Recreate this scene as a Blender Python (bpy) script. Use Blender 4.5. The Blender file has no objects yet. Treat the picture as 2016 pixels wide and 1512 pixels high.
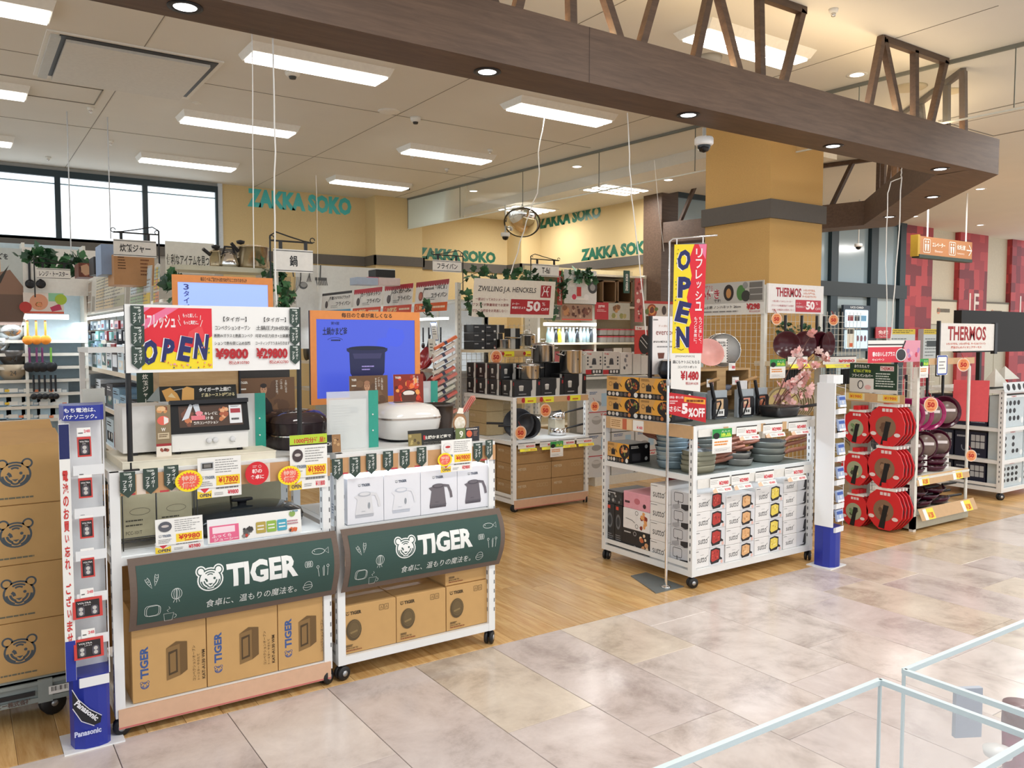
import bpy,bmesh,math,random
from mathutils import Vector,Matrix
R=random.Random(7)
S=bpy.context.scene
COL=S.collection
PI=math.pi
# ------------------------------------------------------------------ camera, world, light, exposure
CAMH=1.65
F_PX=1618.0
_p=math.atan(91/F_PX)
_a=math.radians(55.85)
_fh=Vector((math.cos(_a),math.sin(_a),0))
_rt=Vector((math.sin(_a),-math.cos(_a),0))
_z=Vector((0,0,1))
_fw=_fh*math.cos(_p)-_z*math.sin(_p)
_up=_fh*math.sin(_p)+_z*math.cos(_p)
cam_data=bpy.data.cameras.new('camera')
cam_data.sensor_width=36.0
cam_data.lens=36.0*F_PX/2016
cam_data.clip_start=0.02
cam_data.clip_end=200
cam=bpy.data.objects.new('camera',cam_data)
COL.objects.link(cam)
m=Matrix(((_rt.x,_up.x,-_fw.x,0),(_rt.y,_up.y,-_fw.y,0),(_rt.z,_up.z,-_fw.z,CAMH),(0,0,0,1)))
cam.matrix_world=m
S.camera=cam
S.view_settings.view_transform='Standard'
S.view_settings.look='None'
S.view_settings.gamma=1
S.view_settings.use_curve_mapping=False
S.view_settings.exposure=EXPOSURE=0.28
world=bpy.data.worlds.new('world')
S.world=world
world.use_nodes=True
world.node_tree.nodes['Background'].inputs[0].default_value=(0.93,0.97,1.0,1)
world.node_tree.nodes['Background'].inputs[1].default_value=WORLD=1.05
S.cycles.max_bounces=8
S.cycles.diffuse_bounces=4
S.cycles.glossy_bounces=3
S.cycles.transparent_max_bounces=16
S.cycles.use_denoising=True
S.cycles.sample_clamp_indirect=4
def area_light(name,x,y,z,sx,sy,power,col=(1,0.985,0.965),rot=(0,0,0)):
 d=bpy.data.lights.new(name,'AREA')
 d.shape='RECTANGLE'
 d.size=sx
 d.size_y=sy
 d.energy=power
 d.color=col
 o=bpy.data.objects.new(name,d)
 o.location=(x,y,z)
 o.rotation_euler=rot
 COL.objects.link(o)
 return o
LX=(0.05,2.65,5.25)
LY=(6.85,9.2,11.55)
LIGHTS=[(x,y)for x in LX for y in LY]+[(5.3,4.48)]
for x,y in LIGHTS:
 area_light('fixture_light',x,y,3.93,1.15,0.24,38)
# lamps of the mall walkway on the camera's side, and the rear right zone
for x,y in ((1.5,1.2),(4.5,1.2),(7.8,1.2),(10.5,3.0),(13.5,1.0),(13.5,5.5),(2.6,-2.2),(6.5,-2.2)):
 area_light('walkway_light',x,y,3.93,1.2,0.6,48,(1,0.975,0.94))
for x,y in ((8.25,9.4),(8.25,11.7)):
 area_light('fixture_light',x,y,3.8,0.9,0.5,26)
for x,y,w in ((12.4,7.0,40),(15.5,7.2,45),(19.0,6.5,60)):
 area_light('hall_light',x,y,3.93,1.2,0.6,w,(1,.97,.93))
for x in (0.2,3.2,6.0):
 area_light('cove_light',x,3.86,3.43,2.6,0.08,9,(1,.74,.44),(PI,0,0))
area_light('cove_light',8.6,5.0,3.43,2.2,0.08,8,(1,.74,.44),(PI,0,PI/4))
for x,y,z,w,p in ((1.92,3.76,1.055,.82,2.2),(.97,3.76,1.055,.8,.9),(4.6,3.85,1.03,1.1,2.4),(4.6,3.85,.70,1.1,.4),(4.78,6.45,1.04,.8,1.2)):
 area_light('shelf_light',x,y,z,w,.04,p,(.82,.91,1))
# ------------------------------------------------------------------ back projection (pixel of the survey photo -> point on a named plane)
def _ray(px,py):
 return _fw+_rt*((px-1008)/F_PX)-_up*((py-756)/F_PX)
def atY(px,py,Y):
 d=_ray(px,py)
 return Vector((0,0,CAMH))+d*(Y/d.y)
def atX(px,py,X):
 d=_ray(px,py)
 return Vector((0,0,CAMH))+d*(X/d.x)
def atZ(px,py,Z):
 d=_ray(px,py)
 return Vector((0,0,CAMH))+d*((Z-CAMH)/d.z)
# ------------------------------------------------------------------ materials
_M={}
def mat(rgb,rough=0.5,metal=0.0,noise=0.04,scale=30,emit=0.0,key=None,bump=0.0,alpha=1.0,spec=0.5):
 k=key or (tuple(round(c,3)for c in rgb),rough,metal,noise,scale,emit,bump,alpha,spec)
 if k in _M:
  return _M[k]
 m=bpy.data.materials.new('material')
 m.use_nodes=True
 nt=m.node_tree
 b=nt.nodes['Principled BSDF']
 b.inputs['Roughness'].default_value=rough
 b.inputs['Metallic'].default_value=metal
 b.inputs['Specular IOR Level'].default_value=spec
 c=tuple(rgb)+(1,)
 b.inputs['Base Color'].default_value=c
 if noise>0:
  tc=nt.nodes.new('ShaderNodeTexCoord')
  n=nt.nodes.new('ShaderNodeTexNoise')
  n.inputs['Scale'].default_value=scale
  n.inputs['Detail'].default_value=2
  nt.links.new(tc.outputs['Object'],n.inputs['Vector'])
  r=nt.nodes.new('ShaderNodeMapRange')
  r.inputs[3].default_value=1-noise*2
  r.inputs[4].default_value=1+noise*2
  nt.links.new(n.outputs[0],r.inputs[0])
  mx=nt.nodes.new('ShaderNodeMix')
  mx.data_type='RGBA'
  mx.blend_type='MULTIPLY'
  mx.inputs[0].default_value=1
  mx.inputs[6].default_value=c
  nt.links.new(r.outputs[0],mx.inputs[7])
  nt.links.new(mx.outputs[2],b.inputs['Base Color'])
  if bump:
   bp=nt.nodes.new('ShaderNodeBump')
   bp.inputs['Strength'].default_value=bump
   bp.inputs['Distance'].default_value=0.01
   nt.links.new(n.outputs[0],bp.inputs['Height'])
   nt.links.new(bp.outputs[0],b.inputs['Normal'])
 if emit:
  b.inputs['Emission Color'].default_value=c
  b.inputs['Emission Strength'].default_value=emit
 if alpha<1:
  b.inputs['Alpha'].default_value=alpha
 _M[k]=m
 return m
def glassy(rgb,alpha,rough=0.05,ior=1.12):
 """thin clear sheet: mostly see-through, with a real glossy film"""
 k=('g',tuple(rgb),alpha,rough,ior)
 if k in _M:
  return _M[k]
 m=bpy.data.materials.new('clear_sheet')
 m.use_nodes=True
 nt=m.node_tree
 b=nt.nodes['Principled BSDF']
 tr=nt.nodes.new('ShaderNodeBsdfTransparent')
 fr=nt.nodes.new('ShaderNodeFresnel')
 fr.inputs[0].default_value=ior
 ad=nt.nodes.new('ShaderNodeMath')
 ad.operation='ADD'
 ad.inputs[1].default_value=alpha
 mx=nt.nodes.new('ShaderNodeMixShader')
 b.inputs['Base Color'].default_value=tuple(rgb)+(1,)
 b.inputs['Roughness'].default_value=rough
 nt.links.new(fr.outputs[0],ad.inputs[0])
 nt.links.new(ad.outputs[0],mx.inputs[0])
 nt.links.new(tr.outputs[0],mx.inputs[1])
 nt.links.new(b.outputs[0],mx.inputs[2])
 nt.links.new(mx.outputs[0],nt.nodes['Material Output'].inputs[0])
 _M[k]=m
 return m
def srgb(h):
 v=[int(h[i:i+2],16)/255 for i in (0,2,4)]
 return tuple(c/12.92 if c<0.04045 else ((c+0.055)/1.055)**2.4 for c in v)
def hx(h,rough=0.55,**k):
 return mat(srgb(h),rough,**k)
def ink(h):
 """flat printed colour"""
 return mat(srgb(h),0.6,0,0.0)
WHITE=hx('f2f2f0',0.4,noise=0.01)
PAPER=ink('f4f3ef')
BLACK=hx('15151a',0.4,noise=0.02)
KRAFT=hx('c9a067',0.75,noise=0.03,scale=14)
STEEL=mat((0.72,0.71,0.69),0.22,1.0,0.02)
CHROME=mat((0.8,0.8,0.8),0.12,1.0,0.0)
RED=ink('d8232f')
YEL=ink('fbe31b')
# ------------------------------------------------------------------ objects
ORG={}
def tagp(o,label=None,cat=None,group=None,kind=None):
 if label:o['label']=label
 if cat:o['category']=cat
 if group:o['group']=group
 if kind:o['kind']=kind
 return o
def thing(name,label,cat,loc=(0,0,0),group=None):
 o=bpy.data.objects.new(name,None)
 o.empty_display_size=0.05
 COL.objects.link(o)
 o.location=loc
 ORG[o]=Vector(loc)
 return tagp(o,label,cat,group)
def dup(root,loc,rotz=0,label=None,group=None,rot=None):
 def cp(o,par):
  c=o.copy()
  COL.objects.link(c)
  c.parent=par
  for ch in o.children:
   cp(ch,c)
  return c
 r=root.copy()
 COL.objects.link(r)
 for ch in root.children:
  cp(ch,r)
 r.location=loc
 r.rotation_euler=rot or (0,0,rotz)
 if label:r['label']=label
 if group:r['group']=group
 return r
def V3(*a):
 return Vector(a)
class MB:
 """collects polygons in world coordinates, with a material per face"""
 def __init__(s):
  s.v=[];s.f=[];s.m=[];s.sm=[];s.mats=[]
 def mi(s,m):
  if m not in s.mats:
   s.mats.append(m)
  return s.mats.index(m)
 def add(s,verts,faces,m,smooth=False):
  b=len(s.v)
  s.v+=[tuple(v)for v in verts]
  i=s.mi(m)
  for f in faces:
   s.f.append([b+k for k in f]);s.m.append(i);s.sm.append(smooth)
  return s
 def hexa(s,p,m):
  return s.add(p,[(0,3,2,1),(4,5,6,7),(0,1,5,4),(1,2,6,5),(2,3,7,6),(3,0,4,7)],m)
 def box(s,x0,x1,y0,y1,z0,z1,m):
  return s.hexa([(x0,y0,z0),(x1,y0,z0),(x1,y1,z0),(x0,y1,z0),(x0,y0,z1),(x1,y0,z1),(x1,y1,z1),(x0,y1,z1)],m)
 def obox(s,c,dx,dy,dz,rot,m):
  """box centred at c, sizes, euler rotation (z or full)"""
  if not isinstance(rot,(tuple,list)):rot=(0,0,rot)
  M=Matrix.Rotation(rot[2],3,'Z')@ Matrix.Rotation(rot[1],3,'Y')@ Matrix.Rotation(rot[0],3,'X')
  P=[]
  for k in (-1,1):
   for a,b in ((-1,-1),(1,-1),(1,1),(-1,1)):
    P.append(Vector(c)+M @ Vector((a*dx/2,b*dy/2,k*dz/2)))
  return s.hexa(P,m)
 def bar(s,a,b,w,h,m,up=(0,0,1)):
  a,b=Vector(a),Vector(b)
  d=(b-a).normalized()
  u=Vector(up)
  if abs(d.dot(u))>0.97:u=Vector((0,1,0))
  r=d.cross(u).normalized()*w/2
  t=r.cross(d).normalized()*h/2
  P=[a-r-t,a+r-t,b+r-t,b-r-t,a-r+t,a+r+t,b+r+t,b-r+t]
  return s.hexa(P,m)
 def prism(s,poly,fr,d0,d1,m,smooth=False):
  """poly in (u,v) of frame fr, extruded from depth d0 to d1 along its normal"""
  n=len(poly)
  A=[fr.p(u,v,d0)for u,v in poly]
  B=[fr.p(u,v,d1)for u,v in poly]
  s.add(A+B,[tuple(range(n))[::-1],tuple(range(n,2*n))],m)
  s.add(A+B,[(i,(i+1)% n,n+(i+1)% n,n+i)for i in range(n)],m,smooth)
  return s
 def tube(s,pts,r,m,seg=6,cap=True):
  pts=[Vector(p)for p in pts]
  rs=r if isinstance(r,(list,tuple))else [r]*len(pts)
  rings=[]
  pu=None
  for i,p in enumerate(pts):
   d=(pts[min(i+1,len(pts)-1)]-pts[max(i-1,0)]).normalized()
   if pu is None:
    u=d.cross(Vector((0,0,1)))
    if u.length<0.05:u=d.cross(Vector((0,1,0)))
   else:
    u=pu-d*pu.dot(d)
   u.normalize();pu=u
   w=d.cross(u)
   rings.append([p+(u*math.cos(2*PI*k/seg)+w*math.sin(2*PI*k/seg))*rs[i]for k in range(seg)])
  V=[v for rg in rings for v in rg]
  Fc=[]
  for i in range(len(pts)-1):
   for k in range(seg):
    Fc.append((i*seg+k,i*seg+(k+1)% seg,(i+1)*seg+(k+1)% seg,(i+1)*seg+k))
  s.add(V,Fc,m,True)
  if cap:
   s.add(rings[0],[tuple(range(seg))[::-1]],m)
   s.add(rings[-1],[tuple(range(seg))],m)
  return s
 def lathe(s,prof,c,m,seg=20,axis='z',sx=1,sy=1,smooth=True,M=None,mats=None):
  """prof: list of (r, h)"""
  c=Vector(c)
  V=[]
  for r,h in prof:
   for k in range(seg):
    a=2*PI*k/seg
    p=Vector((r*math.cos(a)*sx,r*math.sin(a)*sy,h))
    if axis=='x':p=Vector((p.z,p.x,p.y))
    elif axis=='y':p=Vector((p.x,-p.z,p.y))
    if M:p=M @ p
    V.append(c+p)
  for i in range(len(prof)-1):
   Fc=[(i*seg+k,i*seg+(k+1)% seg,(i+1)*seg+(k+1)% seg,(i+1)*seg+k)for k in range(seg)]
   b=len(s.v)
   if i==0:
    s.v+=[tuple(v)for v in V]
    b0=b
   mi=s.mi(mats[i]if mats else m)
   for f in Fc:
    s.f.append([b0+k for k in f]);s.m.append(mi);s.sm.append(smooth)
  return s
 def build(s,name,parent=None,label=None,kind=None,loc=None):
  o=Vector(loc)if loc is not None else (ORG.get(parent,Vector((0,0,0)))if parent else Vector((0,0,0)))
  me=bpy.data.meshes.new(name)
  me.from_pydata([(v[0]-o.x,v[1]-o.y,v[2]-o.z)for v in s.v],[],s.f)
  for m in s.mats:me.materials.append(m)
  me.polygons.foreach_set('material_index',s.m)
  me.polygons.foreach_set('use_smooth',s.sm)
  me.update()
  ob=bpy.data.objects.new(name,me)
  COL.objects.link(ob)
  ORG[ob]=o
  if parent:
   ob.parent=parent
  elif loc is not None:
   ob.location=o
  if label:ob['label']=label
  if kind:ob['kind']=kind
  return ob
def struct(name,mb,parent=None):
 o=mb.build(name,parent)
 if not parent:o['kind']='structure'
 return o
def one(name,mb,label,cat,group=None,loc=None):
 """a thing that is one mesh"""
 if loc is None:
  n=max(1,len(mb.v))
  xs=[v[0]for v in mb.v];ys=[v[1]for v in mb.v];zs=[v[2]for v in mb.v]
  loc=((min(xs)+max(xs))/2,(min(ys)+max(ys))/2,min(zs))
 return tagp(mb.build(name,None,loc=loc),label,cat,group)
def root_at(name,label,cat,x,y,z,group=None):
 return thing(name,label,cat,(x,y,z),group)
class Frame:
 """a plane: origin, u and v unit vectors, normal n = outward"""
 def __init__(s,o,u,v):
  s.o=Vector(o);s.u=Vector(u).normalized();s.v=Vector(v).normalized()
  s.n=s.u.cross(s.v).normalized()
 def p(s,u,v,n=0):
  return s.o+s.u*u+s.v*v+s.n*n
def front(x,y,z): # faces the camera side (-y)
 return Frame((x,y,z),(1,0,0),(0,0,1))
def left(x,y,z): # faces -x, u runs from far to near
 return Frame((x,y,z),(0,-1,0),(0,0,1))
def top(x,y,z):
 return Frame((x,y,z),(1,0,0),(0,1,0))
def rotf(o,ang,tilt=0):
 """frame facing -y turned by ang about z, leaning back by tilt"""
 u=Vector((math.cos(ang),math.sin(ang),0))
 back=Vector((-math.sin(ang),math.cos(ang),0))
 v=Vector((0,0,1))*math.cos(tilt)+back*math.sin(tilt)
 return Frame(o,u,v)
# ------------------------------------------------------------------ print: flat lettering and drawings on a face
_TX={}
def _text2d(s,bold=0.0,shear=0.0):
 k=(s,bold,shear)
 if k in _TX:return _TX[k]
 cu=bpy.data.curves.new('t','FONT')
 cu.body=s
 cu.offset=bold
 cu.shear=shear
 cu.resolution_u=2
 o=bpy.data.objects.new('t',cu)
 COL.objects.link(o)
 dg=bpy.context.evaluated_depsgraph_get()
 me=bpy.data.meshes.new_from_object(o.evaluated_get(dg))
 vs=[(v.co.x,v.co.y)for v in me.vertices]
 fs=[tuple(p.vertices)for p in me.polygons]
 bpy.data.objects.remove(o)
 bpy.data.curves.remove(cu)
 bpy.data.meshes.remove(me)
 if vs:
  x0=min(v[0]for v in vs);x1=max(v[0]for v in vs)
  y0=min(v[1]for v in vs);y1=max(v[1]for v in vs)
  if x1-x0<1e-4:x1=x0+0.1
  if y1-y0<1e-4:y1=y0+0.1
  _TX[k]=([((v[0]-x0)/(x1-x0),(v[1]-y0)/(y1-y0))for v in vs],fs,(x1-x0)/(y1-y0))
 else:
  _TX[k]=([],[],1)
 return _TX[k]
def circ(cx,cy,rx,ry=None,n=20,a0=0,a1=2*PI):
 ry=rx if ry is None else ry
 full=abs(a1-a0-2*PI)<1e-6
 k=n if full else n+1
 return [(cx+rx*math.cos(a0+(a1-a0)*i/n),cy+ry*math.sin(a0+(a1-a0)*i/n))for i in range(k)]
class Print:
 def __init__(s,fr,base=0.0008,step=0.00022,sx=1.0,sy=1.0):
  s.fr=fr;s.n=base;s.step=step;s.mb=MB();s.flat=[];s.sx=sx;s.sy=sy
 def _put(s,verts,faces,m):
  if isinstance(m,str):m=ink(m)
  s.flat.append(([(v[0]*s.sx,v[1]*s.sy,s.n)for v in verts],faces,m))
  s.n+=s.step
  return s
 def poly(s,pts,m):
  a=0
  for i in range(len(pts)):
   x0,y0=pts[i][:2];x1,y1=pts[(i+1)% len(pts)][:2]
   a+=x0*y1-x1*y0
  if a<0:pts=pts[::-1]
  return s._put(pts,[tuple(range(len(pts)))],m)
 def rect(s,u0,v0,u1,v1,m):
  return s._put([(u0,v0),(u1,v0),(u1,v1),(u0,v1)],[(0,1,2,3)],m)
 def disc(s,cx,cy,rx,m,ry=None,n=20):
  return s.poly(circ(cx,cy,rx,ry,n),m)
 def ring(s,cx,cy,r,w,m,ry=None,n=24,a0=0,a1=2*PI):
  ry=ry or r
  pts=circ(cx,cy,r,ry,n,a0,a1)
  if abs(a1-a0-2*PI)<1e-6:pts=pts+[pts[0]]
  return s.stroke(pts,w,m)
 def stroke(s,pts,w,m):
  V=[];n=len(pts)
  closed=n>2 and abs(pts[0][0]-pts[-1][0])+abs(pts[0][1]-pts[-1][1])<1e-9
  for i in range(n):
   a=pts[i-1]if i>0 else (pts[-2]if closed else pts[0])
   b=pts[i+1]if i<n-1 else (pts[1]if closed else pts[-1])
   dx,dy=b[0]-a[0],b[1]-a[1]
   l=math.hypot(dx,dy)or 1
   nx,ny=-dy/l*w/2,dx/l*w/2
   V+=[(pts[i][0]-nx,pts[i][1]-ny),(pts[i][0]+nx,pts[i][1]+ny)]
  return s._put(V,[(2*i,2*i+2,2*i+3,2*i+1)for i in range(n-1)],m)
 def rrect(s,u0,v0,u1,v1,r,w,m):
  pts=[]
  for cx,cy,a in ((u1-r,v1-r,0),(u0+r,v1-r,PI/2),(u0+r,v0+r,PI),(u1-r,v0+r,1.5*PI)):
   pts+=circ(cx,cy,r,r,3,a,a+PI/2)
  if w:return s.stroke(pts+[pts[0]],w,m)
  return s.poly(pts,m)
 def text(s,t,u0,v0,u1,v1,m,bold=0.0,shear=0.0,rot=0.0,keep=False):
  """fit the text into the rectangle (rot in quarter turns: 1 = reads upwards)"""
  V,Fc,asp=_text2d(t,bold,shear)
  W,Hh=u1-u0,v1-v0
  if keep:
   w=asp*Hh
   u0+=(W-w)/2;W=w
  if rot==1:
   P=[(u0+(1-y)*W,v0+x*Hh)for x,y in V]
  else:
   P=[(u0+x*W,v0+y*Hh)for x,y in V]
  return s._put(P,Fc,m)
 def tilt(s,t,cx,cy,w,h,ang,m,bold=0.0):
  V,Fc,asp=_text2d(t,bold,0)
  c,q=math.cos(ang),math.sin(ang)
  P=[]
  for x,y in V:
   a,b=(x-.5)*w,(y-.5)*h
   P.append((cx+a*c-b*q,cy+a*q+b*c))
  return s._put(P,Fc,m)
 def vtext(s,t,uc,v1,w,pitch,m,bold=0.0,gap=0.86):
  """vertical column of characters, going down from v1"""
  for i,ch in enumerate(t):
   if ch==' ':continue
   vy=v1-i*pitch
   hh=pitch*gap
   if ch in 'ー－':
    s.rect(uc-w*.07,vy-hh*.92,uc+w*.07,vy-hh*.08,m);s.n-=s.step
   elif ch in '、。':
    s.text(ch,uc+w*.1,vy-hh*.4,uc+w*.45,vy-hh*.1,m,bold);s.n-=s.step
   elif ch in 'ィァェョャッいぃょゅ':
    s.text(ch,uc-w*.36,vy-hh*.85,uc+w*.36,vy-hh*.12,m,bold);s.n-=s.step
   else:
    s.text(ch,uc-w/2,vy-hh,uc+w/2,vy,m,bold);s.n-=s.step
  s.n+=s.step
  return s
 def lines(s,u0,v0,u1,v1,n,m,fill=0.5,rnd=0.35,words=True):
  """rows of small illegible copy"""
  V=[];Fc=[]
  h=(v1-v0)/n
  for i in range(n):
   y1=v1-i*h-h*(1-fill)/2
   y0=y1-h*fill
   e=u1-(u1-u0)*R.random()*rnd
   x=u0
   while x<e:
    w=(u1-u0)*R.uniform(0.06,0.2)if words else e-u0
    x2=min(e,x+w)
    b=len(V)
    V+=[(x,y0),(x2,y0),(x2,y1),(x,y1)]
    Fc.append((b,b+1,b+2,b+3))
    x=x2+(u1-u0)*0.02
  return s._put(V,Fc,m)
 def blobs(s,u0,v0,u1,v1,n,cols,r0,r1,k=6):
  """loose coloured shapes of a printed picture, kept inside the rectangle"""
  for i in range(n):
   r=R.uniform(r0,r1)
   cx=R.uniform(u0+r,max(u0+r,u1-r));cy=R.uniform(v0+r,max(v0+r,v1-r))
   a=R.random()*6
   pts=[(cx+r*R.uniform(.65,1)*math.cos(a+2*PI*j/k),cy+r*R.uniform(.65,1)*math.sin(a+2*PI*j/k))for j in range(k)]
   s.poly(pts,R.choice(cols));s.n-=s.step*.8
  s.n+=s.step
  return s
 def build(s,name='print',parent=None,fn=None,cut=0,label=None):
  """fn(u,v,n)->point bends the print; cut = strip height used to slice before bending"""
  for vs,fs,m in s.flat:
   if fn and cut:
    bm=bmesh.new()
    bv=[bm.verts.new(v)for v in vs]
    for f in fs:
     try:bm.faces.new([bv[i]for i in f])
     except ValueError:pass
    lo=min(v[1]for v in vs);hi=max(v[1]for v in vs)
    k=math.ceil(lo/cut)
    while k*cut<hi:
     bmesh.ops.bisect_plane(bm,geom=bm.verts[:]+bm.edges[:]+bm.faces[:],plane_co=(0,k*cut,0),plane_no=(0,1,0),dist=1e-6)
     k+=1
    bm.verts.index_update()
    vs=[tuple(v.co)for v in bm.verts]
    fs=[tuple(v.index for v in f.verts)for f in bm.faces]
    bm.free()
   g=fn or s.fr.p
   s.mb.add([g(*v)for v in vs],fs,m)
  return s.mb.build(name,parent,label)
def sheet(fr,u0,v0,u1,v1,t,m,mb=None):
 mb=mb or MB()
 return mb.prism([(u0,v0),(u1,v0),(u1,v1),(u0,v1)],fr,-t,0,m)
# ================================================================== SETTING
def wood_mat(c1,c2,sc=(1,1,1),rough=0.4,rot=0.0,bump=0.02,dist=3.0,key=None):
 m=bpy.data.materials.new('wood')
 m.use_nodes=True
 nt=m.node_tree
 b=nt.nodes['Principled BSDF']
 tc=nt.nodes.new('ShaderNodeTexCoord')
 oi=nt.nodes.new('ShaderNodeObjectInfo')
 ad=nt.nodes.new('ShaderNodeVectorMath');ad.operation='ADD'
 mul=nt.nodes.new('ShaderNodeVectorMath');mul.operation='SCALE'
 cb=nt.nodes.new('ShaderNodeCombineXYZ')
 nt.links.new(oi.outputs['Random'],cb.inputs[0]);nt.links.new(oi.outputs['Random'],cb.inputs[1]);nt.links.new(oi.outputs['Random'],cb.inputs[2])
 nt.links.new(cb.outputs[0],mul.inputs[0]);mul.inputs['Scale'].default_value=37.0
 nt.links.new(tc.outputs['Object'],ad.inputs[0]);nt.links.new(mul.outputs[0],ad.inputs[1])
 mp=nt.nodes.new('ShaderNodeMapping')
 mp.inputs['Scale'].default_value=sc
 nt.links.new(ad.outputs[0],mp.inputs[0])
 n1=nt.nodes.new('ShaderNodeTexNoise');n1.inputs['Scale'].default_value=4;n1.inputs['Detail'].default_value=5;n1.inputs['Roughness'].default_value=0.65
 n1.inputs['Distortion'].default_value=0.4
 nt.links.new(mp.outputs[0],n1.inputs['Vector'])
 cr=nt.nodes.new('ShaderNodeValToRGB')
 cr.color_ramp.elements[0].position=0.3;cr.color_ramp.elements[0].color=tuple(c1)+(1,)
 cr.color_ramp.elements[1].position=0.68;cr.color_ramp.elements[1].color=tuple(c2)+(1,)
 nt.links.new(n1.outputs[0],cr.inputs[0])
 hs=nt.nodes.new('ShaderNodeHueSaturation')
 mr=nt.nodes.new('ShaderNodeMapRange');mr.inputs[3].default_value=0.84;mr.inputs[4].default_value=1.14
 nt.links.new(oi.outputs['Random'],mr.inputs[0]);nt.links.new(mr.outputs[0],hs.inputs['Value'])
 nt.links.new(cr.outputs[0],hs.inputs['Color'])
 nt.links.new(hs.outputs[0],b.inputs['Base Color'])
 b.inputs['Roughness'].default_value=rough
 return m
OAK=wood_mat(srgb('bf9156'),srgb('e4bf86'),(7,0.7,4),0.22)
BEAMW=wood_mat(srgb('4b382b'),srgb('614b3b'),(0.8,6,9),0.5)
PLYW=wood_mat(srgb('b08c5c'),srgb('cba877'),(1,1,8),0.5)
def tile_mat():
 m=bpy.data.materials.new('stone_tile')
 m.use_nodes=True
 nt=m.node_tree
 b=nt.nodes['Principled BSDF']
 tc=nt.nodes.new('ShaderNodeTexCoord')
 oi=nt.nodes.new('ShaderNodeObjectInfo')
 cb=nt.nodes.new('ShaderNodeCombineXYZ')
 for i in range(3):nt.links.new(oi.outputs['Random'],cb.inputs[i])
 mul=nt.nodes.new('ShaderNodeVectorMath');mul.operation='SCALE';mul.inputs['Scale'].default_value=51.0
 nt.links.new(cb.outputs[0],mul.inputs[0])
 ad=nt.nodes.new('ShaderNodeVectorMath');ad.operation='ADD'
 nt.links.new(tc.outputs['Object'],ad.inputs[0]);nt.links.new(mul.outputs[0],ad.inputs[1])
 n1=nt.nodes.new('ShaderNodeTexNoise');n1.inputs['Scale'].default_value=2.6;n1.inputs['Detail'].default_value=7;n1.inputs['Roughness'].default_value=0.7
 n1.inputs['Distortion'].default_value=0.3
 nt.links.new(ad.outputs[0],n1.inputs['Vector'])
 cr=nt.nodes.new('ShaderNodeValToRGB')
 e=cr.color_ramp.elements
 e[0].position=0.32;e[0].color=srgb('b0a49c')+(1,)
 e[1].position=0.72;e[1].color=srgb('e9e1da')+(1,)
 x=e.new(0.5);x.color=srgb('d6ccc5')+(1,)
 nt.links.new(n1.outputs[0],cr.inputs[0])
 # whole tiles lean pinkish grey or cream
 mx=nt.nodes.new('ShaderNodeMix');mx.data_type='RGBA';mx.blend_type='MULTIPLY';mx.inputs[0].default_value=1
 c2=nt.nodes.new('ShaderNodeValToRGB')
 c2.color_ramp.interpolation='CONSTANT'
 q=c2.color_ramp.elements
 q[0].color=(0.93,0.9,0.93,1);q[1].position=0.3;q[1].color=(1,0.98,0.99,1)
 w=q.new(0.75);w.color=(1.0,0.96,0.87,1)
 nt.links.new(oi.outputs['Random'],c2.inputs[0])
 nt.links.new(cr.outputs[0],mx.inputs[6]);nt.links.new(c2.outputs[0],mx.inputs[7])
 nt.links.new(mx.outputs[2],b.inputs['Base Color'])
 b.inputs['Roughness'].default_value=0.2
 b.inputs['Specular IOR Level'].default_value=0.5
 return m
TILE=tile_mat()
GROUT=hx('7d736c',0.8)
# tiled walkway
ft=MB().box(-6,22,-5,3.63,-0.12,-0.012,GROUT)
floor_tile=struct('floor',ft)
offs={7:3.38,8:2.67,6:3.03,9:3.11,10:3.22,11:3.1,5:2.43}
TW=0.461
tile_meshes={}
def slab(parent,name,x0,x1,y0,y1,z0,z1,m,g=0.0015):
 k=(name,round(x1-x0,3),round(y1-y0,3))
 if k not in tile_meshes:
  b=0.0015
  X,Y,T=(x1-x0)/2-g,(y1-y0)/2-g,z1-z0
  mb=MB()
  P=[(-X,-Y,-T),(X,-Y,-T),(X,Y,-T),(-X,Y,-T),(-X,-Y,-b),(X,-Y,-b),(X,Y,-b),(-X,Y,-b),(-X+b,-Y+b,0),(X-b,-Y+b,0),(X-b,Y-b,0),(-X+b,Y-b,0)]
  mb.add(P,[(0,1,5,4),(1,2,6,5),(2,3,7,6),(3,0,4,7),(4,5,9,8),(5,6,10,9),(6,7,11,10),(7,4,8,11),(8,9,10,11)],m)
  o=mb.build(name,None)
  tile_meshes[k]=o.data
 else:
  o=bpy.data.objects.new(name,tile_meshes[k])
  COL.objects.link(o)
 o.parent=parent
 o.location=((x0+x1)/2,(y0+y1)/2,z1)
 return o
for k in range(0,27):
 x0=0.485+TW*(k-1)
 off=offs.get(k,2.3+R.random()*0.9)
 ys=[3.63]
 y=off
 while y>(0.0 if k>4 else 0.7):
  if y<3.6:ys.append(y)
  y-=0.945
 ys.append(y)
 for a,b in zip(ys[1:],ys[:-1]):
  slab(floor_tile,'tile',x0,x0+TW,a,b,-0.012,0,TILE)
fb=MB().box(12.46,22,-5,3.63,-0.012,0,hx('cfc5bc',0.3))
struct('tile',fb,floor_tile)
fw=MB().box(-6,22,3.632,15,-0.12,-0.01,hx('5a3d22',0.8))
floor_wood=struct('floor',fw)
PWD=0.155
k=0
x=0.0
while x<9.4:
 y=3.632
 ln=R.uniform(0.5,1.3)
 while y<7.9:
  y1=min(y+ln,7.9)
  slab(floor_wood,'plank',x,x+PWD,y,y1,-0.01,0.0,OAK,0.0006)
  y=y1
  ln=R.choice((1.2,1.35,1.5))
 x+=PWD
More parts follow.
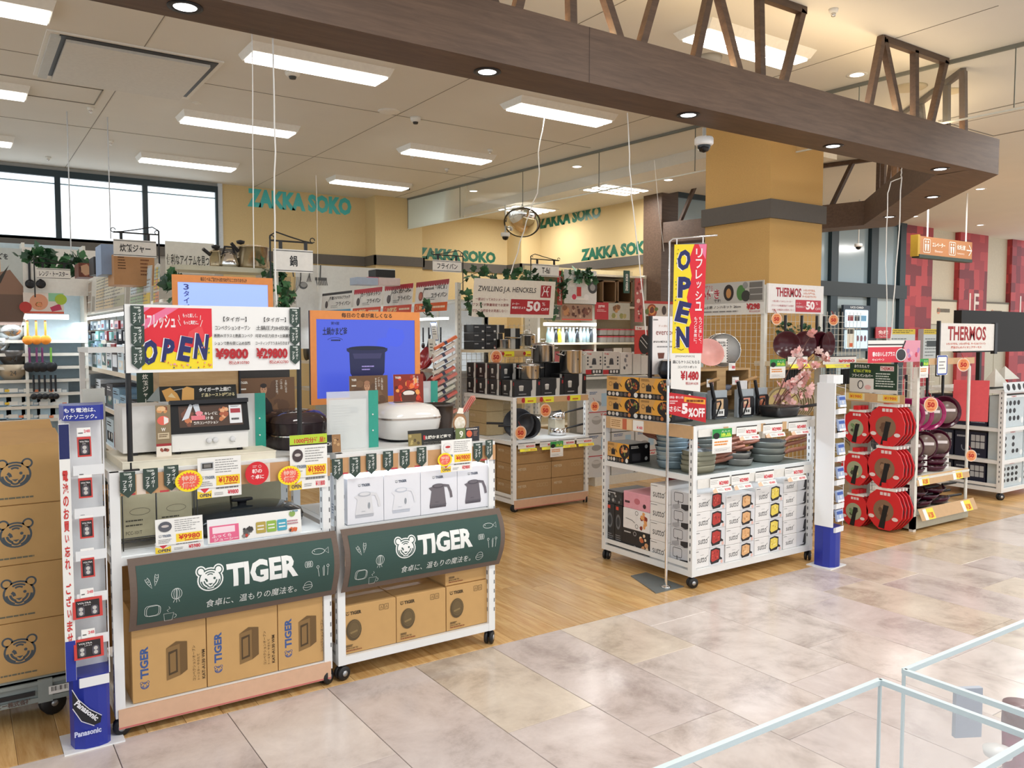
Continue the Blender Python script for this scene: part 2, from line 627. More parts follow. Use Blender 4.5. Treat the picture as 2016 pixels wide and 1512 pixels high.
fb=MB().box(-3,0,3.632,15,-0.01,0,OAK).box(0,9.455,7.9,15,-0.01,0,OAK).box(9.455,22,3.632,15,-0.01,0,OAK)
struct('plank',fb,floor_wood)['kind']='stuff'
# ceiling
def ceil_mat():
 return mat(srgb('e0ddd4'),0.8,0,0.015,2)
CEIL=ceil_mat()
JOINT=hx('8d887d',0.8)
cb=MB().box(-4,22,-4,13.1,4.0,4.15,CEIL)
ceiling=struct('ceiling',cb)
jm=MB()
for x in (1.35,3.95,6.2):
 jm.box(x-.003,x+.003,3,13,3.997,4.0005,JOINT)
for y in (5.7,8.0,10.4):
 jm.box(-3,6.6,y-.003,y+.003,3.9965,4.0005,JOINT)
jm.box(9.2,9.206,-4,9.6,3.997,4.0005,JOINT)
for x0,x1,y0,y1 in ((8.9,10.1,3.9,4.9),(2.0,2.75,4.9,5.3),(0.3,1.25,8.75,9.35)):
 for a,b,c,d in ((x0,x1,y0,y0+.01),(x0,x1,y1-.01,y1),(x0,x0+.01,y0,y1),(x1-.01,x1,y0,y1)):
  jm.box(a,b,c,d,3.993,4.0005,JOINT)
struct('panel_joint',jm,ceiling)
bk=MB().box(7.72,9.15,6.3,13.1,3.86,4.0,hx('e4e0d6',0.8))
struct('bulkhead',bk,ceiling)
# back wall with clerestory windows
WALLC=mat(srgb('d8c190'),0.85,0,0.10,160,bump=0.15)
WALLG=hx('b9b6ae',0.8)
BAND=hx('5f5a54',0.7)
DFRAME=hx('1d3038',0.4)
wb=MB()
wb.box(-4,3.47,13.05,13.25,0,2.86,WALLG)
wb.box(-4,3.47,13.05,13.25,3.92,4.0,WALLG)
wb.box(3.47,9.15,13.02,13.25,0,4.0,WALLC)
wb.box(3.40,3.47,13.0,13.25,2.86,4.0,hx('cfd6dc',0.7))
wall_back=struct('wall_back',wb)
struct('column',MB().box(5.83,6.70,12.62,13.02,0,4.0,WALLC),wall_back)
struct('corner_column',MB().box(8.72,9.15,12.55,13.02,0,4.0,WALLC),wall_back)
bb=MB().box(-4,5.83,12.99,13.06,2.86,3.02,BAND).box(5.80,6.73,12.59,12.63,2.86,3.02,BAND)
bb.box(5.80,5.83,12.59,13.02,2.86,3.02,BAND).box(6.70,6.73,12.59,13.02,2.86,3.02,BAND)
bb.box(6.73,8.69,12.99,13.03,2.86,3.02,BAND).box(8.69,9.12,12.52,12.56,2.86,3.02,BAND).box(8.69,8.72,12.52,13.02,2.86,3.02,BAND)
struct('trim_1',bb)
WGL=glassy((0.8,0.9,1.0),0.02)
FROST=bpy.data.materials.new('frosted_glass')
FROST.use_nodes=True
_n=FROST.node_tree.nodes['Principled BSDF']
_n.inputs['Base Color'].default_value=(0.85,0.93,1,1)
_n.inputs['Roughness'].default_value=0.6
_n.inputs['Emission Color'].default_value=(0.86,0.94,1,1)
_n.inputs['Emission Strength'].default_value=1.15
for i,(a,b)in enumerate(((-1.3,-0.02),(-0.02,1.25),(1.25,2.37),(2.37,3.40))):
 w=MB()
 w.box(a,b,12.99,13.1,3.86,3.95,DFRAME).box(a,b,12.99,13.1,2.99,3.03,DFRAME)
 w.box(a,a+.035,12.99,13.1,3.03,3.86,DFRAME).box(b-.035,b,12.99,13.1,3.03,3.86,DFRAME)
 o=struct('window_%d' % (i+1),w)
 struct('pane',MB().box(a+.035,b-.035,13.05,13.06,3.03,3.86,FROST),o)
 struct('transom',MB().box(a+.035,b-.035,13.02,13.05,3.765,3.78,hx('9fb6c2')),o)
for x in (-1.3,1.25,2.37,3.4):
 pass
# lettering on the walls
GRN=mat(srgb('1f6b55'),0.35,0,0)
TEAL=mat(srgb('4cc4c4'),0.3,0,0)
def wall_letters(fr,u0,v0,u1,v1,m,par):
 p=Print(fr,0.004)
 p.text('ZAKKA SOKO',u0,v0,u1,v1,m,bold=0.06)
 p.build('lettering',par)
wall_letters(front(0,13.02,0),3.85,3.69,5.58,3.98,TEAL,wall_back)
wall_letters(front(0,13.02,0),6.80,3.04,8.46,3.25,GRN,wall_back)
wr=MB().box(9.15,9.35,9.62,13.25,0,4.0,WALLC)
wall_right=struct('wall_right',wr)
struct('trim_2',MB().box(9.11,9.16,9.62,12.52,2.82,2.97,BAND))
wall_letters(left(9.15,0,0),-12.6,3.68,-10.8,3.92,mat(srgb('1d6a58'),.35,0,0),wall_right)
wall_letters(left(9.15,0,0),-11.33,2.99,-9.5,3.20,GRN,wall_right)
# the square pillar
pl=MB().box(6.58,7.40,5.25,6.08,0,4.0,mat(srgb('cda565'),0.85,0,0.10,160,bump=0.15))
pillar=struct('wall_pillar',pl)
struct('trim_3',MB().box(6.55,7.43,5.22,6.11,2.81,2.99,BAND))
# glass facade and lift lobby far right
fc=MB()
XS=[9.4,10.35,11.9,13.55,13.9,15.15,15.35,16.25]
fc.box(9.35,16.35,9.58,9.72,3.92,4.0,DFRAME)
fc.box(9.35,16.35,9.55,9.75,2.45,2.72,hx('1c2628',0.4))
fc.box(9.35,16.35,9.6,9.72,0,0.2,DFRAME)
for x,w in ((9.42,.08),(10.9,.12),(12.4,.12),(13.9,.22),(15.2,.24),(16.2,.2)):
 fc.box(x-w/2,x+w/2,9.56,9.74,0,3.95,DFRAME)
facade=struct('window_5',fc)
FG=mat(srgb('8fa4ae'),0.12,0.0,0.0,spec=0.8)
struct('upper_pane',MB().box(9.4,16.3,9.64,9.66,2.72,3.92,FG),facade)
struct('lower_pane',MB().box(9.4,16.3,9.64,9.66,0.2,2.45,mat(srgb('a4b4b8'),0.15,0,0.0)),facade)
struct('wall_facade',MB().box(9.35,16.4,9.76,9.9,0,4,hx('2b3438')))
RP=bpy.data.materials.new('red_checker_panel')
RP.use_nodes=True
nt=RP.node_tree
tcn=nt.nodes.new('ShaderNodeTexCoord');mpn=nt.nodes.new('ShaderNodeMapping');mpn.inputs['Scale'].default_value=(4.6,4.6,4.6)
vor=nt.nodes.new('ShaderNodeTexVoronoi');vor.distance='CHEBYCHEV';vor.inputs['Randomness'].default_value=0.25;vor.inputs['Scale'].default_value=1
crn=nt.nodes.new('ShaderNodeValToRGB');crn.color_ramp.interpolation='CONSTANT'
e=crn.color_ramp.elements;e[0].color=srgb('7d2730')+(1,);e[1].position=.3;e[1].color=srgb('a5343b')+(1,)
x=e.new(.6);x.color=srgb('bb4246')+(1,);x=e.new(.8);x.color=srgb('8f2d35')+(1,)
nt.links.new(tcn.outputs['Object'],mpn.inputs[0]);nt.links.new(mpn.outputs[0],vor.inputs['Vector'])
nt.links.new(vor.outputs['Color'],crn.inputs[0]);nt.links.new(crn.outputs[0],nt.nodes['Principled BSDF'].inputs['Base Color'])
nt.nodes['Principled BSDF'].inputs['Roughness'].default_value=.5
CREAM=hx('cfc7b2',0.6)
lob=MB().box(16.4,22.5,9.78,9.95,0,4.0,CREAM)
wall_lobby=struct('wall_lobby',lob)
for x0,x1 in ((16.42,17.5),(18.62,19.85),(21.0,22.3)):
 o=struct('red_panel',MB().box(x0,x1,9.66,9.78,0,4.0,RP),wall_lobby)
 if x0>17:
  p=Print(front(x0,9.66,0),0.004)
  p.text('1F',.45,2.2,.88,2.66,'e9dcd4',bold=.01)
  p.build('floor_number',o)
for i,(x0,x1)in enumerate(((17.5,18.62),(19.85,21.0))):
 d=MB().box(x0,x1,9.70,9.76,1.95,2.45,hx('d9d2bd')).box(x0,x1,9.69,9.77,2.45,2.49,hx('6b6454'))
 o=struct('door_%d' % (i+1),d)
 for a,b in ((x0,(x0+x1)/2-.01),((x0+x1)/2+.01,x1)):
  struct('leaf',MB().box(a,b,9.74,9.77,0,1.95,hx('b9b39e',.4,metal=.3)),o)
 p=Print(front(x0,9.70,0),.004)
 p.disc(.36,2.24,.07,'e0a080').lines(.3,2.2,.85,2.3,1,'6e675a',.8,.1)
 p.build('notice',o)
# glass smoke barrier under the ceiling
BAR=glassy((0.75,0.8,0.74),0.05,.03,1.2)
pts=[(6.42,12.6),(6.66,9.55),(6.88,6.52),(7.0,4.6),(7.12,3.3),(7.3,0.4)]
sb=MB();fr_=MB()
allp=[]
for (xa,ya),(xb,yb)in zip(pts[:-1],pts[1:]):
 n=max(1,round((ya-yb)/1.5))
 for i in range(n):
  a=(xa+(xb-xa)*i/n,ya+(yb-ya)*i/n)
  b=(xa+(xb-xa)*(i+1)/n,ya+(yb-ya)*(i+1)/n)
  allp.append((a,b))
barrier=thing('smoke_barrier','clear glass smoke barrier hanging from ceiling behind the brown beam','barrier',(6.88,6.5,3.5))
for a,b in allp:
 g=.004
 mb=MB().bar((a[0],a[1]-g,3.74),(b[0],b[1]+g,3.74),.006,.50,BAR)
 mb.build('glass_panel',barrier)
 fr_.bar((a[0],a[1],3.985),(b[0],b[1],3.985),.03,.03,hx('77786f'))
 fr_.bar((a[0],a[1],3.485),(b[0],b[1],3.485),.014,.014,hx('d9dbd0'))
 fr_.bar((a[0],a[1],3.5),(a[0],a[1],4.0),.007,.007,hx('5f625a'))
fr_.build('edge_rail',barrier)
# timber canopy: box beam with slanted struts on top
BZ0,BZ1=3.10,3.41
bm_=MB()
bm_.box(-2.5,7.32,3.70,4.02,BZ0,BZ1,BEAMW)
P0,P1,P2=[(7.74,3.70),(10.05,6.1),(10.0,7.1)],[(7.29,4.02),(9.6,6.2),(9.6,7.1)],None
def quadbox(mb,a,b,c,d,z0,z1,m):
 mb.hexa([(a[0],a[1],z0),(b[0],b[1],z0),(c[0],c[1],z0),(d[0],d[1],z0),(a[0],a[1],z1),(b[0],b[1],z1),(c[0],c[1],z1),(d[0],d[1],z1)],m)
quadbox(bm_,(7.32,3.70),(7.74,3.70),(7.29,4.02),(7.29,4.02),BZ0,BZ1,BEAMW)
trim_beam=struct('trim_4',bm_)
b2=MB()
quadbox(b2,(7.74,3.70),(10.2,6.15),(9.75,6.3),(7.29,4.02),BZ0,BZ1,BEAMW)
quadbox(b2,(10.2,6.15),(9.35,9.3),(9.0,9.3),(9.75,6.3),BZ0,BZ1,BEAMW)
struct('return_beam',b2,trim_beam)
struct('seam',MB().box(3.04,3.044,3.6985,3.7,BZ0,BZ1,hx('4a3930')),trim_beam)
struct('post',MB().box(9.0,9.35,9.2,9.6,0,3.95,BEAMW),trim_beam)
def strut(a,b,w=.05,par=trim_beam):
 struct('strut',MB().bar(a,b,w,w,BEAMW,up=(0,1,0)),par)
# trusses on the front beam: N-shaped frames
yb=3.80
for x0 in (6.06,4.15):
 strut((x0-.16,yb,BZ1),(x0,yb,3.99))
 strut((x0+.02,yb,3.97),(x0+.27,yb,BZ1))
 strut((x0+.46,yb,3.97),(x0+.49,yb,BZ1))
 strut((x0+.92,yb,3.97),(x0+.72,yb,BZ1))
 strut((x0,yb,3.975),(x0+.95,yb,3.975))
for a,b in ((2.47,2.2),(2.60,2.76),(2.99,2.97),(3.36,3.08),(3.52,3.72),(1.6,1.75),(1.9,1.88),(.6,.4),(.75,.9)):
 strut((a,yb,BZ1),(b,yb,3.98))
for a,b in ((2.76,3.72),(.9,1.88)):
 strut((a,yb,3.975),(b,yb,3.975))
def along(a,b,t):return (a[0]+(b[0]-a[0])*t,a[1]+(b[1]-a[1])*t)
A,B=(7.36,3.84),(8.36,5.02)
for a,b in ((0,-.03),(.22,.2),(.62,.5),(.66,.9)):
 strut((*along(A,B,a),3.97),(*along(A,B,b),BZ1))
strut((*A,3.975),(*B,3.975))
A,B=(7.7,4.0),(9.95,6.2)
for t0 in (.48,.76):
 p=[along(A,B,t0+d)for d in (0,.06,.13,.2,.28)]
 strut((*p[0],BZ1),(*p[1],3.98));strut((*p[1],3.95),(*p[2],BZ1));strut((*p[3],3.95),(*p[3],BZ1));strut((*p[4],3.98),(*p[4],BZ1))
 strut((*p[1],3.975),(*p[4],3.975))
A,B=(10.0,6.3),(9.2,9.2)
for t0 in (.1,.36,.62,.86):
 p0,p1=along(A,B,t0),along(A,B,t0+.09)
 strut((*p0,3.97),(*p1,BZ1))
strut((*along(A,B,.02),3.97),(*B,3.97))
# ================================================================== CARTS WITH THE TIGER GOODS
CARTW=hx('eceeee',0.35,noise=0.01)
WHEEL=hx('1a1a1c',0.5)
PEACH=hx('d9b193',0.5)
WOODSTRIP=hx('c89a6c',0.5)
def caster(parent,x,y,r=.035,ang=0.0):
 c,q=math.cos(ang),math.sin(ang)
 mb=MB()
 for s in (-1,1):
  o=(x+q*.014*s,y-c*.014*s,r)
  M=Matrix.Rotation(ang,3,'Z')
  mb.lathe([(0,-.009),(r*.9,-.009),(r,-.005),(r,.005),(r*.9,.009),(0,.009)],o,WHEEL,14,'y',M=M)
 w=mb.build('caster',parent)
 M=Matrix.Rotation(ang,3,'Z')
 h=MB()
 for s in (-1,1):
  h.lathe([(0,-.0015),(.014,-.0015),(.014,.0015),(0,.0015)],(x+q*.0245*s,y-c*.0245*s,r),hx('b9bcc0',.3,metal=.6),12,'y',M=M)
 h.build('hub',w)
 MB().bar((x,y,r),(x,y,r*2.05),.012,.03,hx('2a2a2c')).build('fork',w)
 return w
def slots(mb,x,y,z0,z1,nrm='y',step=.05):
 z=z0+.03
 while z<z1-.03:
  if nrm=='y':mb.box(x-.003,x+.002,y-.0012,y,z,z+.02,hx('6a6d70'))
  else:mb.box(x-.0012,x,y-.004,y+.004,z,z+.022,hx('55585c'))
  z+=step
def cart(label,x0,x1,y0,y1,shelves,htop,base='white',post=.038,group=None,deck=None,name='display_cart',wheels=True):
 t=thing(name,label,'display cart',((x0+x1)/2,(y0+y1)/2,0),group)
 for x in (x0,x1-post):
  for y in (y0,y1-post):
   mb=MB().box(x,x+post,y,y+post,.075,htop,CARTW)
   slots(mb,x+post-.005,y,.15,htop,'y')if x>x0 else None
   slots(mb,x,y+post/2,.15,htop,'x')
   mb.build('post',t)
 for z in shelves:
  mb=MB().box(x0+.003,x1-.003,y0+.004,y1-.004,z-.035,z,CARTW)
  mb.box(x0+post,x1-post,y0+.02,y1-.02,z,z+.002,deck or CARTW)
  mb.build('shelf',t)
 zb=.115
 mb=MB().box(x0+.003,x1-.003,y0+.002,y1-.002,.075,zb,CARTW)
 mb.build('base_shelf',t)
 mb=MB()
 for x in (x0+.006,x1-.016):
  mb.box(x,x+.01,y0+.03,y1-.03,.13,.16,CARTW)
 mb.build('side_rail',t)
 if base=='peach':
  mb=MB().box(x0+.01,x1-.01,y0-.008,y0,.03,.112,PEACH).box(x0+.01,x1-.01,y0-.009,y0-.0079,.032,.038,hx('c96a6a'))
  mb.build('base_panel',t)
 if wheels:
  for x in (x0+.025,x1-.025):
   for y in (y0+.02,y1-.03):
    caster(t,x,y,.035,R.uniform(-.5,.9))
 return t
c1=cart('white cart with appliance display, green slogan banner and peach base panel',.505,1.447,3.66,4.30,(.745,1.10),1.10,'peach')
c2=cart('white cart carrying four kettle cartons behind the walkway, open base without panel',1.478,2.372,3.66,4.30,(.745,1.10),1.10)
def tiger(p,cx,cy,r,line,fill,thin=.09,full=True):
 """round animal-head emblem of the appliance maker"""
 for k,m in (((1.12,fill),(1.0,line),(1.0-thin*1.3,fill))if full else ((1.0,line),(1.0-thin*1.1,fill))):
  for s in (-1,1):
   p.disc(cx+s*.70*r,cy+.66*r,.33*r*k+(k-1)*r*.5,m);p.n-=p.step
  p.disc(cx,cy-.05*r,.93*r*k,m,ry=.85*r*k,n=26)
 w=thin*r
 p.ring(cx,cy-.02*r,.62*r,w,line,ry=.58*r,a0=PI*.30,a1=PI*.70,n=8);p.n-=p.step
 p.ring(cx,cy-.1*r,.40*r,w,line,ry=.5*r,a0=PI*.32,a1=PI*.68,n=6);p.n-=p.step
 for s in (-1,1):
  for k in (.72,.50):
   a=(PI*1.02,PI*1.38)if s<0 else (PI*1.62,PI*1.98)
   p.ring(cx,cy-.08*r,k*r,w*1.2,line,ry=k*.95*r,a0=a[0],a1=a[1],n=6);p.n-=p.step
 p.disc(cx+.33*r,cy+.02*r,.10*r,line,n=10);p.n-=p.step
 p.stroke([(cx-.42*r,cy+.06*r),(cx-.3*r,cy-.04*r),(cx-.26*r,cy-.2*r)],w*1.6,line);p.n-=p.step
 p.poly([(cx-.2*r,cy-.36*r),(cx+.2*r,cy-.36*r),(cx,cy-.52*r)],line);p.n-=p.step
 p.ring(cx,cy-.42*r,.26*r,w,line,a0=PI*1.15,a1=PI*1.85,n=6)
def tigerword(p,u0,v0,h,line,fill=None,full=False):
 """head emblem then the word, height h; returns right end"""
 tiger(p,u0+h*.58,v0+h*.5,h*.55,line,fill or line,.12,full)
 p.text('TIGER',u0+h*1.3,v0+h*.02,u0+h*4.6,v0+h*.98,line if not full else fill,bold=.05)
def carrot(p,cx,cy,s,a,m):
 c,q=math.cos(a),math.sin(a)
 T=lambda x,y:(cx+(x*c-y*q)*s,cy+(x*q+y*c)*s)
 w=.07*s
 p.stroke([T(-.3,.4),T(-.25,0),T(0,-1),T(.25,0),T(.3,.4),T(-.3,.4)],w,m);p.n-=p.step
 p.stroke([T(-.3,.45),T(-.25,.9),T(0,.7),T(.2,.95),T(.3,.45)],w,m);p.n-=p.step
 for y in (.2,-.2):p.stroke([T(-.1,y),T(.12,y-.05)],w,m);p.n-=p.step
def doodles(p,W,H):
 m=ink('e9efec');w=.0016
 carrot(p,.072,.205,.024,.45,m);carrot(p,.10,.215,.024,-.25,m)
 for k in (1,.55,.1):
  p.ring(.178,.145,.021*k,w,m,ry=.024,n=14);p.n-=p.step
 p.stroke([(.17,.12),(.165,.108)],w,m);p.stroke([(.178,.12),(.178,.106)],w,m);p.stroke([(.186,.12),(.19,.108)],w,m)
 p.rrect(.055,.062,.11,.11,.014,w,m);p.rrect(.062,.06,.116,.107,.014,w,m)
 p.stroke([(.13,.06),(.136,.025),(.165,.025),(.17,.06),(.13,.06)],w,m);p.ring(.172,.043,.009,w,m,n=8,a0=-PI/2,a1=PI/2)
 p.stroke([(.148,.068),(.142,.076),(.154,.084),(.148,.092)],w,m)
 p.ring(W-.1,H-.075,.03,w,m,ry=.012,n=16);p.stroke([(W-.07,H-.075),(W-.05,H-.062),(W-.053,H-.088),(W-.07,H-.075)],w,m)
 p.disc(W-.118,H-.072,.002,m,n=6)
 for dx in (-.012,-.004,.004,.012):
  p.ring(W-.15+dx,H-.125,.006,w,m,ry=.014,n=8)
 for i,dx in enumerate((-.02,0,.02)):
  p.stroke([(W-.08+dx,H-.19),(W-.084+dx*1.2,H-.15)],w,m)
  if i !=1:p.ring(W-.084+dx*1.2,H-.143,.006,w,m,n=8)
  else:p.stroke([(W-.084,H-.15),(W-.078,H-.14),(W-.076,H-.19)],w,m)
 p.ring(W-.15,.075,.022,w,m,ry=.022,a0=PI,a1=2*PI,n=10);p.ring(W-.15,.075,.022,w,m,ry=.007,n=12);p.ring(W-.15,.08,.018,w,m,a0=0,a1=PI,n=10)
def slogan_banner(x0,x1,label,ztop=.742,y=3.655):
 W,H=x1-x0,.305
 def fn(u,v,n):
  t=v/H
  b=.012+.058*math.sin(PI*min(1,max(0,1-t))**.9)
  return Vector((x0+u,y-b-n,ztop-H+v))
 base=Print(front(0,0,0),0)
 base.rect(0,0,W,H,hx('6a5a50',.7))
 b=base.build('slogan_banner',None,fn,.02)
 ORG[b]=Vector((0,0,0))
 me=b.data;loc=Vector((x0,y,ztop-H))
 for v in me.vertices:v.co-=loc
 b.location=loc;ORG[b]=loc
 md=b.modifiers.new('thick','SOLIDIFY');md.thickness=.0015;md.offset=1 if False else-1
 tagp(b,label,'banner','slogan banners on the carts')
 p=Print(front(0,0,0),.0016,.0001)
 p.rect(.028,.028,W-.028,H-.028,hx('33504a',.7,noise=.05,scale=6))
 tiger(p,.315,.185,.052,ink('33504a'),ink('eef0ee'),.085)
 p.text('TIGER',.385,.135,.70,.235,'eef0ee',bold=.045)
 p.text('食卓に、温もりの魔法を。',.30,.055,.70,.092,'e6ebe8',bold=0)
 doodles(p,W,H)
 p.build('lettering',b,fn,.012)
 return b
slogan_banner(.56,1.46,'green chalkboard slogan banner above the three tall oven cartons')
slogan_banner(1.487,2.387,'green chalkboard slogan banner below the white and grey kettle cartons')
def carton(x0,x1,y0,y1,z0,z1,m,label,group=None,name='carton',cat='box',tape=True,rotz=0,draw=None,drawl=None,flap=None,loc=None):
 """carton: chamfered body, tape part, prints on the front (draw) and left (drawl) faces"""
 b=.003
 cx,cy=(x0+x1)/2,(y0+y1)/2
 X,Y,Z=x1-x0,y1-y0,z1-z0
 mb=MB()
 hx_,hy_=X/2,Y/2
 P=[]
 for z,k in ((0,b),(b,0),(Z-b,0),(Z,b)):
  a,c=hx_-k,hy_-k
  P+=[(-a,-c,z),(a,-c,z),(a,c,z),(-a,c,z)]
 Fc=[(3,2,1,0),(12,13,14,15)]
 for i in range(3):
  for k in range(4):
   Fc.append((i*4+k,i*4+(k+1)% 4,i*4+4+(k+1)% 4,i*4+4+k))
 mb.add(P,Fc,m)
 o=mb.build(name,None)
 ORG[o]=Vector((0,0,0))
 if tape:
  t=MB().box(-hx_*.98,hx_*.98,-.022,.022,Z,Z+.0006,hx('b98f5a',.35)if m is KRAFT else m)
  t.build('tape',o)
 if draw:
  p=Print(Frame((-hx_,-hy_,0),(1,0,0),(0,0,1)),.0005)
  draw(p,X,Z);p.build('print',o)
 if drawl:
  p=Print(Frame((-hx_,hy_,0),(0,-1,0),(0,0,1)),.0005)
  drawl(p,Y,Z);p.build('side_print',o)
 o.location=(cx,cy,z0)
 o.rotation_euler=(0,0,rotz)
 return tagp(o,label,cat,group)
def carton_at(o,x,y,z,label,rotz=0,group=None):
 return dup(o,(x,y,z),rotz,label,group)
# three tall oven cartons on the base shelf
NAVY=ink('3d5a94')
def oven_box(p,W,H):
 p.text('TIGER',.012+.018,.10,.018+.045,.235,NAVY,bold=.04,rot=1)
 tiger(p,.047,.07,.018,NAVY,KRAFT,.14,False)
 x,y=W*.45,.07
 d=ink('6f5430');e=ink('8a6b40');f=ink('4c3a22')
 p.poly([(x,y),(x+.055,y+.012),(x+.055,y+.15),(x,y+.14)],e)
 p.poly([(x,y+.14),(x+.055,y+.15),(x+.085,y+.155),(x+.04,y+.163)],d)
 p.poly([(x+.055,y+.012),(x+.085,y+.03),(x+.085,y+.155),(x+.055,y+.15)],d)
 p.poly([(x+.008,y+.02),(x+.045,y+.028),(x+.045,y+.13),(x+.008,y+.122)],f)
 p.poly([(x+.014,y+.03),(x+.038,y+.036),(x+.038,y+.12),(x+.014,y+.112)],e)
 q=ink('4c3a22')
 p.text('コンベクションオーブン',W*.45+.105,.045,W*.45+.118,.20,q,rot=1)
 p.text('トースター やきたて',W*.45+.125,.045,W*.45+.136,.16,q,rot=1)
 p.text('KAT-A130 WM',W*.45+.145,.045,W*.45+.158,.175,q,rot=1,bold=.02)
xs=(.572,.874,1.190,1.408)
for i in range(3):
 nm=('leftmost','middle','rightmost')[i]
 carton(xs[i]+.002,xs[i+1]-.002,3.672,4.05,.117,.50,KRAFT,'tall brown oven carton, %s of three on the base shelf' % nm,
  'oven cartons on the base shelf',draw=oven_box)
# rice cooker cartons of the right cart
def cooker_box(p,W,H):
 b=ink('4a3a22')
 tigerword(p,.02,H-.045,.018,b,KRAFT)
 tiger(p,.03,H-.036,.010,b,KRAFT,.14,False)
 x=W-.06
 for k in (0,1):
  p.rrect(x-.03+k*.027,H-.048,x-.008+k*.027,H-.022,.002,.0016,b)
  p.stroke([(x-.024+k*.027,H-.042),(x-.019+k*.027,H-.028),(x-.014+k*.027,H-.042)],.002,b)
 cx,cy=.062,.115
 p.disc(cx,cy,.040,ink('5a4a30'),ry=.052,n=22)
 p.disc(cx+.004,cy+.004,.033,ink('6d5a3a'),ry=.044,n=22)
 p.stroke([(cx-.02,cy-.014),(cx+.018,cy-.005)],.009,ink('8d774e'))
 p.ring(cx+.002,cy+.004,.026,.0015,ink('54452c'),ry=.036,n=16)
 p.lines(.02,.035,.06,.047,2,b,.6,.2)
 p.text('JPW-C100 TD',.02,.022,.082,.032,b,bold=.02)
 p.lines(.02,.014,.11,.020,1,ink('8a4a2a'),.8,.1)
for i,(a,b,nm)in enumerate(((1.504,1.792,'leftmost'),(1.796,2.078,'middle'),(2.083,2.34,'rightmost'))):
 carton(a,b,3.68,3.98,.117,.352,KRAFT,'brown rice cooker carton with oval cooker print, %s on the base shelf' % nm,
  'rice cooker cartons on the base shelf',draw=cooker_box)
def cooker_box_top(p,W,H):
 b=ink('4a3a22')
 p.disc(.055,H-.05,.034,ink('5a4a30'),n=16)
 p.lines(.02,.035,.06,.047,2,b,.6,.2);p.text('JPW-C100 TD',.02,.022,.082,.032,b,bold=.02);p.lines(.02,.014,.11,.020,1,ink('8a4a2a'),.8,.1)
carton(2.083,2.345,3.69,3.98,.354,.56,KRAFT,'brown rice cooker carton stacked on the rightmost one, top hidden by banner',None,draw=cooker_box_top)
# kettle cartons
def kettle_box(col,dark):
 def f(p,W,H):
  tigerword(p,W*.5-.04,H-.045,.014,ink('5b6474'),ink('f0f1f4'))
  cx,y0=W*.47,.03
  c=ink(col);d=ink(dark)
  p.poly([(cx-.048,y0),(cx+.045,y0),(cx+.047,y0+.012),(cx-.05,y0+.012)],d)
  p.poly([(cx-.05,y0+.013),(cx+.047,y0+.013),(cx+.034,y0+.11),(cx-.035,y0+.11)],c)
  p.poly([(cx-.036,y0+.11),(cx-.055,y0+.105),(cx-.035,y0+.085)],c)
  p.disc(cx,y0+.112,.035,d,ry=.012)
  p.disc(cx,y0+.114,.027,c,ry=.008)
  p.stroke([(cx+.03,y0+.112),(cx+.058,y0+.108),(cx+.073,y0+.075),(cx+.078,y0+.045)],.014,c)
  p.stroke([(cx+.048,y0+.015),(cx-.05,y0+.015)],.0015,d)
  if col>'c':p.disc(cx+.022,y0+.055,.006,ink('9aa0a8'),ry=.016)
  p.lines(cx-.018,y0+.028,cx+.002,y0+.031,1,d,.8,0)
 return f
KB=hx('e9ebf2',0.45,noise=.01)
def kside(p,W,H):
 p.lines(.02,H*.1,W-.02,H*.35,4,ink('8b98ad'),.4);p.blobs(W*.4,H*.45,W-.02,H*.7,6,[ink('5a6a80'),ink('2f3640'),ink('a9b4c4')],.01,.02)
ks=(1.536,1.728,1.931,2.146,2.352)
kc=(('dfe0e4','b9bcc4','first white'),('e6e8ee','c2c8d4','second white'),('6f6a70','565158','first grey'),('6f6a72','55515a','rightmost grey'))
for i in range(4):
 carton(ks[i]+.0015,ks[i+1]-.0015,3.672,3.89,.750,.975,KB,'white carton printed with %s kettle, behind the price cards' % (('a white','a second white','a dark grey','a dark grey')[i]if i<3 else 'a dark grey')if False else
  ('kettle carton with pale kettle print, far left of the four','kettle carton with pale kettle print, second from the left','kettle carton with dark grey kettle print, left of the last one','kettle carton with dark grey kettle print, at the right cart post')[i],
  'kettle cartons on the middle shelf',draw=kettle_box(kc[i][0],kc[i][1]),drawl=kside,tape=False)
# shelf price rails along the top decks
def price_rail(x0,x1,y,z0,z1,label,m=WOODSTRIP,red=True):
 mb=MB().box(x0,x1,y-.004,y,z0,z1,m)
 o=one('price_rail',mb,label,'price rail')
 p=Print(front(0,y-.004,0),.0006)
 if red:
  x=x0+.02
  while x<x1-.05:
   p.rect(x,z0,x+.035,z0+.008,'c9414a');p.n-=p.step
   p.rect(x+.04,z0,x+.075,z1,'e6d6c6');p.n-=p.step
   x+=.13
 p.build('print',o)
 return o
price_rail(.545,1.445,3.656,1.003,1.088,'wood-look price rail on the top shelf edge under the toaster oven')
price_rail(1.478,2.37,3.656,1.003,1.082,'wood-look price rail above the four kettle cartons')
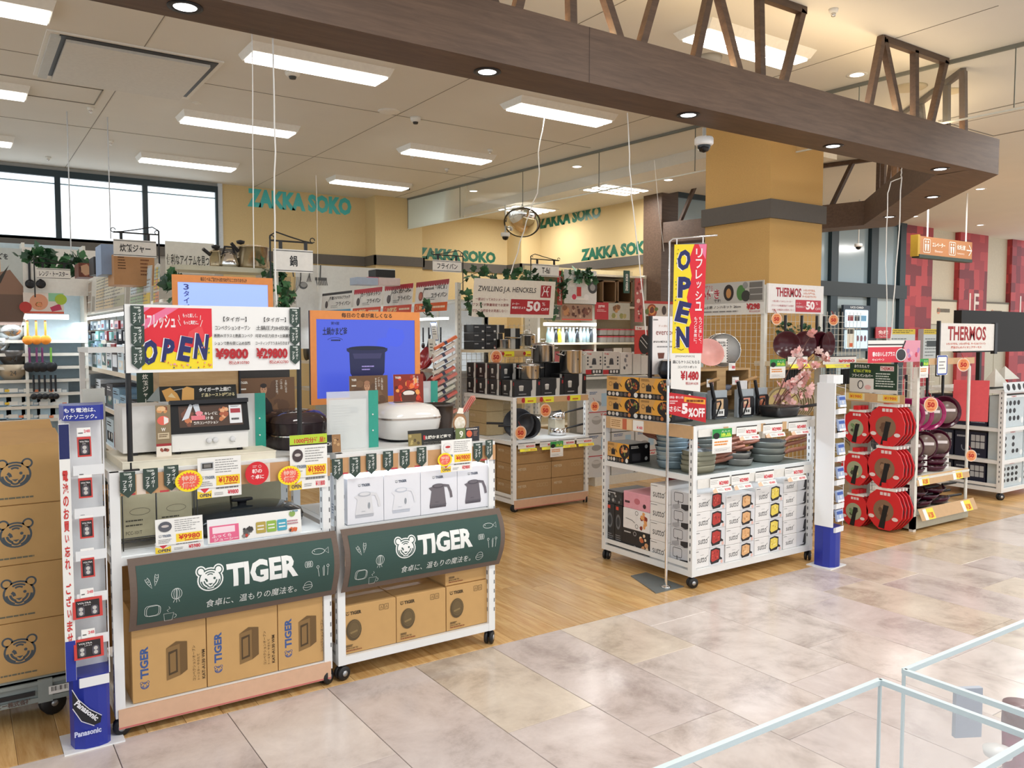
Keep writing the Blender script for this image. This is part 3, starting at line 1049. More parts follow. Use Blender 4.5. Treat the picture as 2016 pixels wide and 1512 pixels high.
# little pointed pennants
PG=hx('34473f',.6,noise=0)
def pennant_proto():
 w,h=.058,.108
 fr=front(-w/2,0,-h)
 mb=MB().prism([(0,.026),(w/2,0),(w,.026),(w,h),(0,h)],fr,-.0012,0,PG)
 o=one('pennant',mb,'green pennant','pennant',loc=(0,0,0))
 p=Print(fr,.0005)
 p.text('TIGER',.014,h-.014,w-.014,h-.006,'e8efe8',bold=.03)
 p.vtext('タイガー',w*.66,h-.017,.015,.0165,ink('f2f4f0'),bold=.02)
 p.vtext('フェア',w*.30,h-.036,.015,.0165,ink('f2f4f0'),bold=.02)
 p.build('lettering',o)
 return o
pen=pennant_proto()
used=[False]
def pennant(x,y,z,label,rotz=0,sc=1,rot=None):
 if not used[0]:
  used[0]=True;o=pen;o.location=(x,y,z);o['label']=label;o['group']='green fair pennants'
 else:o=dup(pen,(x,y,z),rotz,label,'green fair pennants')
 o.scale=(sc,sc,sc)
 o.rotation_euler=rot or (0,0,rotz)
 return o
for (px,py,lab)in ((251,930,'green pennant on the left corner of the oven shelf rail'),(296,923,'green pennant second from left under the toaster oven'),(337,917,'green pennant touching the left starburst under the oven')):
 P=atY(px,py,3.645);pennant(P.x,3.645,P.z+.002,lab)
for i,(px,py)in enumerate(((664,903),(699,899),(731,893),(764,888),(797,885),(830,880))):
 P=atY(px,py,3.645);pennant(P.x,3.645,P.z,'green pennant over the kettle cartons, %s from the left' % ('first','second','third','fourth','fifth','sixth')[i],sc=.93)
for i,(px,py)in enumerate(((941,872),(962,866))):
 P=atY(px,py,3.645);pennant(P.x,3.64 if i else 3.645,P.z,'green pennant at the right cart corner, %s of two' % ('left','right')[i],rotz=.25*i,sc=.95)
# starburst tags, price cards
def starburst(x,y,z,r,label,t='特別価格',rotz=0):
 fr=rotf((x,y,z),rotz)
 pts=[]
 mb=MB().prism(circ(0,0,r,r*.82,24),fr,-.001,0,YEL)
 o=one('starburst_tag',mb,label,'price tag','starburst special price tags',loc=(x,y,z))
 p=Print(fr,.0006)
 n=20
 pts=[((r*(.86 if i % 2 else .68))*math.cos(2*PI*i/(2*n)),(r*(.86 if i % 2 else .68))*.82*math.sin(2*PI*i/(2*n)))for i in range(2*n)]
 p.poly(pts,'f0624e')
 p.text(t[:2],-r*.52,0,r*.52,r*.42,'f8c6b4',bold=.03);p.text(t[2:],-r*.52,-r*.46,r*.52,-r*.04,'f8c6b4',bold=.03)
 p.build('lettering',o)
 return o
for px,py,r,lab in ((372,947,.056,'yellow and red starburst tag beside the oven price card'),(570,936,.053,'yellow and red starburst tag beside the dark cooker price card'),(876,905,.042,'yellow and red starburst tag beside the white cooker price card')):
 P=atY(px,py,3.63);starburst(P.x,3.63,P.z,r,lab)
def price_card(x0,z0,x1,z1,y,price,label,pic=None,tag2=None,pcol='cf2f1f',head=None,rot=0,tilt=0,low=None):
 W,H=x1-x0,z1-z0
 fr=rotf((x0,y,z0),rot,tilt)
 mb=MB().prism([(0,0),(W,0),(W,H),(0,H)],fr,-.0012,0,PAPER)
 o=one('price_card',mb,label,'price card',loc=(x0,y,z0))
 p=Print(fr,.0006)
 hh=H
 if head:
  p.rect(0,H*.78,W,H,'b8d437');p.text(head,W*.12,H*.80,W*.95,H*.93,'c8202c',bold=.03);p.rect(0,H*.75,W,H*.78,'33231c');hh=H*.75
 p.lines(W*.4,hh*.46,W*.94,hh*.94,6,ink('9a9a98'),.35)
 p.rect(W*.42,hh*.06,W*.97,hh*.38,'f7d63a')
 p.text(price,W*.47,hh*.14,W*.93,hh*.34,pcol,bold=.03)
 p.lines(W*.6,hh*.08,W*.9,hh*.12,1,ink('c8402c'),.8,0)
 tigerword(p,W*.06,hh*.30,hh*.10,ink('7c8798'),PAPER)
 p.lines(W*.05,hh*.06,W*.36,hh*.24,3,ink('8f8f8f'),.35)
 if pic=='oven':
  p.rect(W*.08,hh*.6,W*.36,hh*.85,'b9bcc0');p.rect(W*.1,hh*.65,W*.34,hh*.82,'3a3836');p.rect(W*.14,hh*.68,W*.3,hh*.79,'7b7873')
 elif pic:
  p.disc(W*.2,hh*.70,W*.14,pic,ry=hh*.2);p.disc(W*.2,hh*.72,W*.08,'c8c0bc' if pic !='e9e6e4' else 'c04040',ry=hh*.05)
 p.build('print',o)
 if low:
  w2,h2=W*1.02,H*.42 if not head else H*.34
  fr2=rotf((x0-.002,y+.004,z0-h2+.012),rot,tilt)
  m2=MB().prism([(0,0),(w2,0),(w2,h2),(0,h2)],fr2,-.0012,0,PAPER)
  l=m2.build('refresh_slip',o)
  q=Print(fr2,.0006)
  q.poly([(0,0),(w2*.32,0),(w2*.32,h2*.6),(w2*.16,h2*.4),(0,h2*.6)],'f7d63a')
  q.poly([(w2*.03,h2*.9),(w2*.16,h2*.4),(w2*.31,h2*.9)],'e23b4a')
  q.text('OPEN',w2*.05,h2*.1,w2*.3,h2*.36,'2c2a5c',bold=.03)
  q.text(low,w2*.68,h2*.14,w2*.93,h2*.5,'d83a4a',bold=.03)
  q.lines(w2*.42,h2*.62,w2*.95,h2*.82,1,ink('777777'),.8,.1);q.lines(w2*.38,h2*.15,w2*.6,h2*.4,2,ink('999999'),.4)
  q.build('print',l)
 return o
price_card(.845,1.003,1.028,1.135,3.64,'¥17800','white oven price card with yellow ¥17800 field under toaster oven','oven',low='¥9800')
price_card(1.25,1.008,1.428,1.205,3.645,'¥19800','price card with green 1000 point header and yellow ¥19800','4a3e40',head='1000円分進呈!',low='¥11800')
price_card(2.035,1.003,2.217,1.128,3.64,'¥69800','price card with yellow ¥69800 field above grey kettle cartons','e9e6e4',low='¥29800')
price_card(.676,.775,.868,.885,3.66,'¥9980','tilted price card with ¥9980 standing over the left banner','5a5c64',rot=.0,tilt=.1,low='¥5980')
fr=front(1.095,3.628,1.050)
o=one('round_tag',MB().prism(circ(0,0,.052,.052,28),fr,-.001,0,RED),'round red tag with white writing beside the ¥17800 card','tag')
p=Print(fr,.0006);p.text('朝の',-.022,.0,.022,.02,'fbe9e6',bold=.03);p.text('食卓に',-.03,-.026,.03,-.006,'fbe9e6',bold=.03);p.ring(.012,.03,.006,.0012,ink('fbe9e6'),n=10);p.lines(-.02,.025,.0,.037,2,ink('fbe9e6'),.3);p.build('lettering',o)
def small_sheet(name,fr,W,H,label,cat,fn,m=PAPER,t=.0012):
 o=one(name,MB().prism([(0,0),(W,0),(W,H),(0,H)],fr,-t,0,m),label,cat,loc=tuple(fr.o))
 p=Print(fr,.0005);fn(p,W,H);p.build('print',o)
 return o
def popA(p,W,H):
 p.rect(.0,H*.62,W*.3,H,'f0eef0');p.rect(W*.02,H*.05,W*.32,H*.72,'e86a90');p.rect(W*.05,H*.4,W*.28,H*.66,'f9dfe8')
 p.text('ふっくら',W*.04,H*.22,W*.24,H*.36,'fdeef3',bold=.02);p.text('ジューシー',W*.06,H*.08,W*.31,H*.2,'fdeef3',bold=.02)
 p.blobs(W*.33,H*.02,W*.48,H*.62,16,[ink('5b5a58'),ink('3a3836'),ink('c8402c'),ink('8a8884')],.008,.016)
 for k,c in enumerate(('b8a24c','93b84a','4aa6c0')):
  p.rrect(W*(.50+k*.115),H*.18,W*(.605+k*.115),H*.66,.005,0,ink(c));p.lines(W*(.515+k*.115),H*.28,W*(.59+k*.115),H*.56,2,PAPER,.4,.1)
 p.disc(W*.90,H*.85,.014,'8fae5c');p.blobs(W*.85,H*.02,W*.99,H*.3,10,[ink('d8683c'),ink('4a4038'),ink('e8a080')],.006,.012)
 p.lines(W*.84,H*.38,W*.97,H*.6,2,ink('b8808c'),.5)
 tigerword(p,W*.88,H*.92,.008,ink('4a8aa8'),PAPER)
fr=rotf((.888,3.665,.752),.0,.12)
small_sheet('product_pop',fr,.42,.105,'long colourful recipe strip standing in front of the black hot plate','sign',popA)
# hot plate on the middle shelf of the left cart
def superring(a,b,n,seg=28):
 out=[]
 for k in range(seg):
  t=2*PI*k/seg
  c,s=math.cos(t),math.sin(t)
  out.append((a*math.copysign(abs(c)**(2/n),c),b*math.copysign(abs(s)**(2/n),s)))
 return out
def loft(mb,rings,m,ang=0,mats=None,cap=True,seg=28):
 """rings: (cx, cy, z, a, b, power)"""
 c,s=math.cos(ang),math.sin(ang)
 V=[]
 ox,oy=rings[0][0],rings[0][1]
 for cx,cy,z,a,b,n in rings:
  for x,y in superring(a,b,n,seg):
   x2,y2=x+cx-ox,y+cy-oy
   V.append((ox+x2*c-y2*s,oy+x2*s+y2*c,z))
 base=len(mb.v)
 mb.v+=V
 for i in range(len(rings)-1):
  mi=mb.mi(mats[i]if mats else m)
  for k in range(seg):
   mb.f.append([base+i*seg+k,base+i*seg+(k+1)% seg,base+(i+1)*seg+(k+1)% seg,base+(i+1)*seg+k]);mb.m.append(mi);mb.sm.append(True)
 if cap:
  mb.add(V[:seg],[tuple(range(seg))[::-1]],m);mb.add(V[-seg:],[tuple(range(seg))],mats[-1]if mats else m)
 return mb
GLB=hx('1d2022',.12,noise=0)
hpx,hpy=1.12,3.96
t=root_at('hot_plate','black electric hot plate with domed lid on the middle shelf','hot plate',hpx,hpy,.747)
loft(MB(),[(hpx,hpy,.752,.24,.17,5),(hpx,hpy,.775,.26,.185,5),(hpx,hpy,.805,.265,.19,5)],GLB).build('base',t)
MB().box(hpx-.2,hpx-.16,hpy-.1,hpy+.1,.747,.754,BLACK).box(hpx+.16,hpx+.2,hpy-.1,hpy+.1,.747,.754,BLACK).build('foot',t)
loft(MB(),[(hpx,hpy,.806,.268,.193,4.5),(hpx,hpy,.825,.262,.186,4),(hpx,hpy,.842,.22,.15,3),(hpx,hpy,.852,.12,.08,2.5),(hpx,hpy,.854,.03,.03,2)],hx('26292b',.08,noise=0)).build('lid',t)
loft(MB(),[(hpx,hpy,.853,.02,.015,2),(hpx,hpy,.868,.022,.016,2),(hpx,hpy,.872,.052,.022,3),(hpx,hpy,.882,.05,.02,3)],BLACK).build('knob',t)
# khaki cartons and a wire rack behind them
KH=hx('a8a184',.7)
def kh(p,W,H):
 b=ink('3c3a2c');p.lines(.02,.05,W*.7,.09,2,b,.3);p.text('PCC-101T',.02,.02,W*.6,.035,b);p.ring(W*.55,H*.6,.04,.0015,b,ry=.015)
for i,(a,b)in enumerate(((.56,.70),(.704,.85))):
 carton(a,b,3.78,4.1,.79,.985,KH,'khaki carton in the wire rack, %s one beside the hot plate' % ('left','right')[i],'khaki cartons in the wire rack',draw=kh,tape=False)
for i,a in enumerate((.87,1.13)):
 carton(a,a+.25,4.17,4.285,.747,1.03,KH,'khaki carton standing behind the hot plate, %s one' % ('left','right')[i],'khaki cartons behind the hot plate',tape=False)
wr_=MB()
BW=hx('1c1c1c',.4)
for x in (.553,.566,.70,.855,.868):
 wr_.tube([(x,3.76,.748),(x,3.76,1.0),(x,4.1,1.0),(x,4.1,.748)],.0025,BW,5)
for z in (.785,.80,.99):
 wr_.tube([(.553,3.76,z),(.868,3.76,z)],.0025,BW,5);wr_.tube([(.553,4.1,z),(.868,4.1,z)],.0025,BW,5)
for y in (3.8,3.9,4.0):wr_.tube([(.553,y,.785),(.868,y,.785)],.002,BW,5)
one('wire_rack',wr_,'black wire rack on the middle shelf at the left cart post','rack')
# ---------------------------------------------------------------- top deck
riser=MB().box(.56,1.20,3.69,4.12,1.102,1.135,hx('e9e3cf',.5)).box(.558,1.202,3.688,4.122,1.133,1.137,hx('f0ead6',.5))
one('wooden_riser',riser,'cream wooden riser board under the toaster oven','riser')
# toaster oven
OX0,OX1,OY0,OY1=.775,1.105,3.79,4.06
t=root_at('toaster_oven','white toaster oven with slanted black glass door on the cream riser','toaster oven',.93,3.93,1.137)
OW=hx('ecebe8',.35,noise=.01)
zb,zt=1.150,1.365
fr=Frame((0,0,0),(0,-1,0),(0,0,1))
mb=MB()
mb.prism([(-OY1,zb),(-OY0,zb),(-OY0+.004,zb+.07),(-OY0-.035,zt),(-OY1,zt)],Frame((0,0,0),(0,-1,0),(0,0,1)),-OX1,-OX0,OW)
mb.build('body',t)
d0,d1=(OY0-.004,zb+.078),(OY0+.030,zt+.004)
fd=Frame((OX0-.004,d0[0],d0[1]),(1,0,0),(0,d1[0]-d0[0],d1[1]-d0[1]))
DH=math.hypot(d1[0]-d0[0],d1[1]-d0[1]);DW=OX1-OX0+.008
dm=MB().prism([(0,0),(DW,0),(DW,DH),(0,DH)],fd,-.004,.010,hx('0c0c0e',.35,noise=0,spec=.25))
dr=dm.build('door',t)
MB().bar(fd.p(.0,DH-.008,.02),fd.p(DW,DH-.008,.02),.018,.018,BLACK).build('door_handle',dr)
p=Print(fd,.0106)
a,b,c,d=.036,.026,DW-.026,DH-.024
p.rect(a,b,c,d,'4a3428');p.blobs(a,b,a+.07,d,8,[ink('c87850'),ink('e8a878'),ink('7a4a38')],.01,.022)
p.text('くキレイに',a+.095,d-.045,a+.165,d-.03,'f4efe8',bold=.02);p.text('焼ける',a+.095,d-.065,a+.145,d-.05,'f4efe8',bold=.02);p.text('熱風コンベクション',a+.06,b+.01,a+.165,b+.024,'f4efe8',bold=.02)
p.blobs(a+.165,b+.01,c-.055,d-.005,14,[ink('c87c50'),ink('e0a87c'),ink('a8583a')],.008,.016)
p.rect(c-.06,b+.008,c-.004,d-.004,'e6e8ea');p.rect(c-.054,b+.055,c-.01,b+.075,'a83440');p.lines(c-.052,b+.09,c-.012,d-.014,2,ink('555'*2),.4);p.lines(c-.052,b+.02,c-.012,b+.035,1,ink('444444'),.6)
p.poly([(a+.01,b+.03),(a+.05,d+.012),(a+.06,d),(a+.04,b+.04)],'d6dae0');p.poly([(a+.06,d+.004),(a+.085,d+.01),(a+.095,b+.045),(a+.075,b+.05)],'ccd2da')
p.disc(a+.085,b+.06,.016,'e88a94',ry=.01);p.rect(a+.05,b+.03,a+.11,b+.05,'e27a84')
p.build('door_sticker',dr)
fp=front(OX0,OY0,zb)
p=Print(fp,.0008)
p.rrect(.03,.006,.29,.066,.003,.0008,ink('c9ccd2'));p.lines(.045,.02,.13,.05,4,ink('b4b8be'),.25);p.lines(.14,.058,.22,.064,1,ink('999999'),.5)
p.rect(.20,.032,.235,.058,'26262a');p.rect(.255,.028,.272,.04,'4a4e54')
p.build('panel_print',t)
for x in (.155,.183,.258):
 MB().lathe([(0,0),(.0125,0),(.012,.014),(.009,.016),(0,.016)],(OX0+x,OY0,zb+.042),hx('d9dadc',.3),16,'y').build('dial',t)
for x in (OX0+.03,OX1-.03):
 for y in (OY0+.03,OY1-.04):
  MB().lathe([(0,0),(.014,0),(.012,.014),(0,.014)],(x,y,1.137),BLACK,12).build('foot',t)
# white appliance beside it (its long left side) with the brown side label
t=root_at('white_oven_carton','plain white oven box on black feet left of the toaster oven','box',.70,3.98,1.137)
MB().box(.59,.768,3.86,4.08,1.15,1.352,hx('e2e1de',.5)).build('body',t)
MB().box(.62,.65,3.865,3.9,1.137,1.15,BLACK).box(.72,.75,3.865,3.9,1.137,1.15,BLACK).box(.62,.75,4.0,4.04,1.137,1.15,BLACK).build('foot',t)
def sidecard(p,W,H):
 p.rect(0,H*.1,W,H,'8d7a5c');p.blobs(0,H*.82,W,H,6,[ink('d89860'),ink('8a4a30'),ink('e8c090')],.01,.018)
 p.disc(W*.5,H*.7,W*.4,'e86a5a',ry=H*.09);p.poly([(W*.55,H*.62),(W*.55,H*.78),(W*.85,H*.74),(W*.85,H*.66)],'f0ece6')
 p.text('W',W*.35,H*.49,W*.65,H*.56,'f4f0e8',bold=.03);p.rect(W*.12,H*.34,W*.88,H*.46,'cdbb9c');p.lines(W*.2,H*.37,W*.8,H*.44,2,ink('6a543a'),.5)
 p.rect(0,H*.2,W,H*.25,'a02c30');p.rect(0,0,W,H*.2,'e8e0d4');p.blobs(W*.1,H*.06,W*.9,H*.18,5,[ink('6a3028'),ink('9a5040')],.008,.012)
fr=rotf((.708,3.775,1.137),.05,.02)
small_sheet('side_card',fr,.062,.222,'narrow brown leaflet standing between white box and toaster oven','leaflet',sidecard)
def topper(p,W,H):
 p.rect(0,0,W,H,'23241f');p.poly([(W*.03,H*.72),(W*.14,H*.92),(W*.22,H*.5),(W*.26,0),(W*.08,0)],'e8ad5c');p.poly([(W*.27,H*.05),(W*.29,H*.8),(W*.35,H*.95),(W*.44,H*.8),(W*.43,H*.05)],'f0b868')
 p.poly([(W*.1,H*.3),(W*.15,H*.55),(W*.2,H*.2)],'f6dca8');p.stroke([(W*.18,H*.72),(W*.3,H*.82)],.002,PAPER)
 p.text('タイガー史上最速',W*.50,H*.55,W*.93,H*.84,'f6f4ee',bold=.045);p.text('絶品トーストが焼ける',W*.53,H*.2,W*.97,H*.46,'e6d9a8',bold=.04)
fr=Frame((.745,3.865,1.368),(1,0,0),(0,.25,1))
o=small_sheet('header_card',fr,.335,.068,'black header card with toast picture standing on the toaster oven','sign',topper)
MB().add([(.745,3.865,1.368),(.745,3.885,1.434),(.70,3.93,1.368)],[(0,1,2),(2,1,0)],hx('b9c0bc')).build('side_wing',o)
# frosted document folders with teal spines
FOL=glassy((0.86,0.89,0.88),.42,.4)
TEALP=hx('2fa08c',.35,alpha=.92)
def folder(x0,x1,y,z0,z1,label,spine=.05,paper=True):
 t=root_at('document_folder',label,'folder',(x0+x1)/2,y,z0)
 fr=front(x0,y,z0);W,H=x1-x0,z1-z0
 MB().prism([(0,0),(W-spine,0),(W-spine,H),(0,H)],fr,-.003,0,FOL).build('cover',t)
 MB().prism([(W-spine,0),(W,0),(W,H),(W-spine,H)],fr,-.004,.001,TEALP).build('spine',t)
 if paper:
  pr=MB().prism([(W*.06,.0),(W-spine-.01,0),(W-spine-.01,H*.86),(W*.06,H*.86)],fr,-.012,-.006,PAPER).build('papers',t)
  q=Print(Frame(fr.p(0,0,-.006),fr.u,fr.v),.0008)
  q.lines(W*.1,H*.15,W*.5,H*.78,14,ink('a9b0b4'),.25);q.rect(W*.45,H*.62,W*.6,H*.72,'c2c8cc')
  q.build('print',pr)
 for k in (.3,.58):
  MB().lathe([(0,0),(.004,0),(.004,.002),(0,.002)],fr.p(W-spine*.6,H*k,.003),PAPER,10,'y').build('button',t)
 return t
folder(1.03,1.222,3.90,1.102,1.388,'frosted folder with teal spine between toaster oven and dark rice cooker')
folder(1.482,1.752,3.78,1.102,1.388,'frosted folder with teal spine standing left of the white rice cooker',.052)
folder(2.19,2.325,4.20,1.102,1.40,'small frosted folder with teal spine behind the dark inner pot',.045,True)
# dark rice cooker
DKB=hx('33292b',.18,noise=0)
cx,cy=1.405,4.02
t=root_at('rice_cooker','dark brown rice cooker with glossy button lid behind the green header card','rice cooker',cx,cy,1.102)
loft(MB(),[(cx,cy,1.104,.115,.14,3),(cx,cy,1.13,.128,.155,3.4),(cx,cy,1.2,.135,.165,3.6),(cx,cy,1.232,.138,.168,3.6)],DKB).build('body',t)
ld=loft(MB(),[(cx,cy,1.234,.140,.17,3.6),(cx,cy,1.262,.136,.165,3.2),(cx,cy,1.285,.11,.135,2.8),(cx,cy,1.293,.05,.06,2)],hx('3c3032',.1,noise=0)).build('lid',t)
q=Print(top(cx,cy-.06,1.2885),.002)
for k in range(5):
 q.disc(-.07+k*.035,-.045+.008*abs(k-2),.010,'b8b0ae');q.n-=q.step
 q.disc(-.07+k*.035,-.045+.008*abs(k-2),.007,'4a3e40')
q.rrect(-.04,-.01,.04,.03,.01,0,ink('88807e'))
q.build('buttons',ld)
loft(MB(),[(cx,cy,1.17,.139,.169,3.6),(cx,cy,1.176,.139,.169,3.6)],CHROME,cap=False).build('trim_ring',t)
# white rice cooker
WC=hx('f0eeea',.12,noise=0)
cx,cy=2.0,3.99
t=root_at('rice_cooker','large glossy white rice cooker with rounded lid and silver band','rice cooker',cx,cy,1.102)
loft(MB(),[(cx,cy,1.112,.12,.12,3),(cx,cy,1.12,.145,.14,3.4),(cx,cy,1.17,.168,.165,3.6),(cx,cy,1.222,.174,.172,3.8)],WC).build('body',t)
loft(MB(),[(cx,cy,1.102,.125,.12,3),(cx,cy,1.112,.13,.125,3)],BLACK).build('base',t)
loft(MB(),[(cx,cy,1.222,.1755,.1735,3.8),(cx,cy,1.232,.1755,.1735,3.8)],hx('b9aca0',.25,metal=.7),cap=True).build('band',t)
ld=loft(MB(),[(cx,cy,1.232,.174,.172,3.8),(cx,cy,1.262,.168,.165,3.4),(cx,cy,1.29,.14,.135,3),(cx,cy,1.302,.08,.08,2.5),(cx,cy,1.304,.02,.02,2)],WC).build('lid',t)
q=Print(top(cx,cy,1.303),.002);q.rrect(-.055,-.03,.055,.03,.006,0,ink('5a4c48'));q.lines(-.045,-.01,.045,.015,2,ink('a89c98'),.4);q.build('display',ld)
# dark inner pot
DP=hx('3b302b',.3,noise=.03)
t=root_at('inner_pot','dark earthenware inner pot right of the white rice cooker','pot',2.25,4.10,1.102)
MB().lathe([(0,0),(.07,0),(.095,.03),(.104,.09),(.105,.16),(.118,.162),(.118,.172),(.1,.172),(.094,.1),(.06,.02),(0,.015)],(2.25,4.10,1.104),DP,28).build('vessel',t)
q=Print(rotf((2.22,4.0,1.18),.1),.002);q.lines(0,0,.07,.035,3,ink('a89080'),.3);q.build('lettering',t)
t=root_at('pot_tray','dark tray stand under the inner pot beside the rice spoon picture','stand',2.2,3.93,1.102)
MB().lathe([(0,0),(.06,0),(.085,.03),(.088,.034),(.05,.012),(0,.01)],(2.2,3.9,1.102),GLB,22).build('tray',t)
# rice spoon popup
fr=rotf((2.215,3.76,1.20),0)
mb=MB().prism(circ(0,0,.042,.05,22),fr,-.002,0,hx('a97b54',.5))
o=one('spoon_popup',mb,'cut-out card of a wooden rice spoon with white rice','sign')
MB().prism([(.0,.05),(.02,.045),(.10,.12),(.095,.14),(.07,.14)],fr,-.002,.0,hx('c98a78',.5)).build('spoon_handle',o)
p=Print(fr,.0012);p.disc(0,-.004,.034,'f4ead6',ry=.036)
p.blobs(-.03,-.03,.03,.03,18,[ink('fff8ec'),ink('e8dcc4'),ink('fdf6e6')],.005,.009);p.poly([(-.02,.05),(-.005,.08),(.02,.075),(.022,.045)],'f6efe0')
for k in range(3):p.stroke([(.02+.012*k,.055+.0*k),(.072+.01*k,.135-.004*k)],.004,ink('a8302c'))
p.build('print',o)
# dark popups at the front
def pop9(p,W,H):
 p.rect(0,0,W*.42,H,'6d7a4a');p.text('9',W*.16,H*.3,W*.32,H*.8,'f0ece0',bold=.03);p.lines(W*.05,H*.08,W*.38,H*.22,1,ink('c85a3a'),.6)
 p.disc(W*.58,H*.55,W*.12,'e0623c',ry=H*.25);p.lines(W*.46,H*.82,W*.95,H*.95,1,ink('d8d0c8'),.6);p.lines(W*.76,H*.35,W*.97,H*.75,4,ink('b88a78'),.4)
small_sheet('product_pop',rotf((2.155,3.70,1.105),-.05,.08),.14,.072,'small dark card with green field and number 9 at the rail','sign',pop9,hx('27242a',.5))
small_sheet('product_pop',rotf((2.27,3.71,1.105),.3,.0),.045,.072,'narrow navy card beside the small card with number 9','sign',lambda p,W,H:p.lines(W*.2,H*.1,W*.8,H*.2,1,PAPER,.6),hx('24304a',.5))
def popd(p,W,H):
 p.rect(0,0,W*.28,H*.8,'8a7a48');p.blobs(0,0,W*.28,H*.8,5,[ink('5a4c30'),ink('b8a468')],.008,.014)
 p.text('土鍋かまど釜で',W*.34,H*.42,W*.92,H*.64,'f2eee4',bold=.03);p.rect(W*.32,H*.4,W*.36,H*.66,'b82c34');p.lines(W*.32,H*.08,W*.9,H*.28,2,ink('6a6660'),.4)
small_sheet('product_pop',rotf((1.885,3.71,1.095),0,.1),.27,.085,'wide dark card with gold and white writing before the white rice cooker','sign',popd,hx('1f1f1d',.5))
def popb(p,W,H):
 p.rect(W*.5,0,W,H,'a07850');p.blobs(W*.5,0,W,H,8,[ink('c8a070'),ink('6a4a30')],.006,.012);p.text('RICH',W*.02,H*.4,W*.45,H*.6,'e8e4dc',bold=.02)
small_sheet('product_pop',rotf((1.44,3.72,1.102),-.1,.1),.085,.085,'small black card with brown bread picture right of ¥19800 card','sign',popb,hx('1c1c1e',.5))
# upright picture cards
def man_card(bald):
 def f(p,W,H):
  p.rect(0,0,W,H,'6e4f35');p.blobs(0,0,W,H,10,[ink('7d5c40'),ink('604430')],.02,.04,7)
  cx=W*.45
  p.poly([(cx-.045,0),(cx-.04,H*.35),(cx-.015,H*.5),(cx+.015,H*.5),(cx+.04,H*.33),(cx+.05,0)],'1c1a1c')
  p.rect(cx-.008,H*.46,cx+.008,H*.58,'b98a6a');p.disc(cx,H*.70,.017,'c39472',ry=.024);
  p.disc(cx,H*.80,.0165,'a87a5c' if bald else '2a211e',ry=.012)
  for s in (-1,1):p.rect(cx+s*.007-.003,H*.70,cx+s*.007+.003,H*.715,'2a1c18');p.rect(cx+s*.007-.004,H*.735,cx+s*.007+.004,H*.742,'2a1c18')
  p.rect(cx-.005,H*.60,cx+.005,H*.61,'8a4a44');p.poly([(cx-.002,H*.64),(cx+.003,H*.64),(cx,H*.69)],'a87454')
  p.vtext('甘みを実現。',W*.68,H*.93,.011,.0135,ink('f2ece0'));p.vtext('ごはんの',W*.76,H*.95,.011,.0135,ink('f2ece0'));p.vtext('土鍋に迫る',W*.84,H*.93,.011,.0135,ink('f2ece0'))
  p.text('TIGER',W*.05,H*.86,W*.18,H*.92,'f2ece0',bold=.03);p.lines(W*.05,H*.7,W*.17,H*.76,1,ink('f2ece0'),.6)
 return f
def flame_card(p,W,H):
 p.rect(0,0,W,H,'8a2a18');p.blobs(0,0,W,H,26,[ink('d8442a'),ink('f07a3c'),ink('b8301c'),ink('f2a050'),ink('5a1c14')],.012,.025)
 p.disc(W*.5,H*.45,.045,'3a221a',ry=.022);p.disc(W*.5,H*.47,.036,'ece4dc',ry=.014);p.poly([(W*.24,H*.42),(W*.76,H*.42),(W*.68,H*.08),(W*.32,H*.08)],'5a3428')
 p.vtext('土鍋の火',W*.8,H*.95,.012,.015,ink('f6eee4'));p.vtext('炊き上げ',W*.68,H*.97,.012,.015,ink('f6eee4'))
 p.text('TIGER',W*.05,H*.88,W*.25,H*.94,'f2ece0',bold=.03)
small_sheet('picture_card',rotf((1.175,4.20,1.24),.02,.03),.30,.205,'brown picture card of person in black behind the dark rice cooker','sign',man_card(False))
small_sheet('picture_card',rotf((1.745,4.12,1.25),.0,.03),.225,.195,'brown picture card of person in black behind the white rice cooker','sign',man_card(True))
small_sheet('picture_card',rotf((1.995,4.10,1.25),.0,.03),.185,.198,'picture card of flames around an earthen pot beside the screen','sign',flame_card)
for i,(x,y)in enumerate(((1.25,4.21),(1.40,4.21),(1.80,4.13),(1.92,4.13),(2.05,4.11),(2.13,4.11))):
 pass
# plywood back boards and the white box far left
one('plywood_box',MB().box(.80,1.17,4.16,4.30,1.102,1.50,PLYW).box(1.172,1.18,4.15,4.3,1.102,1.50,BLACK),'plywood back box behind toaster oven under the opening sign','box')
one('black_back_box',MB().box(1.19,1.46,4.24,4.34,1.102,1.52,hx('2b2622',.5)),'black back box behind the picture card of the person','box')
o=one('clear_bag',MB().obox((.515,4.14,1.20),.09,.03,.44,.1,hx('c9cac4',.35)).obox((.50,4.118,1.27),.07,.004,.06,.1,hx('dcd8b8',.5)).obox((.50,4.115,1.27),.05,.003,.022,.1,hx('3a3a3a',.5)),'grey padded bag hanging beside the left cart corner','bag')
# the big opening sign on two black poles
SG0,SG1=atY(243,602,3.70),atY(585,608,3.70)
sx0,sx1,sz0,sz1=.582,1.315,1.505,1.788
t=root_at('opening_sign','wide OPEN sale sign board on two black poles above toaster oven','sign',.95,3.70,1.10)
for x in (.592,1.318):
 MB().tube([(x,3.70,1.10),(x,3.70,1.785 if x<1 else 1.79)],.011,hx('141416',.35),12).build('pole',t)
 MB().box(x-.03,x+.03,3.67,3.73,1.10,1.106,BLACK).build('pole_foot',t)
bd=MB().box(sx0,sx1,3.680,3.686,sz0,sz1,WHITE).build('board',t)
fr=front(sx0,3.680,sz0);W,H=sx1-sx0,sz1-sz0
p=Print(fr,.0008)
u1=W*.47
v0,v1=.012,H-.012
p.rect(.06,v0,u1,v1,'f9e02c')
p.poly([(.06,v0+.11),(.13,v0+.095),(.2,v0+.07),(u1-.06,v0+.10),(u1,v0+.14),(u1,v1),(.06,v1)],'e32a3a')
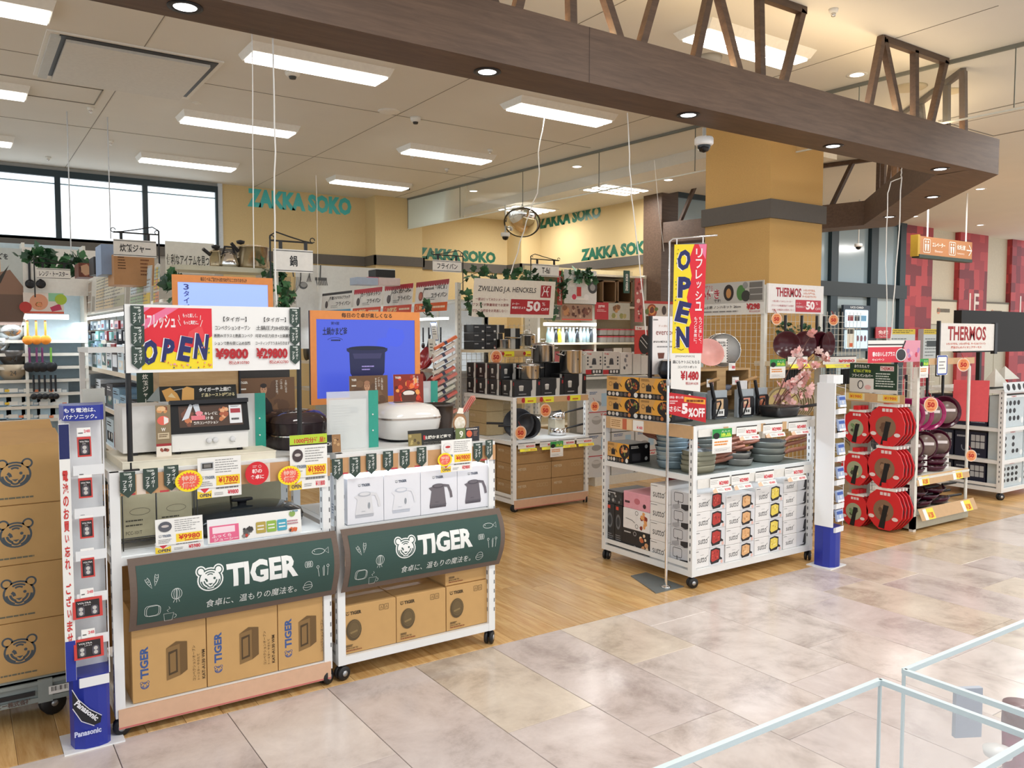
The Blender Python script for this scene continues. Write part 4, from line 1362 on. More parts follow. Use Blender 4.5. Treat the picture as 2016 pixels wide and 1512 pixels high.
p.poly([(.16,v1),(.21,v1),(.06,v1-.1),(.06,v1-.06)],'ee7aa0');p.poly([(.06,v1),(.10,v1),(.06,v1-.03)],'f08ab0');p.poly([(.23,v0+.1),(.32,v0+.12),(.30,v1-.07),(.25,v1-.1)],'ea4a50')
p.text('リフレッシュ',.062,v1-.088,.195,v1-.028,'f8e8ec',bold=.03)
p.text('もっと楽しく、',.225,v1-.04,.285,v1-.022,'fbeef0',bold=.02);p.text('もっと素敵に。',.228,v1-.07,.288,v1-.052,'fbeef0',bold=.02)
for a in (((.205,v1-.05),(.216,v1-.075)),((.208,v1-.03),(.212,v1-.052)),((.305,v1-.05),(.296,v1-.078)),((.298,v1-.03),(.296,v1-.05))):
 p.stroke(a,.002,PAPER)
for i,(ch,cx,cy,a,w,h)in enumerate((('O',.092,v0+.072,-.12,.06,.105),('P',.165,v0+.078,-.15,.045,.10),('E',.232,v0+.085,-.2,.05,.105),('N',.298,v0+.095,-.12,.055,.11))):
 p.tilt(ch,cx-.004,cy+.002,w,h,a,ink('f4f2f6'),bold=.05);p.tilt(ch,cx,cy,w,h,a,ink('252a66'),bold=.05)
for k in range(26):
 x=R.uniform(.07,u1-.01);z=R.uniform(v0+.004,v0+.035+(.06 if x>.26 else 0))
 p.poly([(x,z),(x+.003,z+.006),(x+.006,z),(x+.003,z-.004)],R.choice(('3c8a5a','e0783c','e8a0a8','3a3a70')));p.n-=p.step*.9
g=ink('f0efed')
def col(u,ttl,l1,l2,l3,pr,tx):
 p.text('【'+ttl+'】',u+.04,v1-.055,u+.14,v1-.034,'2a2a2c',bold=.01)
 p.text(l1,u+.004,v1-.092,u+.155,v1-.072,'2a2a2c',bold=.01)
 p.text(l2,u,v1-.125,u+.165,v1-.109,'2a2a2c',bold=.01)
 p.text(l3,u,v1-.158,u+.155,v1-.142,'2a2a2c',bold=.01)
 p.text(pr,u+.002,v1-.220,u+.145,v1-.172,'b3202a',bold=.05)
 p.text(tx,u+.06,v1-.243,u+.148,v1-.226,'b83a3c',bold=.01)
col(u1+.008,'タイガー','コンベクションオーブン','断熱Wガラスと熱風コンベク','ションで熱を閉じ込め加熱','¥9800','税込¥10780')
col(u1+.185,'タイガー','土鍋圧力IH炊飯','可変W圧力炊き+土鍋蓄熱','コーティングでうまみ引き出す','¥29800','税込¥32780')
p.build('lettering',bd)
for i,z in enumerate((1.783,1.700,1.615)):
 pennant(.628,3.672,z,'green pennant down the left sign pole, %s of three' % ('top','middle','lowest')[i],sc=.88)
for i,z in enumerate((1.783,1.700,1.615)):
 pennant(1.292,3.672,z,'green pennant down the right sign pole, %s of three' % ('top','middle','lowest')[i],sc=.8)
# screens with orange frames
def screen_thing(x0,x1,y,z0,z1,fw,label,draw,top_text,m='e8924a',stand=None):
 t=root_at('video_screen',label,'screen',(x0+x1)/2,y+.03,z0 if stand is None else stand)
 MB().box(x0+.01,x1-.01,y+.004,y+.05,z0,z1,BLACK).build('casing',t)
 f=MB().box(x0,x1,y-.004,y+.004,z1-fw*1.4,z1,hx(m,.5)).box(x0,x1,y-.004,y+.004,z0,z0+fw,hx(m,.5))
 f.box(x0,x0+fw,y-.004,y+.004,z0+fw,z1-fw*1.4,hx(m,.5)).box(x1-fw,x1,y-.004,y+.004,z0+fw,z1-fw*1.4,hx(m,.5))
 fo=f.build('frame',t)
 q=Print(front(x0,y-.004,z1-fw*1.4),.0006);q.text(top_text,(x1-x0)*.27,fw*.3,(x1-x0)*.73,fw*1.1,'2c1e18',bold=.02);q.build('lettering',fo)
 if stand is not None:
  MB().box((x0+x1)/2-.03,(x0+x1)/2+.03,y+.02,y+.04,stand,z0,BLACK).box((x0+x1)/2-.12,(x0+x1)/2+.12,y-.04,y+.1,stand,stand+.01,BLACK).build('stand',t)
 fr=front(x0+fw,y,z0+fw)
 W,H=x1-x0-2*fw,z1-z0-fw*2.4
 sc=MB().prism([(0,0),(W,0),(W,H),(0,H)],fr,-.002,.001,EM(draw[0],.7)).build('display',t)
 q=Print(fr,.0016);draw[1](q,W,H);q.build('picture',sc)
 return t
def EM(h,s=1.0):
 return mat(srgb(h),.3,0,0,emit=s)
def scr2(q,W,H):
 q.blobs(W*.5,H*.5,W,H,2,[EM('3243a8')],.05,.08,9)
 cx,cy=W*.50,H*.45
 e=EM('14163a',.6)
 q.poly([(cx-.125,cy+.08),(cx+.125,cy+.08),(cx+.125,cy+.065),(cx+.11,cy+.055),(cx+.105,cy-.06),(cx+.075,cy-.11),(cx-.075,cy-.11),(cx-.105,cy-.06),(cx-.11,cy+.055),(cx-.125,cy+.065)],e)
 q.disc(cx,cy+.08,.115,EM('0c0d24',.6),ry=.012);q.poly([(cx-.09,cy+.05),(cx+.09,cy+.05),(cx+.08,cy+.02),(cx-.08,cy+.02)],EM('2c2a4c',.6))
 q.lines(cx-.035,cy-.05,cx+.04,cy-.015,2,EM('7a6ea0',.8),.4)
 q.text('土鍋かまど釜',W*.06,H*.80,W*.30,H*.90,EM('0f1230',.3),bold=.02);q.ring(W*.18,H*.72,W*.08,.002,EM('0f1230',.3),ry=H*.05,a0=.4,a1=PI-.4,n=8);q.text('第9層',W*.14,H*.93,W*.22,H*.97,EM('0f1230',.3))
 q.lines(W*.14,H*.72,W*.23,H*.75,1,EM('0f1230',.3),.6,0)
screen_thing(1.612,2.283,4.34,1.28,1.80,.034,'screen in orange frame showing black inner pot on blue',('3b4bb0',scr2),'毎日の食卓が楽しくなる',stand=1.102)
def scr1(q,W,H):
 q.rect(0,H*.55,W,H*.56,EM('9ab0f8'));q.vtext('3タイプ',W*.09,H*.97,.028,.036,EM('27306a',.4),bold=.02)
 q.rect(W*.15,H*.40,W*.58,H*.52,EM('a868e0'));q.text('3種',W*.34,H*.43,W*.4,H*.49,EM('e0b8f0'));q.poly([(W*.64,H*.4),(W*.66,H*.49),(W*.79,H*.49),(W*.81,H*.4)],EM('a868e0'))
screen_thing(.963,1.50,4.62,1.62,1.985,.028,'upper screen in orange frame with light blue picture behind opening sign',('8aa2f2',scr1),'毎日食べるご飯だから炊きあがりにこだわりませんか',stand=None)
one('screen_shelf',MB().box(.55,1.52,4.56,4.98,1.575,1.60,CARTW).box(.55,.575,4.9,4.93,0,1.575,CARTW).box(1.49,1.52,4.9,4.93,0,1.575,CARTW),'white shelf stand carrying the upper orange-framed screen','shelf')
# ================================================================== DOLLY, BATTERY STANDS, CENTRE CART
GR=hx('8f9794',.5)
t=root_at('plastic_dolly','grey plastic dolly with black wheels under the stacked animal-face cartons','dolly',-.05,4.35,0)
dx0,dx1,dy0,dy1=-.48,.385,3.985,4.72
mb=MB().box(dx0,dx1,dy0,dy1,.165,.195,GR).box(dx0,dx1,dy0,dy0+.025,.095,.2,GR).box(dx1-.02,dx1,dy0,dy1,.095,.2,GR).box(dx0,dx1,dy0-.012,dy0,.095,.115,GR)
mb.box(dx0,dx1,dy0-.012,dy0,.17,.185,GR)
for x in (.03,.25,-.2):mb.box(x,x+.055,dy0-.014,dy0,.09,.19,GR)
mb.build('deck',t)
MB().box(.09,.24,dy0-.0125,dy0-.001,.128,.145,BLACK).build('grip_slot',t)
p=Print(front(0,dy0-.014,0),.0008)
p.text('ユニー株式会社',.075,.098,.225,.122,'5d4a44',bold=.03)
p.build('lettering',t)
p=Print(front(0,dy0-.0145,0),.0012);p.rect(.29,.12,.372,.155,PAPER)
for k in range(14):p.rect(.30+k*.0045,.132,.30+k*.0045+R.choice((.001,.002,.003)),.152,'222222');p.n-=p.step
p.build('barcode_label',t)
for x in (.31,-.4):
 for y in (4.06,4.62):caster(t,x,y,.052,.3)
def animal_box(py):
 def f(p,W,H):
  b=ink('4c565e')
  # emblem only, drawn large on the carton side
  tiger(p,W-.177,H*.52,.064,b,KRAFT,.12,False)
  p.lines(W-.25,H*.10,W-.11,H*.14,1,ink('6d6a58'),.7,.1)
 return f
zz=(.196,.448,.694,.948,1.205)
for i in range(4):
 nm=('bottom','second from bottom','third from bottom','top')[i]
 o=carton(-.46,.372-(.0 if i % 2 else .004),4.0,4.68,zz[i],zz[i+1]-.002,KRAFT,'large brown carton with round animal emblem, %s in the dolly stack' % nm,'animal emblem cartons on the dolly',draw=animal_box(0),tape=False)
 if i==3:
  H=zz[4]-zz[3]-.002
  f=MB()
  f.add([(-.416,-.34,H),(.416,-.34,H),(.416,-.05,H+.035),(-.416,-.05,H+.028)],[(0,1,2,3)],KRAFT)
  f.add([(-.416,-.05,H+.002),(.416,-.04,H+.004),(.416,.2,H+.055),(-.416,.22,H+.04)],[(0,1,2,3)],KRAFT)
  f.add([(-.416,.2,H+.0),(.416,.2,H+.002),(.416,.34,H+.0),(-.416,.34,H)],[(0,1,2,3)],KRAFT)
  fl_=f.build('flap',None);fl_.parent=o
  md=fl_.modifiers.new('s','SOLIDIFY');md.thickness=.004
for i in range(3):
 def bx(p,W,H):
  b=ink('5a4a30');p.text('TIGER',.05,H-.06,.15,H-.03,NAVY,bold=.04);p.poly([(.06,.07),(.13,.08),(.14,.16),(.08,.17),(.05,.15)],ink('6a5536'));p.lines(.06,.03,.16,.05,1,b,.6)
 carton(.445,.80,4.42,4.72,.12+i*.255,.372+i*.255,KRAFT,'brown carton behind the left battery stand, %s of its stack' % ('bottom','middle','top')[i],'cartons behind the battery stand',draw=bx)
BLUE=hx('24339a',.3,noise=0)
def battery_stand(x,y,ang,label,packs,mirror=1,full=True):
 t=root_at('battery_stand',label,'display stand',x,y,0)
 c,q=math.cos(ang),math.sin(ang)
 def P(a,b,z):return Vector((x+a*c-b*q,y+a*q+b*c,z))
 def bx(a0,a1,b0,b1,z0,z1,m,mb):
  return mb.hexa([P(a0,b0,z0),P(a1,b0,z0),P(a1,b1,z0),P(a0,b1,z0),P(a0,b0,z1),P(a1,b0,z1),P(a1,b1,z1),P(a0,b1,z1)],m)
 WP=hx('eef0f2',.4,noise=0)
 mb=MB();bx(-.095,.125,-.06,.13,0,.006,WP,mb);mb.build('base_plate',t)
 # blue foot, triangular with rounded front
 def plan(s=1,z=0):
  pts=[(-.065,.02),(-.055,-.03),(-.02,-.052),(.03,-.055),(.062,-.045),(.075,-.03),(.09,.09),(-.055,.09)]
  return [P(a*s,b*s,z)for a,b in pts]
 def ring_prism(z0,z1,m,nm,idx=None,s=1):
  A,B=plan(s,z0),plan(s,z1);n=len(A)
  mb=MB().add(A+B,[tuple(range(n))[::-1],tuple(range(n,2*n))]+[(i,(i+1)% n,n+(i+1)% n,n+i)for i in range(n)],m)
  return mb.build(nm,t)
 ft_=ring_prism(.006,.30,BLUE,'blue_foot')
 # column back
 mb=MB()
 bx(-.055,.085,.075,.088,.3,1.33,WP,mb);bx(-.068,-.055,-.01 if full else-.05,.088,.3,1.33,WP,mb)
 mb.build('back_panel',t)
 hd=ring_prism(1.325,1.385,BLUE if full else WP,'head_box',s=1.08 if full else .9)
 fr=Frame(P(-.063,-.058,1.325),P(1,0,0)-P(0,0,0),(0,0,1))
 q_=Print(Frame(P(-.065,-.0625,1.325),P(1,0,0)-P(0,0,0),(0,0,1)),.0015)
 if full:
  q_.text('もち電池は、',.004,.034,.115,.052,'f2f4fa',bold=.02);q_.text('パナソニック。',.0,.008,.118,.026,'f2f4fa',bold=.02)
  q_.build('lettering',hd)
  # narrow side leaf with red vertical lettering
  lf=MB();bx(-.082,-.045,-.066,-.064,.30,1.318,PAPER,lf);lfo=lf.build('side_leaf',t)
  fr2=Frame(P(-.082,-.066,0),P(1,0,0)-P(0,0,0),(0,0,1))
  z=Print(fr2,.0008)
  z.rect(.001,1.18,.036,1.315,'1c2560')
  z.vtext('電池のお買い忘れ、ございませんか？',.0185,1.135,.019,.0495,ink('cf3a36'),bold=.03)
  z.rect(.001,.30,.036,.46,'24339a')
  z.build('lettering',lfo)
  z=Print(Frame(P(-.062,-.056,0),P(1,.0,0)-P(0,0,0),(0,0,1)),.004)
  z.text('Panasonic',.004,.065,.10,.088,'c9d0ee',bold=.04)
  z.poly([(.0,.26),(.02,.215),(.06,.165),(.102,.13),(.098,.105),(.075,.10),(.03,.13),(0,.19)],'1a1a1e')
  z.stroke([(.0,.262),(.02,.218),(.06,.168),(.103,.133)],.003,ink('d8d8dc'));z.stroke([(.0,.185),(.03,.126),(.075,.097)],.003,ink('d8d8dc'))
  z.tilt('Panasonic',.05,.165,.115,.022,-.85,'e4e4ea',bold=.04)
  z.build('brand_print',ft_)
 else:
  z=Print(Frame(P(.075,-.03,0),P(.015,.12,0)-P(0,0,0),(0,0,1)),.002)
  z.text('P',.02,.05,.05,.09,'c9d0ee');z.build('brand_print',ft_)
 # acrylic trays and wire side
 zs=[1.21,1.04,.87,.70,.53,.36]
 ac=MB()
 for z in zs:
  A,B=P(-.035,-.05,z-.10),P(.07,-.05,z-.10)
  ac=MB();ac.hexa([P(-.035,-.06,z-.10),P(.072,-.06,z-.10),P(.072,.06,z-.12),P(-.035,.06,z-.12),P(-.035,-.062,z-.06),P(.072,-.062,z-.06),P(.072,.06,z-.115),P(-.035,.06,z-.115)],WP).build('tray',t)
 w=MB()
 w.tube([P(.075,-.05,.3),P(.075,-.05,1.32)],.0025,WP,5);w.tube([P(.085,.03,.3),P(.085,.03,1.32)],.0025,WP,5)
 for k in range(17):
  w.tube([P(.075,-.05,.33+k*.06),P(.085,.03,.345+k*.06)],.002,WP,4)
 w.build('wire_side',t)
 return t,P,zs
CLR=glassy((.9,.93,.95),.25,.15)
def battery_pack(P,a,b,z,W,H,label,two=False):
 o0=P(a,b,z)
 u=(P(1,0,0)-P(0,0,0))
 fr=Frame(o0,u,(P(0,.18,1)-P(0,0,0)))
 mb=MB().prism([(0,0),(W,0),(W,H),(0,H)],fr,-.012,0,hx('cf3b33',.4))
 o=one('battery_pack',mb,label,'battery pack','red button battery packs',loc=tuple(o0))
 p=Print(fr,.0008)
 p.rect(W*.1,H*.08,W*.9,H*.88,'241c1e');p.text('VOLTRA',W*.16,H*.72,W*.62 if two else W*.84,H*.80,'e8e4e4',bold=.02)
 p.text('LR44',W*.36,H*.62,W*.6,H*.68,'d8d4d4')
 for cx in ((.27,.73)if two else (.5,)):
  p.rrect(W*cx-.013,H*.12,W*cx+.013,H*.6,.010,0,ink('54505a'))
  for cy in (.26,.46):p.disc(W*cx,H*cy,.0075,'c4c0bc',n=12)
 p.build('print',o)
 c=MB().prism([(W*.5-.024,H+.002),(W*.5+.024,H+.002),(W*.5+.024,H+.036),(W*.5-.024,H+.036)],fr,.001,.002,PAPER).build('price_tag',o)
 z=Print(fr,.003);z.text('248',W*.5+.0,H+.016,W*.5+.022,H+.028,'e06a72',bold=.03);z.lines(W*.5-.02,H+.012,W*.5-.002,H+.018,1,ink('555555'),.7);z.build('lettering',c)
t,P_,zs=battery_stand(.405,3.66,0.0,'slim battery stand with blue head and foot at the left cart corner',6)
for i,z in enumerate((1.185,1.022,.862,.705,.545,.382)):
 two=i>3
 battery_pack(P_,-.052 if two else-.018,-.074-(.004 if two else 0),z,.105 if two else .048,.078,'red battery pack, %s from the top of the left battery stand' % ('first','second','third','fourth','fifth','lowest')[i],two)
t,P_,zs=battery_stand(5.19,3.56,.1,'slim battery stand with blue foot right of the centre cart',6,full=False)
for i,z in enumerate((1.16,.99,.82,.65,.48,.34)):
 mb=MB().hexa([P_(-.03,-.07,z),P_(.06,-.07,z),P_(.06,-.055,z),P_(-.03,-.055,z),P_(-.03,-.055,z+.08),P_(.06,-.055,z+.08),P_(.06,-.04,z+.08),P_(-.03,-.04,z+.08)],hx('a9b9d8',.3))
 o=one('battery_pack',mb,'pale blue battery pack, %s from the top of the right battery stand' % ('first','second','third','fourth','fifth','lowest')[i],'battery pack','blue packs on the right battery stand')
 q=Print(Frame(P_(-.03,-.07,z),P_(1,0,0)-P_(0,0,0),P_(0,.18,1)-P_(0,0,0)),.001);q.rect(.005,.05,.085,.072,'3a5aa8');q.rect(.0,.0,.085,.016,'eceff4');q.disc(.045,.033,.012,'d8dce4');q.build('print',o)
# ------------------------------------------------------------------ centre cart
c3=cart('white wheeled cart stacked with pans and square pan cartons by the walkway',3.965,5.235,3.74,4.65,(.742,1.075),1.075,'white',deck=hx('6d7470',.6))
WB=hx('eceae8',.45,noise=.01)
GPH=ink('e9e9ea')
def sutto(food):
 col={'red':('b83a34','8a2a26','d85a4c'),'tan':('e2b07c','f0c898','c8905c'),'yel':('ecd45c','f6e48c','d8b84c'),'blk':('2a2a2c','38383a','1e1e20')}[food]
 def f(p,W,H):
  p.text('sutto',W*.12,H*.28,W*.42,H*.56,'2e2e32')
  p.stroke([(W*.40,H*.5),(W*.47,H*.62)],.003,ink('2e2e32'));p.lines(W*.22,H*.66,W*.36,H*.7,1,ink('aaaaaa'),.6);p.lines(W*.03,H*.88,W*.16,H*.92,1,ink('444444'),.7,0)
  if food=='blk':
   p.rect(W*.58,0,W,H,'d4d5d8');p.poly([(W*.66,H*.05),(W*.9,H*.1),(W,H*.5),(W,H*.12),(W*.96,0)],'303034');p.poly([(W*.86,H*.2),(W*.92,H*.85),(W,H*.9),(W,H*.2)],'3a3a3e')
   return
  p.rect(W*.5,0,W,H,'dcdde0')
  a=W*.53;b=W*.87
  p.poly([(a,H*.25),(a+W*.02,H*.88),(a+W*.2,H*.95),(b,H*.85),(b,H*.4),(W*.94,H*.3),(W*.93,H*.22),(b-W*.02,H*.24),(b-W*.06,H*.1),(a+W*.04,H*.06)],'2a2526')
  p.poly([(a+W*.03,H*.3),(a+W*.045,H*.8),(a+W*.19,H*.86),(b-W*.03,H*.76),(b-W*.04,H*.3),(a+W*.08,H*.18)],col[0])
  p.blobs(a+W*.05,H*.3,b-W*.05,H*.78,7,[ink(col[1]),ink(col[2])],.006,.010)
  p.disc(W*.92,H*.12,W*.04,'e8bcb0',ry=H*.1)
 return f
def pan_side(p,W,H):
 p.rect(0,0,W,H,'cfd0d4');p.rrect(W*.12,H*.42,W*.5,H*.92,.01,.004,ink('3a3a3e'));p.poly([(W*.05,H*.2),(W*.35,H*.34),(W*.36,H*.08),(W*.2,0),(W*.05,H*.04)],'a8a9ae')
 p.poly([(W*.42,H*.32),(W*.85,H*.38),(W*.86,H*.12),(W*.6,0),(W*.42,H*.1)],'2c2c30');p.stroke([(W*.3,H*.3),(W*.3,H*.5)],.006,ink('2a2a2c'));p.poly([(W*.95,H*.5),(W,H*.6),(W,0),(W*.95,0)],'1e1e20')
def sutto_side(p,W,H):
 p.text('sutto',W*.15,H*.3,W*.8,H*.6,'2e2e32');p.stroke([(W*.75,H*.5),(W*.88,H*.66)],.003,ink('4c4c50'));p.lines(W*.04,H*.88,W*.4,H*.92,1,ink('444444'),.7,0)
colsx=((4.012,4.312,4,.617,'red'),(4.315,4.613,4,.575,'tan'),(4.617,4.922,4,.600,'yel'),(4.926,5.192,5,.632,'blk'))
ordn=('bottom','second','third','fourth','fifth')
for ci,(a,b,n,zt,fd)in enumerate(colsx):
 h=(zt-.116)/n
 for i in range(n):
  j=R.uniform(-.004,.004)
  carton(a+.003+j,b-.003+j,3.765+R.uniform(0,.006),3.985,.116+i*h,.116+(i+1)*h-.002,WB,
   'white square pan carton with %s food print, %s from the base' % ({'red':'red','tan':'tan','yel':'yellow','blk':'no'}[fd],ordn[i]),'square pan cartons in the centre cart',
   draw=sutto(fd),drawl=pan_side if ci==0 else None,tape=False)
h=(.642-.116)/4
for i in range(4):
 carton(3.99,4.28,3.992,4.16,.116+i*h,.116+(i+1)*h-.002,WB,'white pan carton showing its lettered end on the cart left side, %s up' % ordn[i],'lettered carton ends on the cart side',drawl=sutto_side,tape=False)
# mixed cartons at the left back of the base shelf
def darkpr(cols,n=12):
 def f(p,W,H):
  p.blobs(0,0,W,H,n,[ink(c)for c in cols],min(W,H)*.1,min(W,H)*.22);p.lines(W*.1,H*.8,W*.7,H*.9,1,ink('d8d8d8'),.6)
 return f
PINK=hx('e7a3b2',.45)
carton(3.99,4.28,4.165,4.437,.425,.545,PINK,'pink carton with round pan print on top of the mixed stack',drawl=lambda p,W,H:(p.lines(W*.05,H*.3,W*.3,H*.45,1,ink('3a2428'),.9),p.disc(W*.52,H*.5,.03,'c4707c',ry=.022),p.disc(W*.8,H*.3,.016,'3a2428')),tape=False)
carton(3.99,4.28,4.165,4.44,.275,.424,hx('efeeee',.45),'white pan carton with food strip below the pink carton',drawl=lambda p,W,H:(p.blobs(W*.6,0,W,H,12,[ink('d8683c'),ink('e8a868'),ink('8a3a28')],.014,.026),p.ring(W*.52,H*.2,.014,.003,ink('33333a')),p.ring(W*.52,H*.84,.014,.003,ink('33333a')),p.stroke([(W*.1,H*.5),(W*.35,H*.45),(W*.45,H*.35)],.004,ink('555555'))),tape=False)
carton(3.99,4.28,4.17,4.45,.116,.274,hx('1c1c20',.4),'black pan carton with food strip under the white one',drawl=lambda p,W,H:(p.blobs(W*.6,0,W,H,12,[ink('d8a070'),ink('c8683c'),ink('f0d8b8')],.014,.024),p.ring(W*.48,H*.2,.014,.003,ink('d8d8d8')),p.ring(W*.48,H*.84,.014,.003,ink('d8d8d8')),p.lines(W*.08,H*.8,W*.4,H*.9,1,ink('d0d0d0'),.6)),tape=False)
for i,(a,b)in enumerate(((4.535,4.63),(4.452,4.53))):
 carton(3.99,4.3,a,b,.116,.425,hx('232326',.4),'tall black glass lid carton on edge, %s one at the far left' % ('outer','inner')[i],'tall black lid cartons',drawl=lambda p,W,H:(p.disc(W*.45,H*.6,W*.32,'6c7074',ry=H*.18),p.disc(W*.45,H*.6,W*.22,'33363a',ry=H*.12),p.rect(W*.15,H*.88,W*.5,H*.96,'d8503a'),p.lines(W*.1,H*.05,W*.9,H*.3,5,ink('8a8c90'),.4)),tape=False)
carton(3.99,4.3,4.45,4.63,.427,.525,hx('2a2a2c',.4),'flat black glass lid carton lying on the tall black cartons',drawl=darkpr(('8a8c8c','55585a','3a3c3e','a8a8a6')),tape=False)
one('carton',MB().box(4.35,4.62,4.25,4.36,.117,.72,hx('b9b6b4',.5)).box(4.33,4.35,4.25,4.36,.117,.72,hx('8a2a2a',.5)),'tall grey and red carton at the back of the centre cart','box')
# mononics pot cartons
ORG_=hx('d7a45c',.5)
def mono(p,W,H):
 p.rect(0,0,W,H*.26,'17161a');p.poly([(W*.42,H*.26),(W*.40,H*.55),(W*.52,H),(W,H),(W,H*.26)],'e8a83c');p.disc(W*.80,H*.60,W*.23,'20191a',ry=H*.36)
 p.blobs(W*.62,H*.30,W*.97,H*.92,14,[ink('c8682c'),ink('e0b070'),ink('8a3a20'),ink('7a8a3c')],.008,.014);p.stroke([(W*.72,H*.95),(W*.8,H*.6)],.006,ink('c89058'))
 p.poly([(W*.22,H*.36),(W*.38,H*.36),(W*.385,H*.62),(W*.215,H*.62)],'221c1c');p.disc(W*.30,H*.63,W*.082,'2e2828',ry=H*.04);p.rect(W*.285,H*.66,W*.315,H*.73,'2e2828');p.stroke([(W*.41,H*.66),(W*.48,H*.5)],.006,ink('221c1c'));p.ring(W*.13,H*.62,W*.05,.0022,ink('2a2020'),ry=H*.1)
 p.lines(W*.06,H*.83,W*.36,H*.95,2,ink('8a6a3a'),.5,.2);
 for k in range(6):p.disc(W*(.1+k*.125),H*.13,W*.05,('d8cfc4','c8c0b4','e4e0dc','55504c','6a5a50','c87a3c')[k],ry=H*.1,n=12);p.n-=p.step
 p.disc(W*.92,H*.14,W*.06,'e8e8e4',ry=H*.12,n=12)
def monof(p,W,H):
 p.lines(W*.1,H*.75,W*.5,H*.9,2,ink('d8d4cc'),.6);p.poly([(W*.15,H*.12),(W*.55,H*.12),(W*.55,H*.5),(W*.15,H*.5)],'3a383c');p.disc(W*.82,H*.82,.014,'d8d8d4');p.disc(W*.82,H*.2,.014,'d8d8d4')
MB_=hx('1a191c',.4)
def monobox(y0,y1,z0,z1,lab):
 def side(p,W,H):
  p.rect(0,0,W,H,'d7a45c');mono(p,W,H)
 carton(3.985,4.19,y0,y1,z0,z1,MB_,lab,'orange and black pot cartons on the centre cart',drawl=side,draw=monof,tape=False)
monobox(4.282,4.625,1.078,1.222,'orange and black pot carton on the top deck, lower left')
monobox(4.282,4.625,1.224,1.37,'orange and black pot carton on the top deck, upper left')
monobox(3.93+.03,4.276,1.078,1.222,'orange and black pot carton on the top deck, lower right')
monobox(3.93+.03,4.276,1.224,1.37,'orange and black pot carton on the top deck, upper right')
monobox(4.38,4.62,.745,.885,'orange and black pot carton on the middle shelf beside blue-grey pans')
# pans ------------------------------------------------------------
PG_=hx('8d928c',.3,metal=.35,noise=.02)
PBG=hx('8fa3ad',.3,metal=.35,noise=.02)
KHP=hx('7c7a66',.35,metal=.3,noise=.02)
BRN=wood_mat(srgb('7d4a36'),srgb('9c6450'),(3,12,12),.45)
INN=hx('4a4b4a',.35,noise=0)
def handle_part(t,x0,L,m,rise=.35,z=.05):
 MB().tube([(x0-.012,0,z-.01),(x0+.03,0,z+.004)],.009,hx('3a3c42',.3,metal=.6),8).build('ferrule',t)
 MB().tube([(x0+.025,0,z+.003),(x0+.06,0,z+.06*rise),(x0+L*.7,0,z+L*.7*rise*.55),(x0+L,0,z+L*rise*.6)],[.012,.0165,.015,.012],m,8).build('handle',t)
def round_pan(r,d,m,hm=None,L=.17,name='frying_pan',inner=None,rise=.35):
 t=thing(name,'pan','pan')
 MB().lathe([(0,0),(r*.76,0),(r*.86,d*.2),(r*.98,d*.9),(r,d),(r*.985,d),(r*.83,d*.25),(r*.74,d*.08),(0,d*.07)],(0,0,0),m,30,mats=[m,m,m,m,m,inner or INN,inner or INN,inner or INN]).build('pan_body',t)
 handle_part(t,r*.97,L,hm or BRN,rise,d*.8)
 return t
def square_pan(a,b,d,m,hm=None,L=.17,inner=None):
 t=thing('square_pan','pan','pan')
 mb=loft(MB(),[(0,0,0,a*.88,b*.86,6),(0,0,d*.1,a*.92,b*.9,6),(0,0,d,a,b,6),(0,0,d,a*.975,b*.97,6),(0,0,d*.12,a*.88,b*.85,6)],m,mats=[m,m,m,inner or INN],seg=32)
 mb.build('pan_body',t)
 handle_part(t,a*.97,L,hm or BRN,.25,d*.8)
 return t
def place_first(proto,loc,rotz,label,group,store={}):
 if proto not in store:
  store[proto]=1
  proto.location=loc;proto.rotation_euler=(0,0,rotz);proto['label']=label;proto['group']=group
  return proto
 return dup(proto,loc,rotz,label,group)
pan_bg=round_pan(.115,.055,PBG,BRN)
for i in range(7):
 place_first(pan_bg,(4.135+R.uniform(-.006,.006),4.10+R.uniform(-.006,.006),.745+i*.033),(-.15 if i<4 else 1.75)+R.uniform(-.25,.25),'blue-grey round pan, %s in the stack by the orange carton' % ('lowest','second lowest','third','middle','fifth','second highest','topmost')[i],'blue-grey pans stacked on the middle shelf')
pan_sq=square_pan(.10,.085,.05,KHP,BRN,.23)
for i in range(4):
 place_first(pan_sq,(4.14+.004*i,3.865,.745+i*.032),-.05+R.uniform(-.1,.1),'olive square pan, %s in the corner stack by the cart post' % ('lowest','second','third','topmost')[i],'olive square pans in the corner')
pan_gr=round_pan(.135,.06,PG_,BRN,.26)
for i in range(3):
 place_first(pan_gr,(4.93+.006*i,3.93,.745+i*.045),-.28+R.uniform(-.15,.15),'large grey round pan with brown handle over the right post, %s of three' % ('lowest','middle','topmost')[i],'large grey pans on the right of the middle shelf')
pan_cl=round_pan(.10,.05,hx('a4a29c',.3,metal=.5),BRN,.17)
for i in range(2):
 place_first(pan_cl,(4.62,3.92+.02*i,.745+i*.04),2.9,'grey saucepan nested behind the pile of brown handles, %s of two' % ('lower','upper')[i],'grey saucepans behind the handles')
pan_bk=round_pan(.125,.05,PG_,BRN,.2)
for i in range(9):
 a=(3.05,3.3,2.85,-.25,-.05,.2,-.4,3.15,.05)[i]
 place_first(pan_bk,((4.48,4.55,4.72,4.42,4.40,4.45,4.6,4.78,4.75)[i],(4.12,4.2,4.15,4.1,4.12,4.15,4.3,4.34,4.38)[i],.745+(.0,.035,.07,.105,.14,.175,.03,.075,.12)[i]),a+R.uniform(-.1,.1),
    'grey pan with brown handle in the deep middle-shelf pile, %s' % ('bottom one','second up','third up','fourth up','fifth up','topmost','rear lower','rear middle','rear upper')[i],'grey pans piled deep on the middle shelf')
